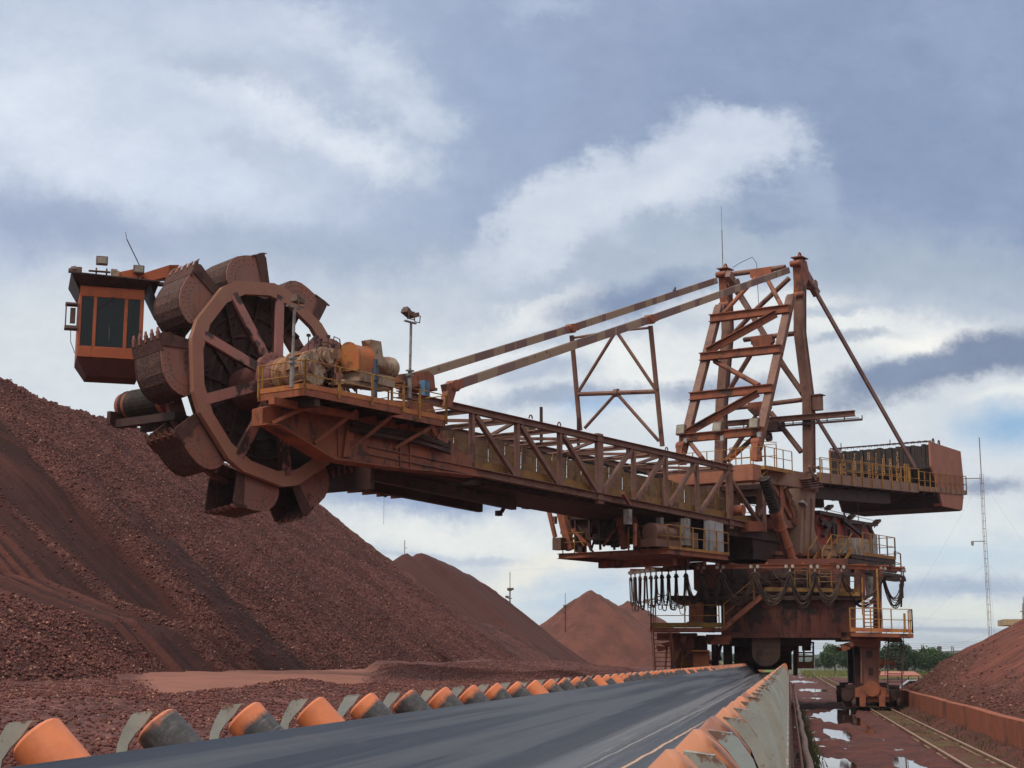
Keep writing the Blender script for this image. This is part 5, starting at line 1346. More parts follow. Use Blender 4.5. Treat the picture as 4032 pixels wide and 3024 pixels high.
crumb = nt.noise(nt.mapv(v, (60, 38, 60)), 1, 3, .7); crz = nt.noise(nt.mapv(v, (5, .35, 5)), 1, 4, .6)
c = nt.mix(nt.math('MULTIPLY', nt.ramp(crumb, .66, .72), nt.ramp(crz, .5, .62)), c, (.24, .11, .075, 1))
# tan spill line drifting across the belt (object x is measured from -1.32)
def line(x0, slope, w, colr, c, amp, thr=.25):
    dx = nt.math('SUBTRACT', nt.math('SUBTRACT', x, x0), nt.math('MULTIPLY', yv, slope))
    dx = nt.math('ADD', dx, nt.math('MULTIPLY', nt.math('SUBTRACT', nt.noise(nt.mapv(v, (.01, .9, .01)), 1, 2), .5), .05))
    k = nt.math('MULTIPLY', nt.ramp(nt.math('ABSOLUTE', dx), w, w * .35), nt.ramp(nt.noise(nt.mapv(v, (14, 1.2, 14)), 1, 5), thr, thr + .25))
    return nt.mix(nt.math('MULTIPLY', k, amp), c, colr)
c = line(.02, .0155, .022, (.62, .36, .20, 1), c, .95, .1)
c = line(-.20, .008, .018, (.30, .26, .22, 1), c, .7)
c = line(-.30, .006, .10, (.22, .18, .14, 1), c, .6, .5)
c = line(.12, .010, .03, (.012, .012, .016, 1), c, .8, .1)
nt.l.new(c, b.inputs['Base Color'])
rg = nt.math('ADD', nt.math('MULTIPLY', str1, .5), .16); nt.l.new(rg, b.inputs['Roughness'])
b.inputs['Specular IOR Level'].default_value = .6
nt.l.new(nt.bump(nt.math('ADD', str2, nt.math('MULTIPLY', str1, 2)), .12, .01), b.inputs['Normal'])
BELT = m.build('belt', mt, CONV, smooth=True)
# rollers
def rollermat():
    mt, nt, b = newmat('orange_roller')
    v = coord(nt); oi = nt.n.new('ShaderNodeObjectInfo'); rnd = oi.outputs['Random']
    z = nt.xyz(v)[2]        # local z runs from the outer end (0) to the inner end
    ofs = nt.n.new('ShaderNodeVectorMath'); ofs.operation = 'ADD'; nt.l.new(v, ofs.inputs[0]); cmb = nt.n.new('ShaderNodeCombineXYZ'); nt.l.new(nt.math('MULTIPLY', rnd, 50), cmb.inputs[0]); nt.l.new(cmb.outputs[0], ofs.inputs[1])
    n1 = nt.noise(ofs.outputs[0], 9, 6, .65); n2 = nt.noise(ofs.outputs[0], 28, 5, .7); n3 = nt.noise(nt.mapv(ofs.outputs[0], (12, 12, 60)), 1, 4)
    c = nt.mix(nt.ramp(n1, .35, .65), (.68, .20, .075, 1), (.58, .165, .065, 1))
    c = nt.mix(nt.math('MULTIPLY', nt.ramp(n2, .62, .75), .6), c, (.20, .08, .05, 1))
    # scuffed band left by the belt edge: width differs from roller to roller
    oc = nt.xyz(oi.outputs['Color']); lim = oc[1]
    edge = nt.math('ADD', nt.math('SUBTRACT', z, lim), nt.math('MULTIPLY', nt.math('SUBTRACT', n1, .5), .10))
    sc_ = nt.math('MULTIPLY', nt.ramp(edge, .0, .045), oc[0])
    bl = nt.mix(nt.ramp(n2, .42, .72), (.04, .036, .038, 1), (.10, .085, .085, 1))
    bl = nt.mix(nt.math('MULTIPLY', nt.ramp(n3, .58, .72), .45), bl, (.20, .20, .21, 1))
    c = nt.mix(sc_, c, bl)
    nt.l.new(c, b.inputs['Base Color']); b.inputs['Roughness'].default_value = .48
    nt.l.new(nt.bump(n2, .15, .01), b.inputs['Normal'])
    return mt
RM = rollermat()
def orange_right():
    mt, nt, b = newmat('orange_dusty_roller')
    v = coord(nt); oi = nt.n.new('ShaderNodeObjectInfo'); rnd = oi.outputs['Random']
    n1 = nt.noise(v, 8, 6, .65); n2 = nt.noise(v, 30, 5, .7)
    c = nt.mix(nt.ramp(nt.math('ADD', n1, nt.math('MULTIPLY', rnd, .3)), .4, .8), (.62, .20, .09, 1), (.50, .20, .10, 1))
    c = nt.mix(nt.math('MULTIPLY', nt.ramp(n2, .6, .75), .6), c, (.26, .11, .07, 1))
    c = nt.mix(nt.math('MULTIPLY', nt.ramp(nt.math('FRACT', nt.math('MULTIPLY', rnd, 5.1)), .7, .75), nt.ramp(n1, .4, .6)), c, (.27, .11, .07, 1))
    nt.l.new(c, b.inputs['Base Color']); b.inputs['Roughness'].default_value = .5; nt.l.new(nt.bump(n2, .2, .01), b.inputs['Normal'])
    return mt
RM2 = orange_right()
def roller_mesh(name, mat):
    m = MB(); L = .80
    m.rev((0, 0, 0), (0, 0, 1), [(-.005, .03), (0, RAD * .72), (.002, RAD - .012), (.014, RAD), (L - .014, RAD), (L, RAD - .012)], 32)
    o = m.build(name, mat, None, smooth=True); me = o.data; bpy.data.objects.remove(o); return me
MEL, MER = roller_mesh('roller', RM), roller_mesh('roller_right', RM2)
def finmat():
    mt, nt, b = newmat('grey_green_bracket_paint'); v = coord(nt); oi = nt.n.new('ShaderNodeObjectInfo'); rnd = oi.outputs['Random']
    cmb = nt.n.new('ShaderNodeCombineXYZ'); nt.l.new(nt.math('MULTIPLY', rnd, 40), cmb.inputs[1]); ad = nt.n.new('ShaderNodeVectorMath'); nt.l.new(v, ad.inputs[0]); nt.l.new(cmb.outputs[0], ad.inputs[1])
    n1 = nt.noise(ad.outputs[0], 5, 6, .65); n2 = nt.noise(ad.outputs[0], 22, 6, .7); z = nt.xyz(v)[2]
    c = nt.mix(rnd, (.33, .37, .36, 1), (.34, .32, .265, 1)); c = nt.mix(nt.math('MULTIPLY', nt.ramp(n1, .42, .66), .6), c, (.23, .225, .20, 1))
    c = nt.mix(nt.math('MULTIPLY', nt.ramp(nt.math('ADD', n2, nt.math('MULTIPLY', nt.ramp(z, -.06, -.015), .16)), .62, .72), .9), c, (.17, .075, .045, 1))
    nt.l.new(c, b.inputs['Base Color']); b.inputs['Roughness'].default_value = .55; nt.l.new(nt.bump(n2, .12, .01), b.inputs['Normal']); return mt
FINM = finmat()
def fin(side):
    """idler end bracket: crescent plate standing outside the roller end; x outwards positive"""
    pr = [(.065, -.02), (.145, -.028), (.155, -.034), (.188, -.09), (.208, -.146), (.222, -.25), (.228, -.40), (.23, -.66), (.06, -.66), (.15, -.36), (.172, -.22), (.162, -.145), (.135, -.105), (.10, -.07)] if side < 0 else [(.035, -.012), (.10, -.02), (.116, -.03), (.155, -.085), (.182, -.16), (.205, -.26), (.225, -.40), (.235, -.66), (.10, -.66), (.165, -.40), (.168, -.26), (.150, -.177), (.125, -.115), (.085, -.06)]
    m = MB(); s = side
    m.plate([(s * x, -.006, z) for x, z in pr], (0, .012, 0))
    x0, x1 = pr[0][0], pr[1][0]; m.plate([(s * x0, -.006, pr[0][1] + .004), (s * x1, -.006, pr[1][1] + .004), (s * x1, .045, pr[1][1] + .004), (s * x0, .045, pr[0][1] + .004)], (0, 0, -.007))
    o = m.build('bracket', FINM, None, bevel=0); me = o.data; bpy.data.objects.remove(o); return me
FL_, FR_ = fin(-1), fin(1)
base0 = CONV.location
def place(name, me, loc, rot=None):
    o = bpy.data.objects.new(name, me); col.objects.link(o); o.parent = CONV; o.location = V(loc) - base0
    if rot: o.rotation_euler = rot
    return o
nbm, far_l, far_r = 0, MB(), MB()
for side, Xt, y0, me, fm in ((-1, XL, yL0, MEL, FL_), (1, XR, yR0, MER, FR_)):
    k0 = -2 if side < 0 else -4
    for k in range(k0, 120):
        y = y0 + k * 1.0
        if y < 1.8: continue
        c = V((Xt + side * RAD * c45, y, ZTIP - RAD * c45))
        if k < 46:
            o = place('roller', me, c, (0, R(135) * (1 if side < 0 else -1), rng.uniform(0, 6) * 0)); o.rotation_euler = (0, R(135 if side < 0 else -135), 0)
            i = k - k0; o.color = ((1, 1, 0, 1, 1, 0, 1, 1, 1, 1, 1, 1)[i] if i < 12 else (0 if rng.random() < .12 else 1), (.05, .03, 0, -.03, .05, 0, .045, -.01, .05, .045, .05, .03)[i] if i < 12 else rng.uniform(-.02, .07), 0, 1)
            place('bracket', fm, (Xt, y - (.02 if side < 0 else .10), ZTIP))
        else:
            far = far_l if side < 0 else far_r
            far.tube(c, c + V((-side * .8 * c45, 0, -.8 * c45)), RAD, 10)
            far.plate([(Xt + side * q[0], y + .05, ZTIP + q[1]) for q in ((.035, -.012), (.118, -.03), (.19, -.18), (.21, -.62), (.06, -.62), (.12, -.16))], (0, .016, 0))
o = far_l.build('far_rollers', RM2, CONV); o['kind'] = 'stuff'; o = far_r.build('far_rollers', RM2, CONV); o['kind'] = 'stuff'
# centre idlers, stringers, supports
m = MB()
for k in range(70): m.tube((XL + .6, yL0 + k, ZTIP - .82 * c45 - .13), (XR - .6, yL0 + k, ZTIP - .82 * c45 - .13), .08, 8)
o = m.build('centre_roller', RM2, CONV); o['kind'] = 'stuff'
m = MB()
for s, xo in ((-1, XL - .225), (1, XR + .24)):
    m.bar((xo - s * .012, 1, ZTIP - .78), (xo - s * .012, 110, ZTIP - .78), .02, .68); m.bar((xo - s * .08, 1, ZTIP - 1.12), (xo - s * .08, 110, ZTIP - 1.12), .16, .02)
m.build('stringer', FINM, CONV)
for k in range(36):
    m = MB(); y = 3 + 3 * k
    for xo in (XL - .15, XR + .12): m.bar((xo, y, 0), (xo, y, ZTIP - 1.13), .1, .12)
    m.bar((XL - .1, y, ZTIP - 1.4), (XR + .1, y, ZTIP - 1.4), .1, .1)
    m.build('support_frame', DARK, CONV)
m = MB()
for k in range(260):
    y = 3.5 + .33 * k; m.box((.0, y, ZTIP - 1.18), .055, .15, .10); 
m.bar((.0, 2, ZTIP - 1.24), (.0, 100, ZTIP - 1.24), .06, .03)
m.build('cable_tray', paint('rusty_tray', (.23, .12, .08, 1), (.17, .10, .075, 1), (.07, .04, .03, 1), 3), CONV)
m = MB(); m.tube((.14, 2, ZTIP - 1.26), (.14, 100, ZTIP - 1.26), .021, 8); m.build('conduit', RUST, CONV)
m = MB(); n = 300
for k in range(n):
    y = 3.2 + k * .3; dx = .012 * math.sin(y * .9)
    m.rev((.235 + dx, y, ZTIP - 1.28), (0, 1, 0), [(0, .050), (.01, .058), (.26, .058), (.28, .050), (.3, .046)], 14)
m.build('banded_hose', paint('dusty_hose', (.21, .13, .11, 1), (.17, .11, .095, 1), (.09, .05, .04, 1), 3), CONV, smooth=True)
# ------------------------------------------------------------------ terrain, stockpiles
import numpy as np
def _h(ix, iy, s):
    n = (ix.astype(np.int64) * 374761393 + iy.astype(np.int64) * 668265263 + s * 982451653) & 0xffffffff
    n = ((n ^ (n >> 13)) * 1274126177) & 0xffffffff
    return ((n ^ (n >> 16)) & 0xffff) / 65535.0
def vn(x, y, s=0):
    ix, iy = np.floor(x), np.floor(y); fx, fy = x - ix, y - iy
    fx = fx * fx * (3 - 2 * fx); fy = fy * fy * (3 - 2 * fy)
    a, b, c, d = _h(ix, iy, s), _h(ix + 1, iy, s), _h(ix, iy + 1, s), _h(ix + 1, iy + 1, s)
    return (a * (1 - fx) + b * fx) * (1 - fy) + (c * (1 - fx) + d * fx) * fy - .5
def fbm(x, y, o=4, s=0, g=.5):
    r = 0 * x; a = 1
    for k in range(o):
        r = r + a * vn(x * 2 ** k + 17 * k, y * 2 ** k - 9 * k, s + k); a *= g
    return r
def sm(a, b, x):
    t = np.clip((x - a) / (b - a), 0, 1); return t * t * (3 - 2 * t)
def gridmesh(name, xs, ys, zf, mat, parent=None, base=None, zone=None):
    X, Yg = np.meshgrid(xs, ys); Z = zf(X, Yg)
    o0 = V(base) if base is not None else V((0, 0, 0))
    co = np.stack([X - o0.x, Yg - o0.y, Z - o0.z], -1).reshape(-1, 3).astype(np.float32)
    ny, nx = X.shape
    i = np.arange(ny * nx).reshape(ny, nx)
    q = np.stack([i[:-1, :-1], i[:-1, 1:], i[1:, 1:], i[1:, :-1]], -1).reshape(-1, 4)
    me = bpy.data.meshes.new(name)
    me.vertices.add(len(co)); me.vertices.foreach_set('co', co.ravel())
    me.loops.add(q.size); me.loops.foreach_set('vertex_index', q.ravel().astype(np.int32))
    me.polygons.add(len(q)); me.polygons.foreach_set('loop_start', np.arange(0, q.size, 4, dtype=np.int32)); me.polygons.foreach_set('loop_total', np.full(len(q), 4, np.int32))
    me.update(); me.validate()
    me.polygons.foreach_set('use_smooth', np.ones(len(q), bool))
    if zone is not None:
        zv = zone(X, Yg); at = me.color_attributes.new('zone', 'FLOAT_COLOR', 'POINT')
        cc = np.ones((ny * nx, 4), np.float32)
        for k in range(3): cc[:, k] = zv[k].ravel()
        at.data.foreach_set('color', cc.ravel())
    me.materials.append(mat)
    o = bpy.data.objects.new(name, me); o.location = o0; col.objects.link(o)
    return o
def oremat(name, fineA, fineB, coarseA, coarseB, dark, lump=8.0, streak=True, rough=.95):
    m, nt, b = newmat(name)
    g = nt.n.new('ShaderNodeNewGeometry'); v = g.outputs['Position']
    at = nt.n.new('ShaderNodeAttribute'); at.attribute_name = 'zone'
    zc = nt.xyz(at.outputs['Color'])      # r coarse, g dark fines and darker gully bottoms, b sand
    n1 = nt.noise(v, .22, 6, .6); n2 = nt.noise(v, 2.2, 6, .7); st = None
    def flow(fq, fd):
        x_, y_, z_ = nt.xyz(v)[0], nt.xyz(v)[1], nt.xyz(v)[2]; cb = nt.n.new('ShaderNodeCombineXYZ')
        nt.l.new(nt.math('ADD', nt.math('MULTIPLY', x_, .39 * fq), nt.math('MULTIPLY', y_, .92 * fq)), cb.inputs[0]); nt.l.new(nt.math('ADD', nt.math('MULTIPLY', x_, -.92 * fd), nt.math('MULTIPLY', y_, .39 * fd)), cb.inputs[1]); return cb.outputs[0]
    st = nt.noise(flow(.6, .04), 1, 6, .62, .3); st2 = nt.noise(flow(2.4, .09), 1, 5, .65, .4); n5 = nt.noise(v, 9, 4, .8)
    cell = nt.voro(v, lump, 'Color'); cv = nt.xyz(cell)[0]; cell2 = nt.voro(v, lump * 2.3, 'Color'); cv2 = nt.xyz(cell2)[1]
    fine = nt.mix(nt.ramp(st if streak else n1, .40, .60), fineA, fineB)
    fine = nt.mix(nt.math('MULTIPLY', nt.ramp(st2, .50, .58), .85 if streak else .0), fine, dark)
    fine = nt.mix(nt.math('MULTIPLY', nt.ramp(n2, .5, .7), .4), fine, dark)
    fine = nt.mix(nt.math('MULTIPLY', nt.ramp(n5, .55, .8), .35), fine, coarseB)
    co = nt.mix(nt.math('ADD', nt.math('MULTIPLY', cv, .6), nt.math('MULTIPLY', cv2, .4)), coarseA, coarseB)
    co = nt.mix(nt.math('MULTIPLY', nt.ramp(n1, .42, .6), .55), co, dark)
    co = nt.mix(nt.math('MULTIPLY', nt.ramp(nt.math('MULTIPLY', cv, cv2), .62, .85), .7), co, (.36, .20, .14, 1))
    edge = nt.math('ADD', zc[0], nt.math('MULTIPLY', nt.math('SUBTRACT', n2, .5), .7))
    c = nt.mix(nt.ramp(edge, .35, .65), fine, co)
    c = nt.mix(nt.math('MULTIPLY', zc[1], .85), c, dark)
    sd = nt.mix(nt.ramp(n1, .35, .65), (.25, .105, .075, 1), (.20, .085, .062, 1))
    c = nt.mix(zc[2], c, sd)
    nt.l.new(c, b.inputs['Base Color']); b.inputs['Roughness'].default_value = rough; b.inputs['Specular IOR Level'].default_value = .15
    d1 = nt.voro(v, lump, 'Distance'); d2 = nt.voro(v, lump * 2.3, 'Distance')
    hgt = nt.math('MULTIPLY', nt.math('ADD', nt.math('MULTIPLY', d1, -1), nt.math('MULTIPLY', d2, -.5)), nt.math('ADD', nt.math('MULTIPLY', zc[0], .9), .1))
    hgt = nt.math('ADD', hgt, nt.math('MULTIPLY', n2, .5)); hgt = nt.math('MULTIPLY', hgt, nt.math('SUBTRACT', 1, nt.math('MULTIPLY', zc[2], .85)))
    nt.l.new(nt.bump(hgt, .9, .16), b.inputs['Normal'])
    return m
ORE = oremat('red_ore', (.125, .042, .033, 1), (.085, .032, .027, 1), (.09, .034, .031, 1), (.205, .085, .072, 1), (.036, .018, .0175, 1))
ORE2 = oremat('dark_ore', (.095, .036, .029, 1), (.078, .031, .027, 1), (.11, .05, .04, 1), (.2, .10, .08, 1), (.07, .032, .028, 1), 3.0)
ORE3 = oremat('pinkish_ore', (.21, .076, .055, 1), (.15, .057, .044, 1), (.12, .048, .04, 1), (.21, .09, .07, 1), (.085, .036, .03, 1), 6.0)
ORE4 = oremat('brown_ore', (.16, .062, .045, 1), (.115, .046, .036, 1), (.12, .05, .042, 1), (.2, .09, .07, 1), (.06, .031, .027, 1), 4.0, False)
TAN = math.tan(R(37))
RX, TOE, HP = -42.0, -17.2, 17.6
def along(X, Y_): return (X + 18) * .39 + (Y_ - 65) * .92
def inward(X, Y_): return -(X + 18) * .92 + (Y_ - 65) * .39
def gull(X, Y_):
    q, d = along(X, Y_), inward(X, Y_)
    w = q + .5 * fbm(q * .2, d * .12, 3, 5)
    return .95 * fbm(w * .42, d * .035, 3, 11) + .5 * fbm(w * 1.3, d * .06, 3, 12) + .10 * fbm(w * 3.5, d * .22, 2, 14)
def mound_z(X, Y_):
    return 9.5 + .5 * fbm(X * .25, Y_ * .25, 3, 23) - .55 * np.hypot(X + 32.0, Y_ - 39.0)
def parts1(X, Y_):
    wob = 1.3 * fbm(X * .06, Y_ * .06, 3, 3)
    yy = np.clip(Y_, -40, 126)
    d = np.hypot(X - RX, Y_ - yy)
    top = HP + .9 * fbm(Y_ * .13, X * 0, 3, 9) - d * TAN + wob * .4
    toe = 2.2 + (TOE + wob - X) * TAN * (1 + .10 * sm(6, 22, TOE - X))
    body = np.where((X > RX) & (Y_ <= 126), np.minimum(top, toe), top)
    q, dd = along(X, Y_), inward(X, Y_)
    # excavated face: pushed back, steeper, with its end wall along q = 0
    face = 2.2 + (dd - 2.0 - 1.8 * sm(2, -6, q) + .5 * fbm(q * .15, dd * .1, 2, 24)) * .655
    wall = 2.2 + (q + 2.2 + .10 * dd + 1.2 * fbm(dd * .12, q * .1, 3, 25)) * 1.15 + dd * .54
    cutz = np.maximum(face, wall)
    bench = 2.3 + (-21.5 + 2.0 * fbm(X * .05, Y_ * .05, 2, 21) - X) * .60
    bench = np.minimum(bench, 6.6 - .6 * np.maximum(Y_ - 150, 0) - .02 * (Y_ - 120))
    bench = np.where(Y_ > 100, bench, -5)
    return body, cutz, np.maximum(body, bench), mound_z(X, Y_)
def pile1_z(X, Y_):
    body, cutz, full, mnd = parts1(X, Y_)
    z = np.where(Y_ < 100, np.minimum(full, np.maximum(cutz, 2.2 - .3 * (X + 18))), full)
    co = coarse1(X, Y_)
    incut = (1 - co)
    z = z + incut * gull(X, Y_)
    z = np.maximum(z, mnd)
    z = z + (.06 + .16 * co) * fbm(X * 1.6, Y_ * 1.6, 3, 15) + (.03 + .09 * co) * fbm(X * 4.5, Y_ * 4.5, 2, 19)
    return z
def coarse1(X, Y_):
    body, cutz, full, mnd = parts1(X, Y_)
    q, d = along(X, Y_), inward(X, Y_)
    k = sm(.0, .9, full - cutz + .5 * fbm(X * .3, Y_ * .3, 3, 31)) * (Y_ < 100)
    k = k * (1 - sm(-.4, .4, mnd - np.minimum(full, cutz)))
    band = sm(.2, .3, fbm(q * .35, d * .015, 3, 41)) * .7
    upper = sm(26, 30, d + 3 * fbm(X * .12, Y_ * .12, 3, 33)) * .5
    return np.clip(1 - k * (1 - band) * (1 - upper), 0, 1)
def zone1(X, Y_):
    body, cutz, full, mnd = parts1(X, Y_)
    co = coarse1(X, Y_)
    q, d = along(X, Y_), inward(X, Y_)
    n = fbm(X * .2, Y_ * .2, 3, 51)
    dk = sm(-3.4, -1.4, q - .06 * d + 2.0 * n) * sm(3.2, .8, q - .06 * d + 1.6 * n) * sm(19, 12, d) * (mnd < cutz)
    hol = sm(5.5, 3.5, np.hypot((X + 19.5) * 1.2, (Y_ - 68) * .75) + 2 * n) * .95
    gl = sm(.06, -.12, gull(X, Y_)) * (1 - co) * .85  # darker where the gully displacement runs low
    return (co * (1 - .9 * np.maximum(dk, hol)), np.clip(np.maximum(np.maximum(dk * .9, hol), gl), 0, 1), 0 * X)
ys = np.concatenate([np.arange(14, 30, .3), np.arange(30, 76, .14), np.arange(76, 112, .24), np.arange(112, 185, .5)])
xs = np.concatenate([np.arange(-72, -46, 1.0), np.arange(-46, -15.5, .16)])
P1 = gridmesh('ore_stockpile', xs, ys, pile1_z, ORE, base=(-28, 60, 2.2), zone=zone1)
tag(P1, 'huge ridge of dark red ore with gullied face behind the bucket wheel', 'ore pile', 'ore stockpiles')
def lumps(name, parent, pos, siz, mat):
    n = len(pos); r = np.random.RandomState(5)
    base = np.array([(1, 0, 0), (-1, 0, 0), (0, 1, 0), (0, -1, 0), (0, 0, 1), (0, 0, -1)], np.float32)
    F = np.array([(0, 2, 4), (2, 1, 4), (1, 3, 4), (3, 0, 4), (2, 0, 5), (1, 2, 5), (3, 1, 5), (0, 3, 5)])
    an = r.rand(n) * 6.28; ct, st = np.cos(an), np.sin(an)
    v = base[None] * (siz[:, None, None] * r.uniform(.6, 1.25, (n, 6, 1)))
    v = v + r.uniform(-.3, .3, (n, 6, 3)) * siz[:, None, None]
    x = v[..., 0] * ct[:, None] - v[..., 1] * st[:, None]; y = v[..., 0] * st[:, None] + v[..., 1] * ct[:, None]
    v = np.stack([x, y, v[..., 2] * .8], -1) + pos[:, None]
    f = F[None] + (np.arange(n) * 6)[:, None, None]
    me = bpy.data.meshes.new(name); co = v.reshape(-1, 3) - np.array(parent.location); q = f.reshape(-1, 3)
    me.vertices.add(len(co)); me.vertices.foreach_set('co', co.astype(np.float32).ravel())
    me.loops.add(q.size); me.loops.foreach_set('vertex_index', q.ravel().astype(np.int32))
    me.polygons.add(len(q)); me.polygons.foreach_set('loop_start', np.arange(0, q.size, 3, dtype=np.int32)); me.polygons.foreach_set('loop_total', np.full(len(q), 3, np.int32))
    me.update(); me.validate(); me.materials.append(mat)
    o = bpy.data.objects.new(name, me); col.objects.link(o); o.parent = parent; o['kind'] = 'stuff'
    return o
def lumpmat():
    m, nt, b = newmat('ore_lump_stone'); g = nt.n.new('ShaderNodeNewGeometry'); rp = g.outputs['Random Per Island']
    n = nt.noise(g.outputs['Position'], 6, 4)
    c = nt.mix(rp, (.095, .034, .032, 1), (.215, .088, .074, 1)); c = nt.mix(nt.ramp(rp, .93, .97), c, (.38, .21, .15, 1)); c = nt.mix(nt.math('MULTIPLY', nt.ramp(n, .45, .65), .5), c, (.09, .04, .035, 1))
    nt.l.new(c, b.inputs['Base Color']); b.inputs['Roughness'].default_value = .95; b.inputs['Specular IOR Level'].default_value = .1
    return m
LM = lumpmat()
rs = np.random.RandomState(3)
def scatter(n, x0, x1, y0, y1, zf, wf, smin, smax):
    X = rs.uniform(x0, x1, n); Y_ = y0 + (y1 - y0) * rs.rand(n) ** 1.5
    k = rs.rand(n) < wf(X, Y_); X, Y_ = X[k], Y_[k]
    s = smin + (smax - smin) * rs.rand(len(X)) ** 2.5
    return np.stack([X, Y_, zf(X, Y_) + s * .2], -1), s
p_, s_ = scatter(170000, -42, -16, 26, 125, pile1_z, lambda X, Y_: zone1(X, Y_)[0] * .95 + .05, .03, .095)
lumps('loose_lumps', P1, p_, s_, LM)
# ---- ground sheet
PUD = [  # x, y, rx, ry, depth
    (2.3, 80, 1.0, 14, .2), (1.75, 63, .55, 5, .15), (1.05, 43.5, .7, 3.6, .2), (.5, 46.5, .35, 3, .10), (3.0, 42, .5, 4, .13),
    (2.4, 150, 1.4, 10, .12), (1.6, 205, 1.8, 16, .13), (2.0, 118, 1.1, 3, .09), (4.95, 63, .28, 2.0, .09), (4.98, 58, .22, 1.5, .09), (4.9, 70, .22, 1.4, .09), (3.6, 250, 3, 15, .1), (2.9, 68, .5, 7, .1)]
def ground_z(X, Y_):
    lft = 1.55 * sm(-6.4, -7.6, X) + .35 * sm(-7, -11, X) + .35 * sm(-11, -18, X) + .2 * sm(-18, -26, X)
    lft = lft * (1 - .5 * sm(120, 220, Y_))
    n = fbm(X * .9, Y_ * .35, 4, 61)
    z = lft
    on = sm(-6.5, -8, X)
    berm = .24 * np.exp(-((X + 11.6 - .01 * (Y_ - 40)) / 1.2) ** 2) * sm(16, 26, Y_) * (.5 + 1.1 * np.clip(.3 + 1.2 * fbm(X * .1, Y_ * .14, 3, 71), 0, 1))
    z = z + on * (berm + (.07 * fbm(X * .8, Y_ * .8, 4, 73) + .05 * fbm(X * 3, Y_ * 3, 2, 75) * (1 - sand(X, Y_))))
    z = z + on * sm(58, 68, Y_) * (1 - sm(112, 130, Y_)) * (1 - sand(X, Y_)) * (.55 * np.clip(fbm(X * .22, Y_ * .13, 4, 79) + .12, 0, 1) + .25 * sm(-10, -15, X))
    mud = sm(-.6, .2, X) * (1 - sm(200, 400, Y_))
    bas = 0 * X
    for (x, y, rx, ry, d) in PUD:
        q = np.hypot((X - x) / rx, (Y_ - y) / ry) + .85 * fbm(X * 1.0, Y_ * .16, 4, 83)
        bas = np.maximum(bas, d * (1 - sm(.65, 1.1, q)))
    rut = .022 * np.sin(X * 5.5 + 1.2 * fbm(X * .3, Y_ * .05, 2, 88)) * sm(.4, 1, X) * (1 - sm(3.6, 4.2, X))
    z = z + mud * (.075 + .10 * n + .10 * fbm(X * 3.0, Y_ * 1.2, 4, 64) + rut - bas)
    z = z + .27 * sm(5.7, 6.3, X) * sm(300, 200, Y_) + .05 * sm(5.8, 6.0, X) * fbm(X * 2, Y_ * 1.2, 3, 77)
    z = np.where((X > -3.2) & (X < -.5) & (Y_ < 140), .0, z)
    dist = np.hypot(X, Y_)
    return z - .6 * sm(500, 900, dist) * 0
def sand(X, Y_):
    n = fbm(X * .25, Y_ * .12, 3, 91)
    return sm(-12.4, -13.2, X + 1.2 * n) * sm(-1, 1, Y_ + X / .435 + 2.5 * n) * sm(1.5, -1.5, Y_ + X / .275 + 4 * n)
def gzone(X, Y_):
    sd = sand(X, Y_)
    far = sm(75, 110, Y_) * sm(-8, -10, X)
    co = np.where(X < -6.2, 1 - .15 * far * sm(115, 150, Y_), 0)
    return (np.clip(co, 0, 1), 0 * X, np.clip(sd + far * .3 * sm(115, 150, Y_) * np.clip(fbm(X * .05, Y_ * .05, 3, 95) * 2 + .5, 0, 1), 0, 1))
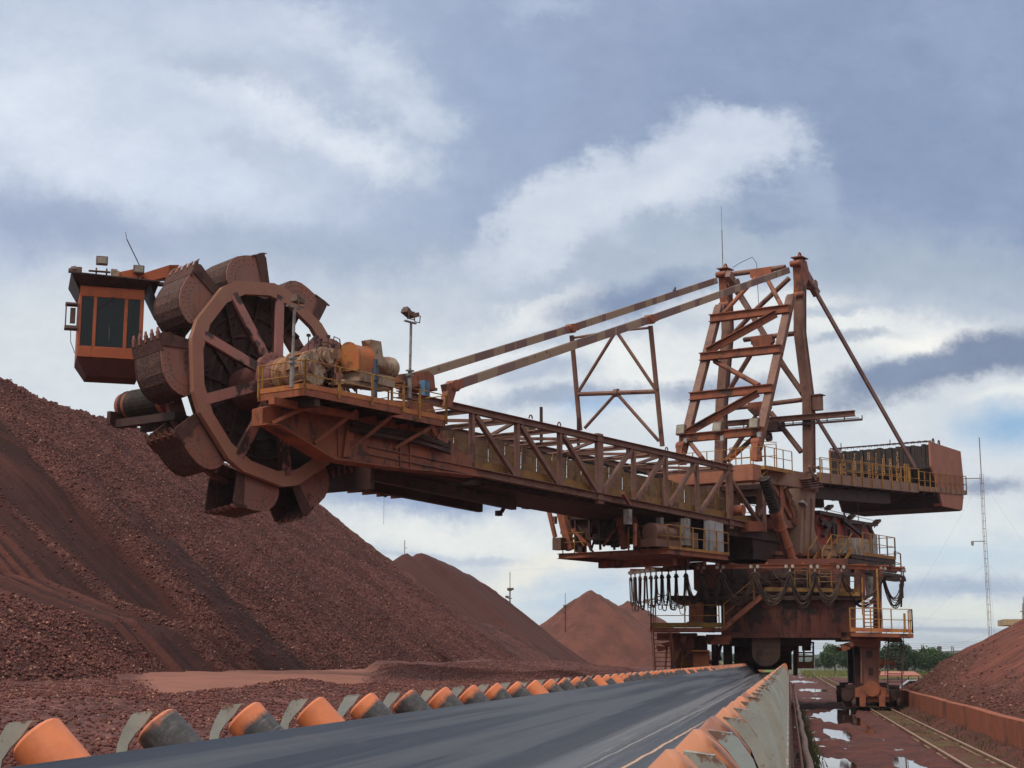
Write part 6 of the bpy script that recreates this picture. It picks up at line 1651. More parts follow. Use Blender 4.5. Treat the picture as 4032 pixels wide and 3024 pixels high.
def groundmat():
    m, nt, b = newmat('red_earth')
    g = nt.n.new('ShaderNodeNewGeometry'); v = g.outputs['Position']
    at = nt.n.new('ShaderNodeAttribute'); at.attribute_name = 'zone'; zc = nt.xyz(at.outputs['Color'])
    xyz = nt.xyz(v)
    n1 = nt.noise(v, .5, 6, .65); n2 = nt.noise(v, 3, 6, .7); n3 = nt.noise(v, 12, 3, .7); big = nt.noise(v, .03, 4)
    mud = nt.mix(nt.ramp(n1, .38, .62), (.125, .04, .032, 1), (.075, .029, .026, 1)); mud = nt.mix(nt.math('MULTIPLY', nt.ramp(n2, .5, .68), .7), mud, (.075, .035, .032, 1)); mud = nt.mix(nt.math('MULTIPLY', nt.ramp(n3, .6, .75), .4), mud, (.22, .085, .06, 1))
    cell = nt.voro(v, 7, 'Color'); cv = nt.xyz(cell)[0]
    co = nt.mix(cv, (.08, .031, .029, 1), (.20, .082, .068, 1)); co = nt.mix(nt.math('MULTIPLY', nt.ramp(n1, .45, .6), .6), co, (.085, .036, .034, 1))
    c = nt.mix(zc[0], mud, co)
    sd = nt.mix(nt.ramp(n1, .35, .65), (.27, .115, .082, 1), (.22, .093, .068, 1))
    c = nt.mix(zc[2], c, sd)
    # grassy strip between the rails and verge in the distance
    gr = nt.mix(nt.ramp(n2, .4, .6), (.085, .075, .025, 1), (.15, .12, .045, 1))
    k = nt.math('MULTIPLY', nt.ramp(nt.math('ABSOLUTE', nt.math('SUBTRACT', xyz[0], 5.0)), .75, .3), nt.math('MULTIPLY', nt.ramp(n1, .42, .56), .6))
    c = nt.mix(k, c, gr)
    fg = nt.math('MULTIPLY', nt.ramp(xyz[1], 190, 250), nt.ramp(nt.math('ADD', xyz[0], nt.math('MULTIPLY', big, 8)), 10, 14))
    fg = nt.math('MAXIMUM', fg, nt.ramp(nt.math('ADD', xyz[1], nt.math('MULTIPLY', big, 60)), 330, 380))
    c = nt.mix(fg, c, nt.mix(nt.ramp(n1, .4, .6), (.10, .13, .025, 1), (.16, .17, .05, 1)))
    b.inputs['Specular IOR Level'].default_value = .25
    wet = nt.math('MULTIPLY', nt.ramp(xyz[2], .055, .0), nt.ramp(xyz[0], -.4, .1))
    c = nt.mix(nt.math('MULTIPLY', wet, .55), c, (.035, .016, .014, 1)); nt.l.new(c, b.inputs['Base Color'])
    nt.l.new(nt.math('SUBTRACT', .9, nt.math('MULTIPLY', wet, .4)), b.inputs['Roughness'])
    d1 = nt.voro(v, 7, 'Distance')
    hh = nt.math('ADD', nt.math('MULTIPLY', nt.math('MULTIPLY', d1, -1), zc[0]), nt.math('MULTIPLY', n2, .9)); hh = nt.math('ADD', hh, nt.math('MULTIPLY', n3, .3)); hh = nt.math('MULTIPLY', hh, nt.math('SUBTRACT', 1, nt.math('MULTIPLY', zc[2], .85)))
    nt.l.new(nt.bump(hh, .8, .1), b.inputs['Normal'])
    return m
GM = groundmat()
xs = np.concatenate([[-3000, -1200, -500, -250, -140, -90, -60, -45], np.arange(-36, -6, .2), np.arange(-6, -.6, .9), np.arange(-.6, 7.3, .11), np.arange(7.5, 40, 2.0), [50, 70, 100, 160, 300, 600, 1300, 3000]])
ys = np.concatenate([[-300, -100, -30, -5, 5], np.arange(8, 22, .4), np.arange(22, 110, .2), np.arange(110, 260, .8), np.arange(262, 420, 4), [450, 500, 600, 800, 1200, 2000, 4000]])
GR = gridmesh('ground', xs, ys, ground_z, GM, zone=gzone); tag(GR, kind='structure')
p_, s_ = scatter(210000, -18, -7, 10, 105, ground_z, lambda X, Y_: (1 - sand(X, Y_)) * np.clip(.5 + 2 * fbm(X * .15, Y_ * .15, 3, 99), .35, 1) * sm(-7.2, -8.5, X), .012, .05)
gl = lumps('ore_gravel', GR, p_, s_, LM); gl.parent = None; gl['kind'] = 'stuff'
# puddle water
mt, nt, b = newmat('puddle_water'); b.inputs['Base Color'].default_value = (.06, .03, .022, 1); b.inputs['Roughness'].default_value = .03; b.inputs['Specular IOR Level'].default_value = .9; b.inputs['IOR'].default_value = 1.6
g = nt.n.new('ShaderNodeNewGeometry'); nt.l.new(nt.bump(nt.noise(g.outputs['Position'], 6, 3), .02, .02), b.inputs['Normal'])
m = MB(); m.add([(.15, 20, .018), (7.0, 20, .018), (7.0, 300, .018), (.15, 300, .018)], [(0, 1, 2, 3)])
o = m.build('water', mt); tag(o, kind='structure')
# ---- rails of the reclaimer track
def dirtyrail():
    return paint('dusty_rail_steel', (.36, .235, .16, 1), (.30, .19, .13, 1), (.17, .09, .06, 1), 1.5, .5)
RL = dirtyrail()
XA, XB = atZ(3773, 3022, 0).x, atZ(3937, 3022, 0).x
for k, (X, nm) in enumerate(((XA, 'near the puddles'), (XB, 'beside the concrete wall'))):
    m = MB(); m.bar((X, 5, .05), (X, 420, .05), .14, .03); m.bar((X, 5, .10), (X, 420, .10), .025, .09); m.bar((X, 5, .165), (X, 420, .165), .075, .045)
    o = m.build('rail', RL, None, base=(X, 5, 0)); tag(o, 'worn steel rail of the reclaimer track ' + nm, 'rail', 'rails of the reclaimer track')
for X in (-5.9, -4.9):
    m = MB(); m.bar((X, 5, .05), (X, 300, .05), .14, .03); m.bar((X, 5, .165), (X, 300, .165), .075, .045); m.bar((X, 5, .1), (X, 300, .1), .025, .09)
# ---- retaining wall
XW = 6.35
m = MB(); n = 60
top = [(XW, 8 + k * 1.75, 1.1 + .014 * math.sin(k * .7)) for k in range(n)]
vs = []; 
for k, (x, y, z) in enumerate(top): vs += [(x, y, -.4), (x, y, z), (x + .35, y, z), (x + .35, y, -.4)]
fs = [(4 * k + i, 4 * k + (i + 1) % 4, 4 * k + 4 + (i + 1) % 4, 4 * k + 4 + i) for k in range(n - 1) for i in range(4)] + [(0, 1, 2, 3), (4 * n - 4, 4 * n - 3, 4 * n - 2, 4 * n - 1)]
m.add(vs, fs)
WALLM = paint('red_stained_concrete', (.33, .10, .05, 1), (.27, .085, .045, 1), (.11, .045, .035, 1), .55, .85, .4, lo=.5, hi=.68, streak=.8)
o = m.build('retaining_wall', WALLM, None, base=(XW, 30, 0)); tag(o, 'low red stained concrete retaining wall holding back the ore on the right', 'wall')
# ---- right-hand pile
def pileR(X, Y_):
    wob = .8 * fbm(X * .1, Y_ * .1, 3, 111)
    d = np.hypot(X - 34, np.maximum(Y_ - 88, 0) * 1.0)
    toe = 1.0 + (X - 6.7 + wob * .6) * .34 - .15
    xf = 7.2 + 1.9 * sm(94, 72, Y_)
    face = np.minimum(1.1 + (X - xf + .5 * wob) * .75, 2.8 + (X - xf - 2.45 + .5 * wob) * .57)
    endf = 22 - np.maximum(Y_ - 99, 0) * .75
    lowm = 3.4 - .52 * np.hypot((X - 14.5) * .9, (Y_ - 104) * .35)
    z = np.minimum(np.maximum(toe * (X < 9) + (X >= 9) * 1.5, face), 17)
    z = np.where(Y_ > 99, z - (Y_ - 99) * .72, z)
    low = np.minimum(1.0 + (X - 6.7) * .62, 1.45 + .5 * fbm(X * .2, Y_ * .1, 3, 117))
    z = np.maximum(z, np.where(Y_ < 99, low, low - (Y_ - 99) * .5))
    co = sm(10.8, 9.2, X + 1.5 * wob)
    return np.where(X < 6.68, .8, z + .30 * fbm(Y_ * .5, X * .3, 4, 113) * (1 - co) + co * (.25 * fbm(X * 1.3, Y_ * 1.0, 3, 115)))
def zR(X, Y_):
    n = fbm(X * .3, Y_ * .2, 3, 119)
    return (np.clip(sm(11.2, 9.4, X + 3 * n) , 0, 1), .6 * sm(9.6, 8.6, X + 2 * n) * sm(90, 80, Y_), .0 * X)
PR = gridmesh('ore_stockpile', np.concatenate([np.arange(6.66, 16, .13), np.arange(16, 60, .5)]), np.concatenate([np.arange(20, 110, .25), np.arange(110, 150, .6)]), pileR, ORE3, base=(14, 60, 1.0), zone=zR)
tag(PR, 'brighter red ore pile with clods at its foot behind the retaining wall on the right', 'ore pile', 'ore stockpiles')
p_, s_ = scatter(14000, 6.8, 16, 35, 110, pileR, lambda X, Y_: zR(X, Y_)[0] * .6 + .05, .03, .11)
lumps('loose_lumps', PR, p_, s_, LM)
# ---- far piles
def cone(name, label, ap, ridge, slope, mat, base_z=2.0, seed=0, extra=None, st=.6, peak=None):
    """ridge pile between two ridge points"""
    A, B = np.array(ap), np.array(ridge); hz = max(A[2], B[2]) - base_z; rad = hz / slope + 4
    x0, x1 = min(A[0], B[0]) - rad, max(A[0], B[0]) + rad; y0, y1 = min(A[1], B[1]) - rad, max(A[1], B[1]) + rad
    def zf(X, Y_):
        ab = B[:2] - A[:2]; L2 = (ab ** 2).sum() + 1e-6
        t = np.clip(((X - A[0]) * ab[0] + (Y_ - A[1]) * ab[1]) / L2, 0, 1)
        dx, dy = X - A[0] - t * ab[0], Y_ - A[1] - t * ab[1]; d = np.hypot(dx, dy); ang = np.arctan2(dy, dx)
        z = A[2] + t * (B[2] - A[2]) - d * slope
        z = np.minimum(z, max(A[2], B[2]) - .25)
        z = z + sm(.5, 4, d) * 1.3 * fbm(ang * 5.5 + t * 10, d * .06, 4, seed) + .35 * fbm(X * .12, Y_ * .12, 3, seed + 3)
        if extra: z = np.maximum(z, extra(X, Y_))
        return np.maximum(z, base_z - 2.5)
    o = gridmesh(name, np.arange(x0, x1, st), np.arange(y0, y1, st), zf, mat, base=(A[0], A[1], base_z), zone=lambda X, Y_: (.15 + 0 * X, 0 * X, 0 * X))
    return tag(o, label, 'ore pile', 'ore stockpiles')
def P3(px, py, Y_): q = atY(px, py, Y_); return (q.x, q.y, q.z)
b0, b1 = P3(1655, 2172, 172), P3(1850, 2262, 205)
def bump2(X, Y_):
    q = P3(1597, 2172, 170); return q[2] - .75 * np.hypot(X - q[0], Y_ - q[1])
cone('ore_stockpile', 'smooth dark brown ore pile with two humps behind the main ridge', b0, b1, .76, ORE2, seed=201, extra=bump2)
c0 = P3(2322, 2316, 300)
def frontc(X, Y_):
    q = P3(2345, 2478, 268); z = q[2] - .74 * np.hypot(X - q[0], Y_ - q[1]); return np.minimum(z, q[2] - 1.0)
cone('ore_stockpile', 'pointed cone of brown ore with a small mound at its foot', c0, (c0[0] + 3, c0[1] + 25, c0[2] - 2.5), .80, ORE4, seed=221, extra=frontc, st=.8)
d0, d1 = P3(2475, 2360, 380), P3(2590, 2430, 430)
cone('ore_stockpile', 'farthest ore pile rising behind the pointed cone', d0, d1, .76, ORE4, seed=241, st=1.2)
# ------------------------------------------------------------------ vegetation and background
def leafmat(name, c1, c2):
    m, nt, b = newmat(name); g = nt.n.new('ShaderNodeNewGeometry'); rp = g.outputs['Random Per Island']; n = nt.noise(g.outputs['Position'], .6, 3)
    nt.l.new(nt.mix(nt.math('MULTIPLY', nt.math('ADD', rp, n), .5), c1, c2), b.inputs['Base Color']); b.inputs['Roughness'].default_value = .6; b.inputs['Specular IOR Level'].default_value = .25
    return m
LEAF = [leafmat('leaf_dark', (.015, .034, .010, 1), (.045, .078, .022, 1)), leafmat('leaf_mid', (.026, .058, .014, 1), (.07, .12, .032, 1))]
BARK = paint('bark', (.12, .085, .06, 1), (.09, .065, .05, 1), (.05, .035, .03, 1), 2, .9)
def make_tree(seed, H, W, nl, leaf, lm):
    r = random.Random(seed)
    root = empty('tree', (0, 0, 0))
    m = MB(); m.path([(0, 0, -.3), (.1 * W * r.uniform(-1, 1) * .3, 0, H * .25), (.1, .1, H * .5), (0, .1, H * .8)], [H * .032, H * .026, H * .018, H * .008], 8)
    cl = []
    for k in range(11):
        a = r.uniform(0, 6.28); z0 = H * r.uniform(.22, .6); L_ = W * r.uniform(.25, .5); e = V((math.cos(a) * L_, math.sin(a) * L_, z0 + H * r.uniform(.05, .3)))
        m.path([(0, 0, z0), V((e.x * .5, e.y * .5, (z0 + e.z) / 2 + .2)), e], [H * .013, H * .008, H * .004], 5); cl.append((e, W * r.uniform(.16, .28)))
    for k in range(16):
        a = r.uniform(0, 6.28); q = math.sqrt(r.random()); zz = r.uniform(.2, 1); w_ = math.sin(min(1, zz) * 2.6) ; cl.append((V((math.cos(a) * W * .42 * q * w_, math.sin(a) * W * .42 * q * w_, H * (.18 + .74 * zz))), W * r.uniform(.12, .26)))
    m.build('trunk', BARK, root)
    m = MB()
    vs = []; fs = []
    for k in range(nl):
        c, rad = r.choice(cl); d = V((r.gauss(0, 1), r.gauss(0, 1), r.gauss(0, .8))).normalized() * rad * r.uniform(.45, 1.05); p = c + d
        if p.z < H * .1: continue
        nrm = V((r.gauss(0, 1), r.gauss(0, 1), r.gauss(.4, 1))).normalized(); x = nrm.orthogonal().normalized(); x = Matrix.Rotation(r.uniform(0, 6), 3, nrm) @ x; y = nrm.cross(x); s = leaf * r.uniform(.6, 1.3)
        i = len(vs); vs += [p + x * s, p + y * s * .55, p - x * s, p - y * s * .55]; fs.append((i, i + 1, i + 2, i + 3))
    me = bpy.data.meshes.new('crown'); me.from_pydata([tuple(v) for v in vs], [], fs); me.materials.append(lm)
    o = bpy.data.objects.new('crown', me); col.objects.link(o); o.parent = root
    return root
PROTO = [make_tree(1, 7, 6.5, 5200, .26, LEAF[1]), make_tree(2, 8, 8.5, 6500, .28, LEAF[0]), make_tree(3, 6, 8, 5200, .26, LEAF[0])]
used_t = set()
def put_tree(k, px, ptop, D, gy=.0, label=None, w=1):
    p = atY(px, 2598, D); zt_ = atY(px, ptop, D).z
    h = (7, 8, 6)[k]
    if k in used_t: o = copy_tree(PROTO[k])
    else: o = PROTO[k]; used_t.add(k)
    s = (zt_ - gy) / (h * 1.0); o.location = (p.x, p.y, gy); o.scale = (s * w, s * w, s); o.rotation_euler = (0, 0, px * .37)
    return tag(o, label, 'tree', 'trees beyond the track')
T_ = [(0, 3285, 2541, 300, 'slender light green tree at the end of the track with an open crown'), (1, 3345, 2556, 285, 'dense green tree behind the right bogie column'), (2, 3395, 2570, 290, 'green tree partly hidden behind the bogie column'),
      (1, 3545, 2532, 255, 'tall dark round tree right of the access ladder'), (2, 3490, 2560, 262, 'dark tree seen through the rungs of the access ladder'), (2, 3600, 2575, 270, 'low dark bushy tree between the tall tree and the ore slope'), (0, 3655, 2552, 275, 'pale spiky tree standing above the bushes by the ore slope'),
      (2, 3690, 2572, 290, 'broad dark tree behind the spiky pale one'), (1, 3735, 2578, 320, 'dark tree low over the edge of the right ore pile'), (2, 3790, 2580, 380, 'small distant tree at the foot of the right ore slope'), (1, 3850, 2582, 420, 'farthest small tree by the radio mast foot'), 
      (2, 3215, 2596, 420, 'small round bush tree left of the slender tree'), (2, 3245, 2600, 400, 'low shrub tree under the slender light green tree'), (1, 2995, 2556, 330, 'tree top seen under the portal beam left of the chute'), (2, 2935, 2575, 340, 'tree seen between the portal legs'), (2, 2215, 2496, 520, 'tiny tree top between the dark pile and the pointed cone')]
for k, px, pt, D, lb in T_: put_tree(k, px, pt, D, 0, lb)
# forested hills
def hillz(X, Y_):
    return -2 + (13 + 6 * sm(-20, -120, X)) * np.exp(-((Y_ - 1500) / 260) ** 2) * (.75 + .5 * fbm(X * .004, Y_ * .002, 3, 301) + .25 * sm(-50, 150, X)) + 3.5 * fbm(X * .06, Y_ * .03, 3, 303)
mt, nt, b = newmat('forest_hill'); g = nt.n.new('ShaderNodeNewGeometry'); n = nt.noise(g.outputs['Position'], .09, 6, .7)
nt.l.new(nt.mix(nt.ramp(n, .35, .65), (.014, .03, .012, 1), (.035, .055, .022, 1)), b.inputs['Base Color']); b.inputs['Roughness'].default_value = .9; nt.l.new(nt.bump(n, 1, 3), b.inputs['Normal'])
o = gridmesh('hills', np.arange(-900, 900, 5.0), np.arange(900, 1800, 22.0), hillz, mt); tag(o, kind='structure')
# long grass verge and weeds: uncountable blades
def blades(name, fn, n, hmin, hmax, mat, seed):
    r = random.Random(seed); vs = []; fs = []
    for k in range(n):
        p = fn(r); h = r.uniform(hmin, hmax); a = r.uniform(0, 6.28); w = h * .09; dx, dy = math.cos(a), math.sin(a); l = V((r.gauss(0, .35) * h, r.gauss(0, .35) * h, h))
        i = len(vs); vs += [p + V((dx * w, dy * w, 0)), p - V((dx * w, dy * w, 0)), p + l]; fs.append((i, i + 1, i + 2))
    me = bpy.data.meshes.new(name); me.from_pydata([tuple(v) for v in vs], [], fs); me.materials.append(mat)
    o = bpy.data.objects.new(name, me); col.objects.link(o); o['kind'] = 'stuff'; return o
G1 = leafmat('grass_yellow_green', (.12, .14, .03, 1), (.24, .23, .075, 1)); G2 = leafmat('weed_green', (.03, .045, .015, 1), (.075, .085, .03, 1)); G3 = leafmat('dry_grass', (.085, .065, .03, 1), (.15, .105, .05, 1))
def f1(r):
    y = 190 + 120 * r.random() ** 1.3; x = 8.3 + (y - 190) * .012 + abs(r.gauss(0, 1.5)); return V((x, y, 0))
def f1b(r):
    y = r.uniform(255, 330); return V((r.uniform(3 - (y - 255) * .01, 30), y, 0))
blades('verge_grass', f1b, 9000, .4, 1.0, G1, 1); blades('verge_grass', f1, 3500, .3, .8, G1, 2)
blades('conveyor_weeds', lambda r: (lambda y: V((r.uniform(.28, .62) + .25 * max(0, r.gauss(0, .5)), y, .03)))(r.choice((r.uniform(40, 62), r.uniform(62, 84), r.uniform(28, 40)))), 2600, .08, .32, G2, 3)
blades('track_grass', lambda r: V((XA + .15 + (XB - XA - .3) * r.random(), r.uniform(36, 150), .04)), 3600, .03, .12, G3, 4)
blades('wall_grass', lambda r: (lambda x: V((x, r.uniform(34, 92), .02 + .27 * max(0, min(1, (x - 5.7) / .6)))))(r.uniform(5.65, 6.3)), 2600, .04, .2, G3, 5)
blades('track_grass', lambda r: V((XA + r.gauss(.6, .8), r.uniform(100, 240), .04)), 4000, .06, .25, G3, 6)
# radio mast
t0 = atY(3899, 2524, 330); hM = atY(3876, 1866, 330).z
MAST = empty('radio_mast', (t0.x, 330, 0), 'tall thin lattice radio mast rising behind the right ore pile', 'mast')
m = MB(); w = .32; X0 = t0.x
zs = [k * 1.55 for k in range(int(hM / 1.55))]
for e in ((-w, -w), (w, -w), (0, w)): m.tube((X0 + e[0], 330 + e[1], 0), (X0 + e[0], 330 + e[1], hM), .05, 5)
for z in zs:
    for a, b_ in (((-w, -w), (w, -w)), ((w, -w), (0, w)), ((0, w), (-w, -w))): m.tube((X0 + a[0], 330 + a[1], z), (X0 + b_[0], 330 + b_[1], z), .035, 4)
MM = paint('mast_paint', (.36, .33, .33, 1), (.33, .22, .20, 1), (.25, .14, .12, 1), .25, lo=.5, hi=.55)
m.build('lattice', MM, MAST)
m = MB(); za = atY(3870, 1722, 330).z; m.tube((X0, 330, hM - 2), (X0, 330, za), .12, 6); m.build('whip_antenna', GALV, MAST)
m = MB(); p = V((X0, 329, hM - 1)); m.tube(p, p + V((-4, 0, 0)), .1, 5); m.tube(p + V((-4, 0, 0)), p + V((-8.5, 0, 1.6)), .1, 5)
for k in range(5): q = p + V((-4.3 - k * .5, 0, .15 + .17 * k)); m.tube(q + V((0, 0, -1.1)), q + V((0, 0, 1.1)), .05, 4)
m.tube(p + V((0, 0, -13)), p + V((-2.4, 0, -13)), .1, 5); m.box(p + V((-2.6, 0, -13.4)), .5, .4, .9); m.build('yagi_antenna', GALV, MAST)
m = MB()
for z in (hM * .97, hM * .55, hM * .2):
    for a in (200, 320, 80): m.tube((X0, 330, z), (X0 + 26 * math.cos(R(a)), 330 + 26 * math.sin(R(a)), 0), .012, 4)
m.build('guy_wire', GALV, MAST)
# light poles on the left, antenna
def lpole(px, ptop, pbase, D, label, parts=True):
    a, b_ = atY(px, pbase, D), atY(px, ptop, D); zz = b_.z
    P = empty('light_pole', (a.x, D, 1), label, 'light pole'); P['group'] = 'light poles between the ore piles'
    m = MB(); m.tube((a.x, D, 1), (a.x, D, zz - 2.2), .13, 8, r2=.09); m.tube((a.x, D, zz - 2.2), (a.x, D, zz), .05, 5); m.build('pole', DARK, P)
    for dz, s_ in ((-2.4, 1), (-3.5, -1), (-2.4, -.3)):
        m = MB(); m.box((a.x + .35 * s_, D - .3, zz + dz), .45, .4, .3); m.box((a.x, D - .1, zz + dz - .2), .6, .2, .1); m.build('lamp_head', FLOODB, P)
lpole(2008, 2252, 2400, 215, 'dark pole with two lamps right of the dark two-humped pile'); lpole(2226, 2335, 2420, 290, 'distant dark lamp pole beside the pointed cone'); 
pq = atY(1593, 2172, 173); m = MB(); m.tube((pq.x, 173, pq.z - 3), (pq.x, 173, pq.z + 1.3), .05, 5); m.box((pq.x, 173, pq.z - .5), .3, .2, .3); m.tube((pq.x, 173, pq.z + .3), (pq.x + .3, 173, pq.z + .5), .03, 4); o = m.build('marker_pole', GALV, None, base=(pq.x, 173, pq.z - 3)); tag(o, 'thin marker pole on the hump of the dark brown pile', 'pole')
# pylons and chimney
for px, pt, lb in ((3634, 2541, 'lattice power pylon above the tree line, leftmost of the three stacks'), (3752, 2547, 'power pylon above the trees nearest the right ore slope')):
    D = 900; a = atY(px, 2598, D); zt_ = atY(px, pt, D).z; Pq = empty('power_pylon', (a.x, D, 0), lb, 'pylon'); Pq['group'] = 'power pylons on the skyline'
    m = MB()
    for e in ((-.9, -.9), (.9, -.9), (.9, .9), (-.9, .9)): m.bar((a.x + e[0], D + e[1], 0), (a.x + e[0] * .5, D + e[1] * .5, zt_), .3, .3)
    for k in range(8): z = zt_ * (k + .5) / 8; m.bar((a.x - .9, D - .9, z), (a.x + .9, D - .9, z + 1.2), .2, .2); m.bar((a.x + .9, D - .9, z), (a.x - .9, D - .9, z + 1.2), .2, .2)
    m.build('lattice_body', RUST, Pq)
    m = MB()
    for k in (2.0, 4.2): m.bar((a.x - 6.0, D, zt_ - k - .6), (a.x + 6.0, D, zt_ - k), .25, .3)
    m.build('cross_arm', RUST, Pq)
D = 800; a = atY(3701, 2598, D); zt_ = atY(3701, 2546, D).z; m = MB(); m.rev((a.x, D, 0), (0, 0, 1), [(0, .9), (zt_ - 1.4, .75), (zt_ - 1.3, 1.2), (zt_, 1.2), (zt_ + .3, .5)], 14); o = m.build('chimney', DARK, None, base=(a.x, D, 0)); tag(o, 'short dark capped chimney between the two power pylons', 'chimney')
m = MB()
for k in range(4):
    zz = 10.2 - k * 1.0; p = [V((-100 + 10 * i + 90, 905, zz + 1.2 + .0006 * (i * 10 - 60) ** 2)) for i in range(24)]; m.path(p, .05, 3)
o = m.build('power_line', RUBBER, None, base=(60, 905, 0)); tag(o, 'thin power lines strung between the pylons along the skyline', 'power line')
# red-roofed shed, white car
p0, p1 = atY(3494, 2660, 200), atY(3625, 2660, 200); z1 = atY(3500, 2646, 200).z; z0 = p0.z
SH = empty('open_shed', (p0.x, 200, 0), 'long low open shed with a red roof behind the access ladder', 'shed')
m = MB(); m.plate([(p0.x - 1, 199, z0), (p1.x, 199, z0), (p1.x - .6, 203, z1), (p0.x - .5, 203, z1)], (0, 0, .07)); m.plate([(p0.x - 1, 207, z0), (p1.x, 207, z0), (p1.x - .6, 203, z1), (p0.x - .5, 203, z1)], (0, 0, .07)); m.bar((p0.x - 1, 198.9, z0 - .02), (p1.x, 198.9, z0 - .02), .05, .2); m.build('roof', paint('red_shed_roof', (.42, .15, .10, 1), (.37, .13, .09, 1), (.25, .09, .06, 1), .8), SH)
for k in range(4):
    m = MB(); m.bar((lerp(p0.x, p1.x - .3, k / 3), 199.2, 0), (lerp(p0.x, p1.x - .3, k / 3), 199.2, z0), .12, .12); m.build('post', DARK, SH)
cq = atY(3606, 2694, 112)
CAR = empty('parked_car', (cq.x, 112, 0), 'white parked car glimpsed between the ladder and the ore pile', 'car')
m = MB(); prof = [(-2, .35), (-2.05, .8), (-1.1, .95), (-.5, 1.42), (.8, 1.45), (1.5, .98), (2.05, .85), (2.05, .35)]
m.plate([(cq.x + x, 111.2, z) for x, z in prof], (0, 1.6, 0)); m.build('body', paint('white_car_paint', (.75, .75, .75, 1), (.7, .7, .72, 1), (.45, .4, .38, 1), 1, .3), CAR, bevel=.05)
m = MB(); m.plate([(cq.x + x, 111.18, z) for x, z in ((-.95, 1.0), (-.45, 1.36), (.75, 1.38), (1.3, 1.0))], (0, .04, 0)); m.build('window', GLASS, CAR)
for x in (-1.3, 1.3):
    m = MB(); m.rev((cq.x + x, 111.15, .34), (0, 1, 0), [(0, .2), (.01, .34), (.2, .34)], 16); m.build('wheel', RUBBER, CAR)
# pale block on top of the right pile and mast behind it
q0, q1 = atY(3955, 2462, 128), atY(4050, 2462, 128); zt_ = atY(3955, 2438, 128).z
HS = empty('concrete_tower', (q0.x + 3, 128, 0), 'cream concrete building block showing above the right ore pile', 'building')
m = MB(); m.box(((q0.x + q1.x) / 2 + 1, 130, (q0.z + zt_) / 2), q1.x - q0.x + 2, 4, zt_ - q0.z); m.build('cornice', paint('cream_concrete', (.52, .40, .24, 1), (.47, .35, .21, 1), (.3, .2, .12, 1), .5), HS)
m = MB(); m.box(((q0.x + q1.x) / 2 + 1.3, 130, q0.z / 2 - .1), q1.x - q0.x + .6, 3.2, q0.z - .2); m.build('wall', paint('cream_wall', (.42, .33, .2, 1), (.38, .29, .18, 1), (.25, .16, .1, 1), .5), HS)
m = MB(); a = atY(4030, 2440, 129); b_ = atY(4030, 2375, 129); m.bar(a, b_, .18, .18); m.tube(b_, b_ + V((0, 0, .5)), .04, 5); m.bar(a.lerp(b_, .5) + V((-.25, 0, 0)), a.lerp(b_, .5) + V((.2, 0, 0)), .08, .08); m.build('roof_aerial', GALV, HS)
# far lamp post seen past the inspection cage
p = atY(3206, 2598, 260); zt_ = atY(3206, 2548, 260).z; LPq = empty('lamp_post', (p.x, 260, 0), 'slim street lamp post right of the hanging cage', 'lamp post'); m = MB(); m.tube((p.x, 260, 0), (p.x, 260, zt_), .07, 6); m.build('pole', GALV, LPq); m = MB(); m.box((p.x - .3, 260, zt_), .9, .3, .14); m.build('lamp_head', GREY, LPq)
# bird perched on the far tie bar
q = b2w(atB(2655, 1160, -MT)); q = q + V((0, 0, .02))
BI = MB(); X = BE
BI.path([q + V((0, 0, .12)) + X * -.16, q + V((0, 0, .16)) + X * -.05, q + V((0, 0, .24)) + X * .03, q + V((0, 0, .34)) + X * .08, q + V((0, 0, .40)) + X * .1], [.03, .085, .10, .065, .05], 10)
BI.rev(q + V((0, 0, .42)) + X * .12, (0, 0, 1), [(-.06, .02), (-.03, .055), (.02, .055), (.05, .025)], 10); BI.bar(q + V((0, 0, .42)) + X * .16, q + V((0, 0, .41)) + X * .25, .025, .025)
BI.bar(q + V((0, 0, .12)) + X * -.12, q + V((0, 0, .02)) + X * -.36, .08, .02)
for e in (-.03, .03): BI.tube(q + BN * e + X * .0 + V((0, 0, .16)), q + BN * e + X * .02 + V((0, 0, -.03)), .012, 5)
mt, nt, b = newmat('black_feathers'); nt.l.new(nt.mix(nt.noise(coord(nt), 20, 3), (.008, .008, .01, 1), (.03, .03, .035, 1)), b.inputs['Base Color'])
o = BI.build('bird', mt, None, smooth=True, base=q); tag(o, 'small black bird perched on the far tie bar', 'bird')
# ------------------------------------------------------------------ humid air
m = MB(); m.box((0, 1850, 22), 6200, 4500, 56)
mt, nt, b = newmat('haze'); nt.n.remove(b)
pv = nt.n.new('ShaderNodeVolumePrincipled'); pv.inputs['Color'].default_value = (.75, .83, .95, 1); pv.inputs['Density'].default_value = .00014; pv.inputs['Anisotropy'].default_value = .0
nt.l.new(pv.outputs[0], nt.n['Material Output'].inputs['Volume'])
o = m.build('haze', mt); tag(o, kind='stuff')
# ------------------------------------------------------------------ sky, sun, camera
W = bpy.data.worlds.new('World'); sc.world = W; W.use_nodes = True
nt = NT(W); bg = nt.n['Background']
SUN_EL, SUN_AZ = 57, 215      # azimuth from +Y clockwise
sky = nt.n.new('ShaderNodeTexSky'); sky.sky_type = 'NISHITA'; sky.sun_disc = False
sky.sun_elevation = R(SUN_EL); sky.sun_rotation = R(SUN_AZ); sky.air_density = 1.0; sky.dust_density = 1.2; sky.ozone_density = 1.0
tc = nt.n.new('ShaderNodeTexCoord').outputs['Generated']
fw = ray(2016, 2598); fw = V((fw.x, fw.y, 0)).normalized(); rt = V((fw.y, -fw.x, 0))
def dot(vec, c):
    n = nt.n.new('ShaderNodeVectorMath'); n.operation = 'DOT_PRODUCT'; nt.l.new(vec, n.inputs[0]); n.inputs[1].default_value = c; return n.outputs['Value']
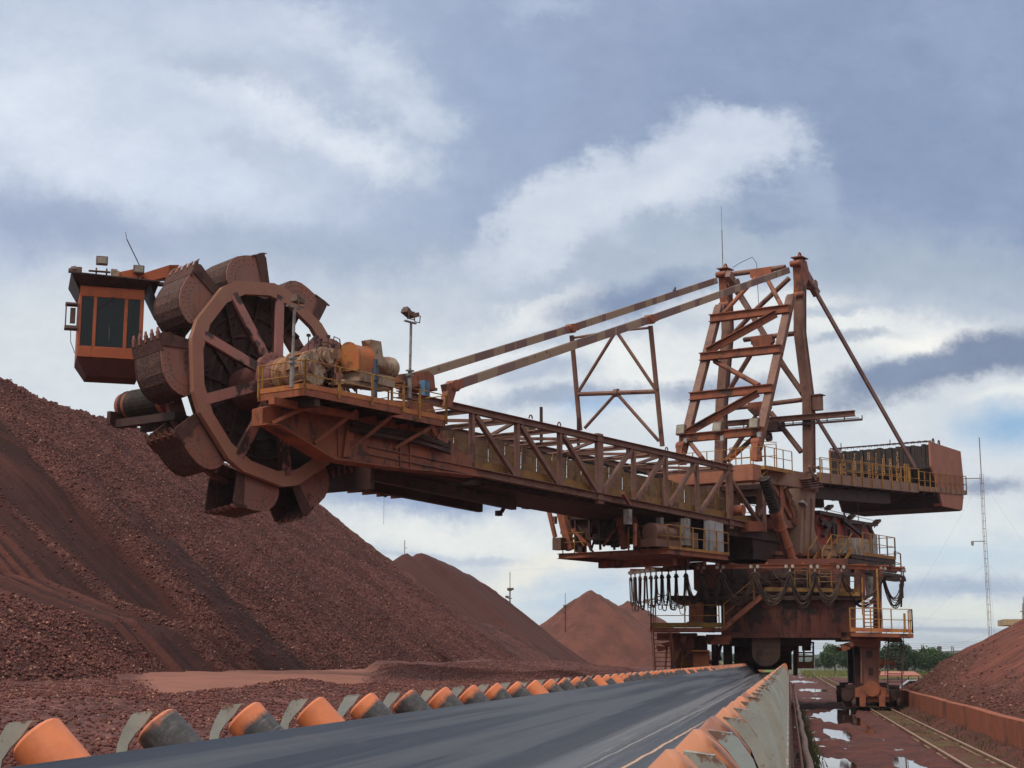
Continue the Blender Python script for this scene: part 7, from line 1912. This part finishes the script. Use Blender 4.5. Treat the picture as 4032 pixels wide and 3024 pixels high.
df = nt.math('MAXIMUM', dot(tc, fw), .12); U = nt.math('DIVIDE', dot(tc, rt), df); Vv = nt.math('DIVIDE', dot(tc, (0, 0, 1)), df)
def uv(px, py):
    d = ray(px, py); f = d.dot(fw); return d.dot(rt) / f, d.z / f
cmb = nt.n.new('ShaderNodeCombineXYZ'); nt.l.new(U, cmb.inputs[0]); nt.l.new(Vv, cmb.inputs[1]); P_ = cmb.outputs[0]
SC = 1 / 6060.0
w1 = nt.math('SUBTRACT', nt.noise(P_, 8, 10, .68), .5); w2 = nt.math('SUBTRACT', nt.noise(nt.mapv(P_, loc=(5, 3, 0)), 8, 10, .68), .5)
soft = nt.noise(nt.mapv(P_, (1, 1.6, 1), (0, 0, .5)), 9, 5, .55); fine = nt.noise(nt.mapv(P_, (1, 1.5, 1)), 17, 9, .68)
hst = nt.noise(nt.mapv(P_, (2.2, 17, 1), (0, 0, -.06)), 2.4, 6, .6, .4)
c = None
def L(r, g, b): return s2l(r, g, b)
K = 1.0
# base stratus: paler on the left, slate on the right
u0 = uv(0, 500)[0]; u1 = uv(3300, 500)[0]
c = nt.mix(nt.ramp(nt.math('ADD', U, nt.math('MULTIPLY', w1, .12)), u0, u1), L(188, 201, 226), L(143, 161, 194))
c = nt.mix(nt.math('MULTIPLY', nt.ramp(soft, .42, .65), .35), c, L(165, 181, 211))
def blob(c, px, py, rx, ry, ang, colr, op=1, warp=.10, lo=0.0, hi=.55, tex=None, tw=.0):
    cu, cv = uv(px, py); a = R(ang)
    x = nt.math('ADD', nt.math('SUBTRACT', U, cu), nt.math('MULTIPLY', w1, warp)); y = nt.math('ADD', nt.math('SUBTRACT', Vv, cv), nt.math('MULTIPLY', w2, warp * .8))
    ca, sa = math.cos(a), math.sin(a)
    xr = nt.math('ADD', nt.math('MULTIPLY', x, ca / (rx * SC)), nt.math('MULTIPLY', y, -sa / (rx * SC))); yr = nt.math('ADD', nt.math('MULTIPLY', x, sa / (ry * SC)), nt.math('MULTIPLY', y, ca / (ry * SC)))
    d = nt.math('SQRT', nt.math('ADD', nt.math('MULTIPLY', xr, xr), nt.math('MULTIPLY', yr, yr)))
    k = nt.math('SUBTRACT', 1, d)
    if tex is not None: k = nt.math('ADD', k, nt.math('MULTIPLY', nt.math('SUBTRACT', tex, .5), tw))
    k = nt.math('MULTIPLY', nt.ramp(k, lo - .12, hi * 1.3), op)
    return nt.mix(k, c, colr)
# positive angle turns the blob's right end downwards
# --- upper left billows
c = blob(c, 450, 450, 1450, 700, 12, L(208, 219, 237), .95, .12, 0, .6, soft, .7)
c = blob(c, 60, 420, 420, 330, 0, L(226, 235, 250), .9, .10, 0, .8, fine, 1.0)
c = blob(c, 330, 640, 420, 230, 10, L(224, 233, 249), .8, .12, 0, .7, fine, 1.2)
c = blob(c, 1000, 120, 700, 190, 10, L(206, 216, 238), .7, .12, 0, .7, fine, 1.2)
c = blob(c, 1120, 440, 520, 120, 18, L(231, 239, 251), .85, .12, 0, .9, fine, 1.4)
c = blob(c, 1480, 590, 420, 150, 24, L(232, 240, 251), .85, .13, 0, .9, fine, 1.4)
c = blob(c, 1400, 270, 470, 150, 27, L(219, 229, 244), .75, .13, 0, .9, fine, 1.4)
c = blob(c, 1650, 480, 220, 90, 25, L(220, 230, 245), .7, .08, 0, .6, fine, 1.2)
c = blob(c, 860, 720, 700, 190, 4, L(215, 226, 245), .75, .12, 0, .7, fine, 1.1)
c = blob(c, 900, 300, 420, 80, 16, L(180, 192, 216), .7, .10, 0, .7, fine, 1.0)
c = blob(c, 1000, 560, 300, 70, 14, L(190, 202, 224), .6, .10, 0, .7, fine, 1.0)
c = blob(c, 200, 905, 900, 200, 8, L(160, 174, 204), .9, .10, 0, .7, soft, .7)
c = blob(c, 1150, 990, 900, 190, 0, L(168, 183, 207), .8, .12, 0, .7, soft, .8)
c = blob(c, 250, 1250, 900, 230, -3, L(198, 209, 226), .9, .10, 0, .7, fine, .9)
c = blob(c, 1500, 1180, 600, 170, -10, L(192, 203, 219), .8, .10, 0, .7, fine, .9)
c = blob(c, 700, 1180, 520, 60, 3, L(160, 175, 201), .5, .08, 0, .7, fine, .9)
# --- slate sheet upper right
c = blob(c, 2000, 350, 420, 420, 10, L(154, 174, 208), .6, .10, 0, .8, soft, .5)
c = blob(c, 3250, 560, 900, 330, 8, L(141, 159, 192), .8, .12, 0, .8, soft, .5)
c = blob(c, 2130, 30, 240, 60, -5, L(186, 199, 224), .7, .10, 0, .7, fine, 1.2)
# --- bright lower half of the sky
lowb = nt.ramp(nt.math('ADD', Vv, nt.math('MULTIPLY', w2, .12)), uv(0, 900)[1], uv(0, 1420)[1])
c = nt.mix(nt.math('MULTIPLY', lowb, .95), c, L(222, 229, 236))
c = blob(c, 2650, 1010, 1000, 250, -6, L(184, 197, 214), .85, .12, 0, .7, fine, .8)
c = blob(c, 3650, 1080, 750, 230, 4, L(176, 190, 208), .85, .10, 0, .7, soft, .7)
c = blob(c, 2950, 1230, 900, 120, -3, L(200, 209, 222), .7, .10, 0, .7, fine, .9)
# --- cumulus in the centre right
c = blob(c, 2280, 820, 400, 210, -26, L(214, 223, 238), 1, .13, 0, .45, fine, 1.0)
c = blob(c, 2720, 700, 620, 250, -18, L(209, 219, 236), 1, .14, 0, .45, fine, 1.0)
c = blob(c, 2880, 560, 370, 190, 18, L(208, 218, 236), 1, .14, 0, .45, fine, 1.0)
c = blob(c, 2110, 960, 360, 160, -28, L(212, 221, 236), .95, .12, 0, .5, fine, 1.0)
c = blob(c, 2560, 770, 330, 110, -24, L(222, 230, 243), .7, .10, 0, .7, fine, 1.2)
c = blob(c, 2900, 620, 300, 90, 10, L(219, 227, 241), .6, .10, 0, .7, fine, 1.2)
c = blob(c, 2620, 920, 420, 80, -4, L(176, 191, 213), .6, .10, 0, .7, fine, 1.0)
c = blob(c, 3050, 900, 220, 60, 0, L(144, 163, 194), .8, .10, 0, .7, fine, 1.0)
c = blob(c, 3200, 760, 160, 120, 40, L(176, 191, 216), .6, .10, 0, .7, fine, 1.2)
# --- bright glow and dark bars at mid height
c = blob(c, 3350, 1280, 900, 110, 8, L(240, 243, 244), .95, .08, 0, .6, fine, .9)
c = blob(c, 3700, 1360, 330, 70, 5, L(253, 253, 250), .95, .06, 0, .6, fine, .8)
c = blob(c, 1830, 1480, 520, 190, -14, L(240, 243, 246), .95, .12, 0, .6, fine, 1.0)
c = blob(c, 2150, 1230, 330, 90, -20, L(236, 240, 244), .9, .10, 0, .6, fine, 1.2)
c = blob(c, 2500, 1450, 300, 210, 40, L(247, 249, 249), .95, .10, 0, .6, fine, 1.0)
c = blob(c, 2900, 1450, 800, 150, 0, L(233, 237, 240), .8, .10, 0, .7, fine, .9)
c = blob(c, 2480, 1160, 430, 95, -14, L(134, 152, 184), .95, .08, 0, .6, fine, 1.0)
c = blob(c, 2250, 1310, 330, 60, -10, L(190, 201, 217), .8, .08, 0, .6, fine, 1.1)
c = blob(c, 2230, 1570, 560, 70, -4, L(158, 173, 199), .85, .08, 0, .6, fine, 1.1)
c = blob(c, 2120, 1460, 300, 70, -8, L(168, 183, 208), .75, .08, 0, .6, fine, 1.1)
c = blob(c, 2820, 1540, 330, 70, -6, L(146, 161, 188), .85, .08, 0, .6, fine, 1.1)
c = blob(c, 3830, 1420, 620, 110, -19, L(129, 143, 172), 1, .07, 0, .5, fine, .9)
c = blob(c, 3540, 1480, 360, 100, -14, L(136, 151, 179), 1, .07, 0, .5, fine, .9)
c = blob(c, 3990, 1530, 240, 30, -14, L(238, 241, 241), .9, .04, 0, .6, fine, .9)
c = blob(c, 3330, 1330, 280, 30, -6, L(172, 185, 205), .8, .06, 0, .6, fine, 1.1)
c = blob(c, 3250, 1235, 330, 30, -8, L(176, 190, 212), .7, .06, 0, .6, fine, 1.1)
# --- clear gap and the low sky
blue = nt.mix(1, sky.outputs[0], (.105, .105, .105, 1), 'MULTIPLY')
blue = nt.mix(.6, blue, L(150, 193, 238))
c = blob(c, 4010, 1680, 330, 140, -8, blue, 1, .06, 0, .8, soft, .6)
c = blob(c, 2350, 1600, 220, 60, -10, L(168, 200, 238), .6, .06, 0, .7, fine, 1.0)
c = blob(c, 3900, 1935, 220, 42, -2, L(148, 161, 187), .9, .05, 0, .6, fine, 1.0)
c = blob(c, 1700, 1950, 620, 100, 3, L(150, 169, 204), .95, .08, 0, .6, fine, .8)
c = blob(c, 1350, 1880, 330, 120, 0, L(156, 174, 207), .9, .08, 0, .6, fine, .8)
c = blob(c, 1800, 2110, 700, 75, 2, L(240, 243, 242), .95, .08, 0, .6, fine, .9)
c = blob(c, 1780, 2190, 560, 22, 2, L(186, 200, 220), .7, .05, 0, .6, fine, 1.2)
c = blob(c, 2080, 2230, 420, 90, -18, L(246, 245, 236), .9, .08, 0, .6, fine, 1.0)
c = blob(c, 2250, 2360, 420, 130, 0, L(200, 220, 238), .85, .08, 0, .7, soft, .6)
c = blob(c, 1900, 2330, 400, 20, 1, L(226, 233, 238), .8, .05, 0, .6, fine, 1.2)
c = blob(c, 3800, 2080, 700, 110, 0, L(226, 234, 238), .9, .06, 0, .7, fine, .7)
c = blob(c, 3800, 2200, 600, 110, 0, L(206, 224, 238), .9, .06, 0, .7, soft, .6)
c = blob(c, 3800, 2320, 560, 60, 0, L(172, 189, 215), .9, .05, 0, .6, fine, .9)
c = blob(c, 3800, 2420, 700, 60, 0, L(231, 237, 232), .95, .05, 0, .6, fine, .7)
c = blob(c, 3800, 2530, 700, 60, 0, L(211, 220, 226), .95, .04, 0, .7, fine, .7)
c = blob(c, 3750, 2480, 480, 14, 1, L(168, 183, 204), .9, .012, 0, .6, fine, .8)
c = blob(c, 3720, 2525, 200, 30, 4, L(176, 189, 206), .8, .05, 0, .6, fine, .8)
# fine fleecy brightness everywhere
puff = nt.noise(nt.mapv(P_, (1, 1.35, 1)), 30, 9, .7)
c = nt.mix(1, c, nt.mix(nt.ramp(puff, .25, .75), (.93, .94, .955, 1), (1.05, 1.045, 1.03, 1)), 'MULTIPLY')
# thin horizontal streaks towards the horizon
low = nt.ramp(Vv, uv(0, 1900)[1], uv(0, 2300)[1])
c = nt.mix(nt.math('MULTIPLY', nt.math('MULTIPLY', nt.ramp(hst, .52, .66), low), .55), c, L(235, 240, 242))
c = nt.mix(nt.math('MULTIPLY', nt.math('MULTIPLY', nt.ramp(hst, .46, .32), low), .45), c, L(165, 184, 214))
c = nt.mix(nt.ramp(Vv, .03, -.005), c, L(208, 220, 228))
# unseen sky shaped for the light: bright patches overhead, dimmer low behind the viewer
el = nt.xyz(tc)[2]
ov = nt.math('MAXIMUM', nt.ramp(el, .47, .75), nt.ramp(dot(tc, fw), .55, .1))
cl = nt.mix(nt.ramp(nt.noise(tc, 2.2, 5), .35, .65), (.58, .60, .64, 1), (1.3, 1.28, 1.24, 1))
cl = nt.mix(nt.ramp(el, .15, .65), (.36, .38, .42, 1), cl)
c = nt.mix(ov, c, cl)
# a little of the physical sky is left in everywhere
sk = nt.mix(1, sky.outputs[0], (.1, .1, .1, 1), 'MULTIPLY')
c = nt.mix(.05, c, sk)
c = nt.mix(1, c, (10, 9.93, 9.75, 1), 'MULTIPLY')
nt.l.new(c, bg.inputs['Color']); bg.inputs['Strength'].default_value = .1
sun = bpy.data.lights.new('sun', 'SUN'); sun.energy = 2.0; sun.angle = R(14); sun.color = (1, .92, .80)
so = bpy.data.objects.new('sun', sun); col.objects.link(so)
az = R(SUN_AZ); d = V((math.sin(az) * math.cos(R(SUN_EL)), math.cos(az) * math.cos(R(SUN_EL)), math.sin(R(SUN_EL))))
so.rotation_euler = (-d).to_track_quat('-Z', 'Y').to_euler(); so.location = d * 300
cam = bpy.data.cameras.new('camera'); co_ = bpy.data.objects.new('camera', cam); col.objects.link(co_)
cam.sensor_fit = 'HORIZONTAL'; cam.sensor_width = 36; cam.lens = 36 * FPX / 4032; cam.clip_end = 8000; cam.clip_start = .1
co_.location = CAM; co_.rotation_euler = (math.pi / 2 + PITCH, 0, YAW)
sc.camera = co_
vs_ = sc.view_settings; vs_.view_transform = 'Standard'; vs_.look = 'None'; vs_.exposure = 0.0; vs_.gamma = 1; vs_.use_curve_mapping = False
try: sc.cycles.use_denoising = True
except Exception: pass
sc.cycles.max_bounces = 6; sc.cycles.diffuse_bounces = 2
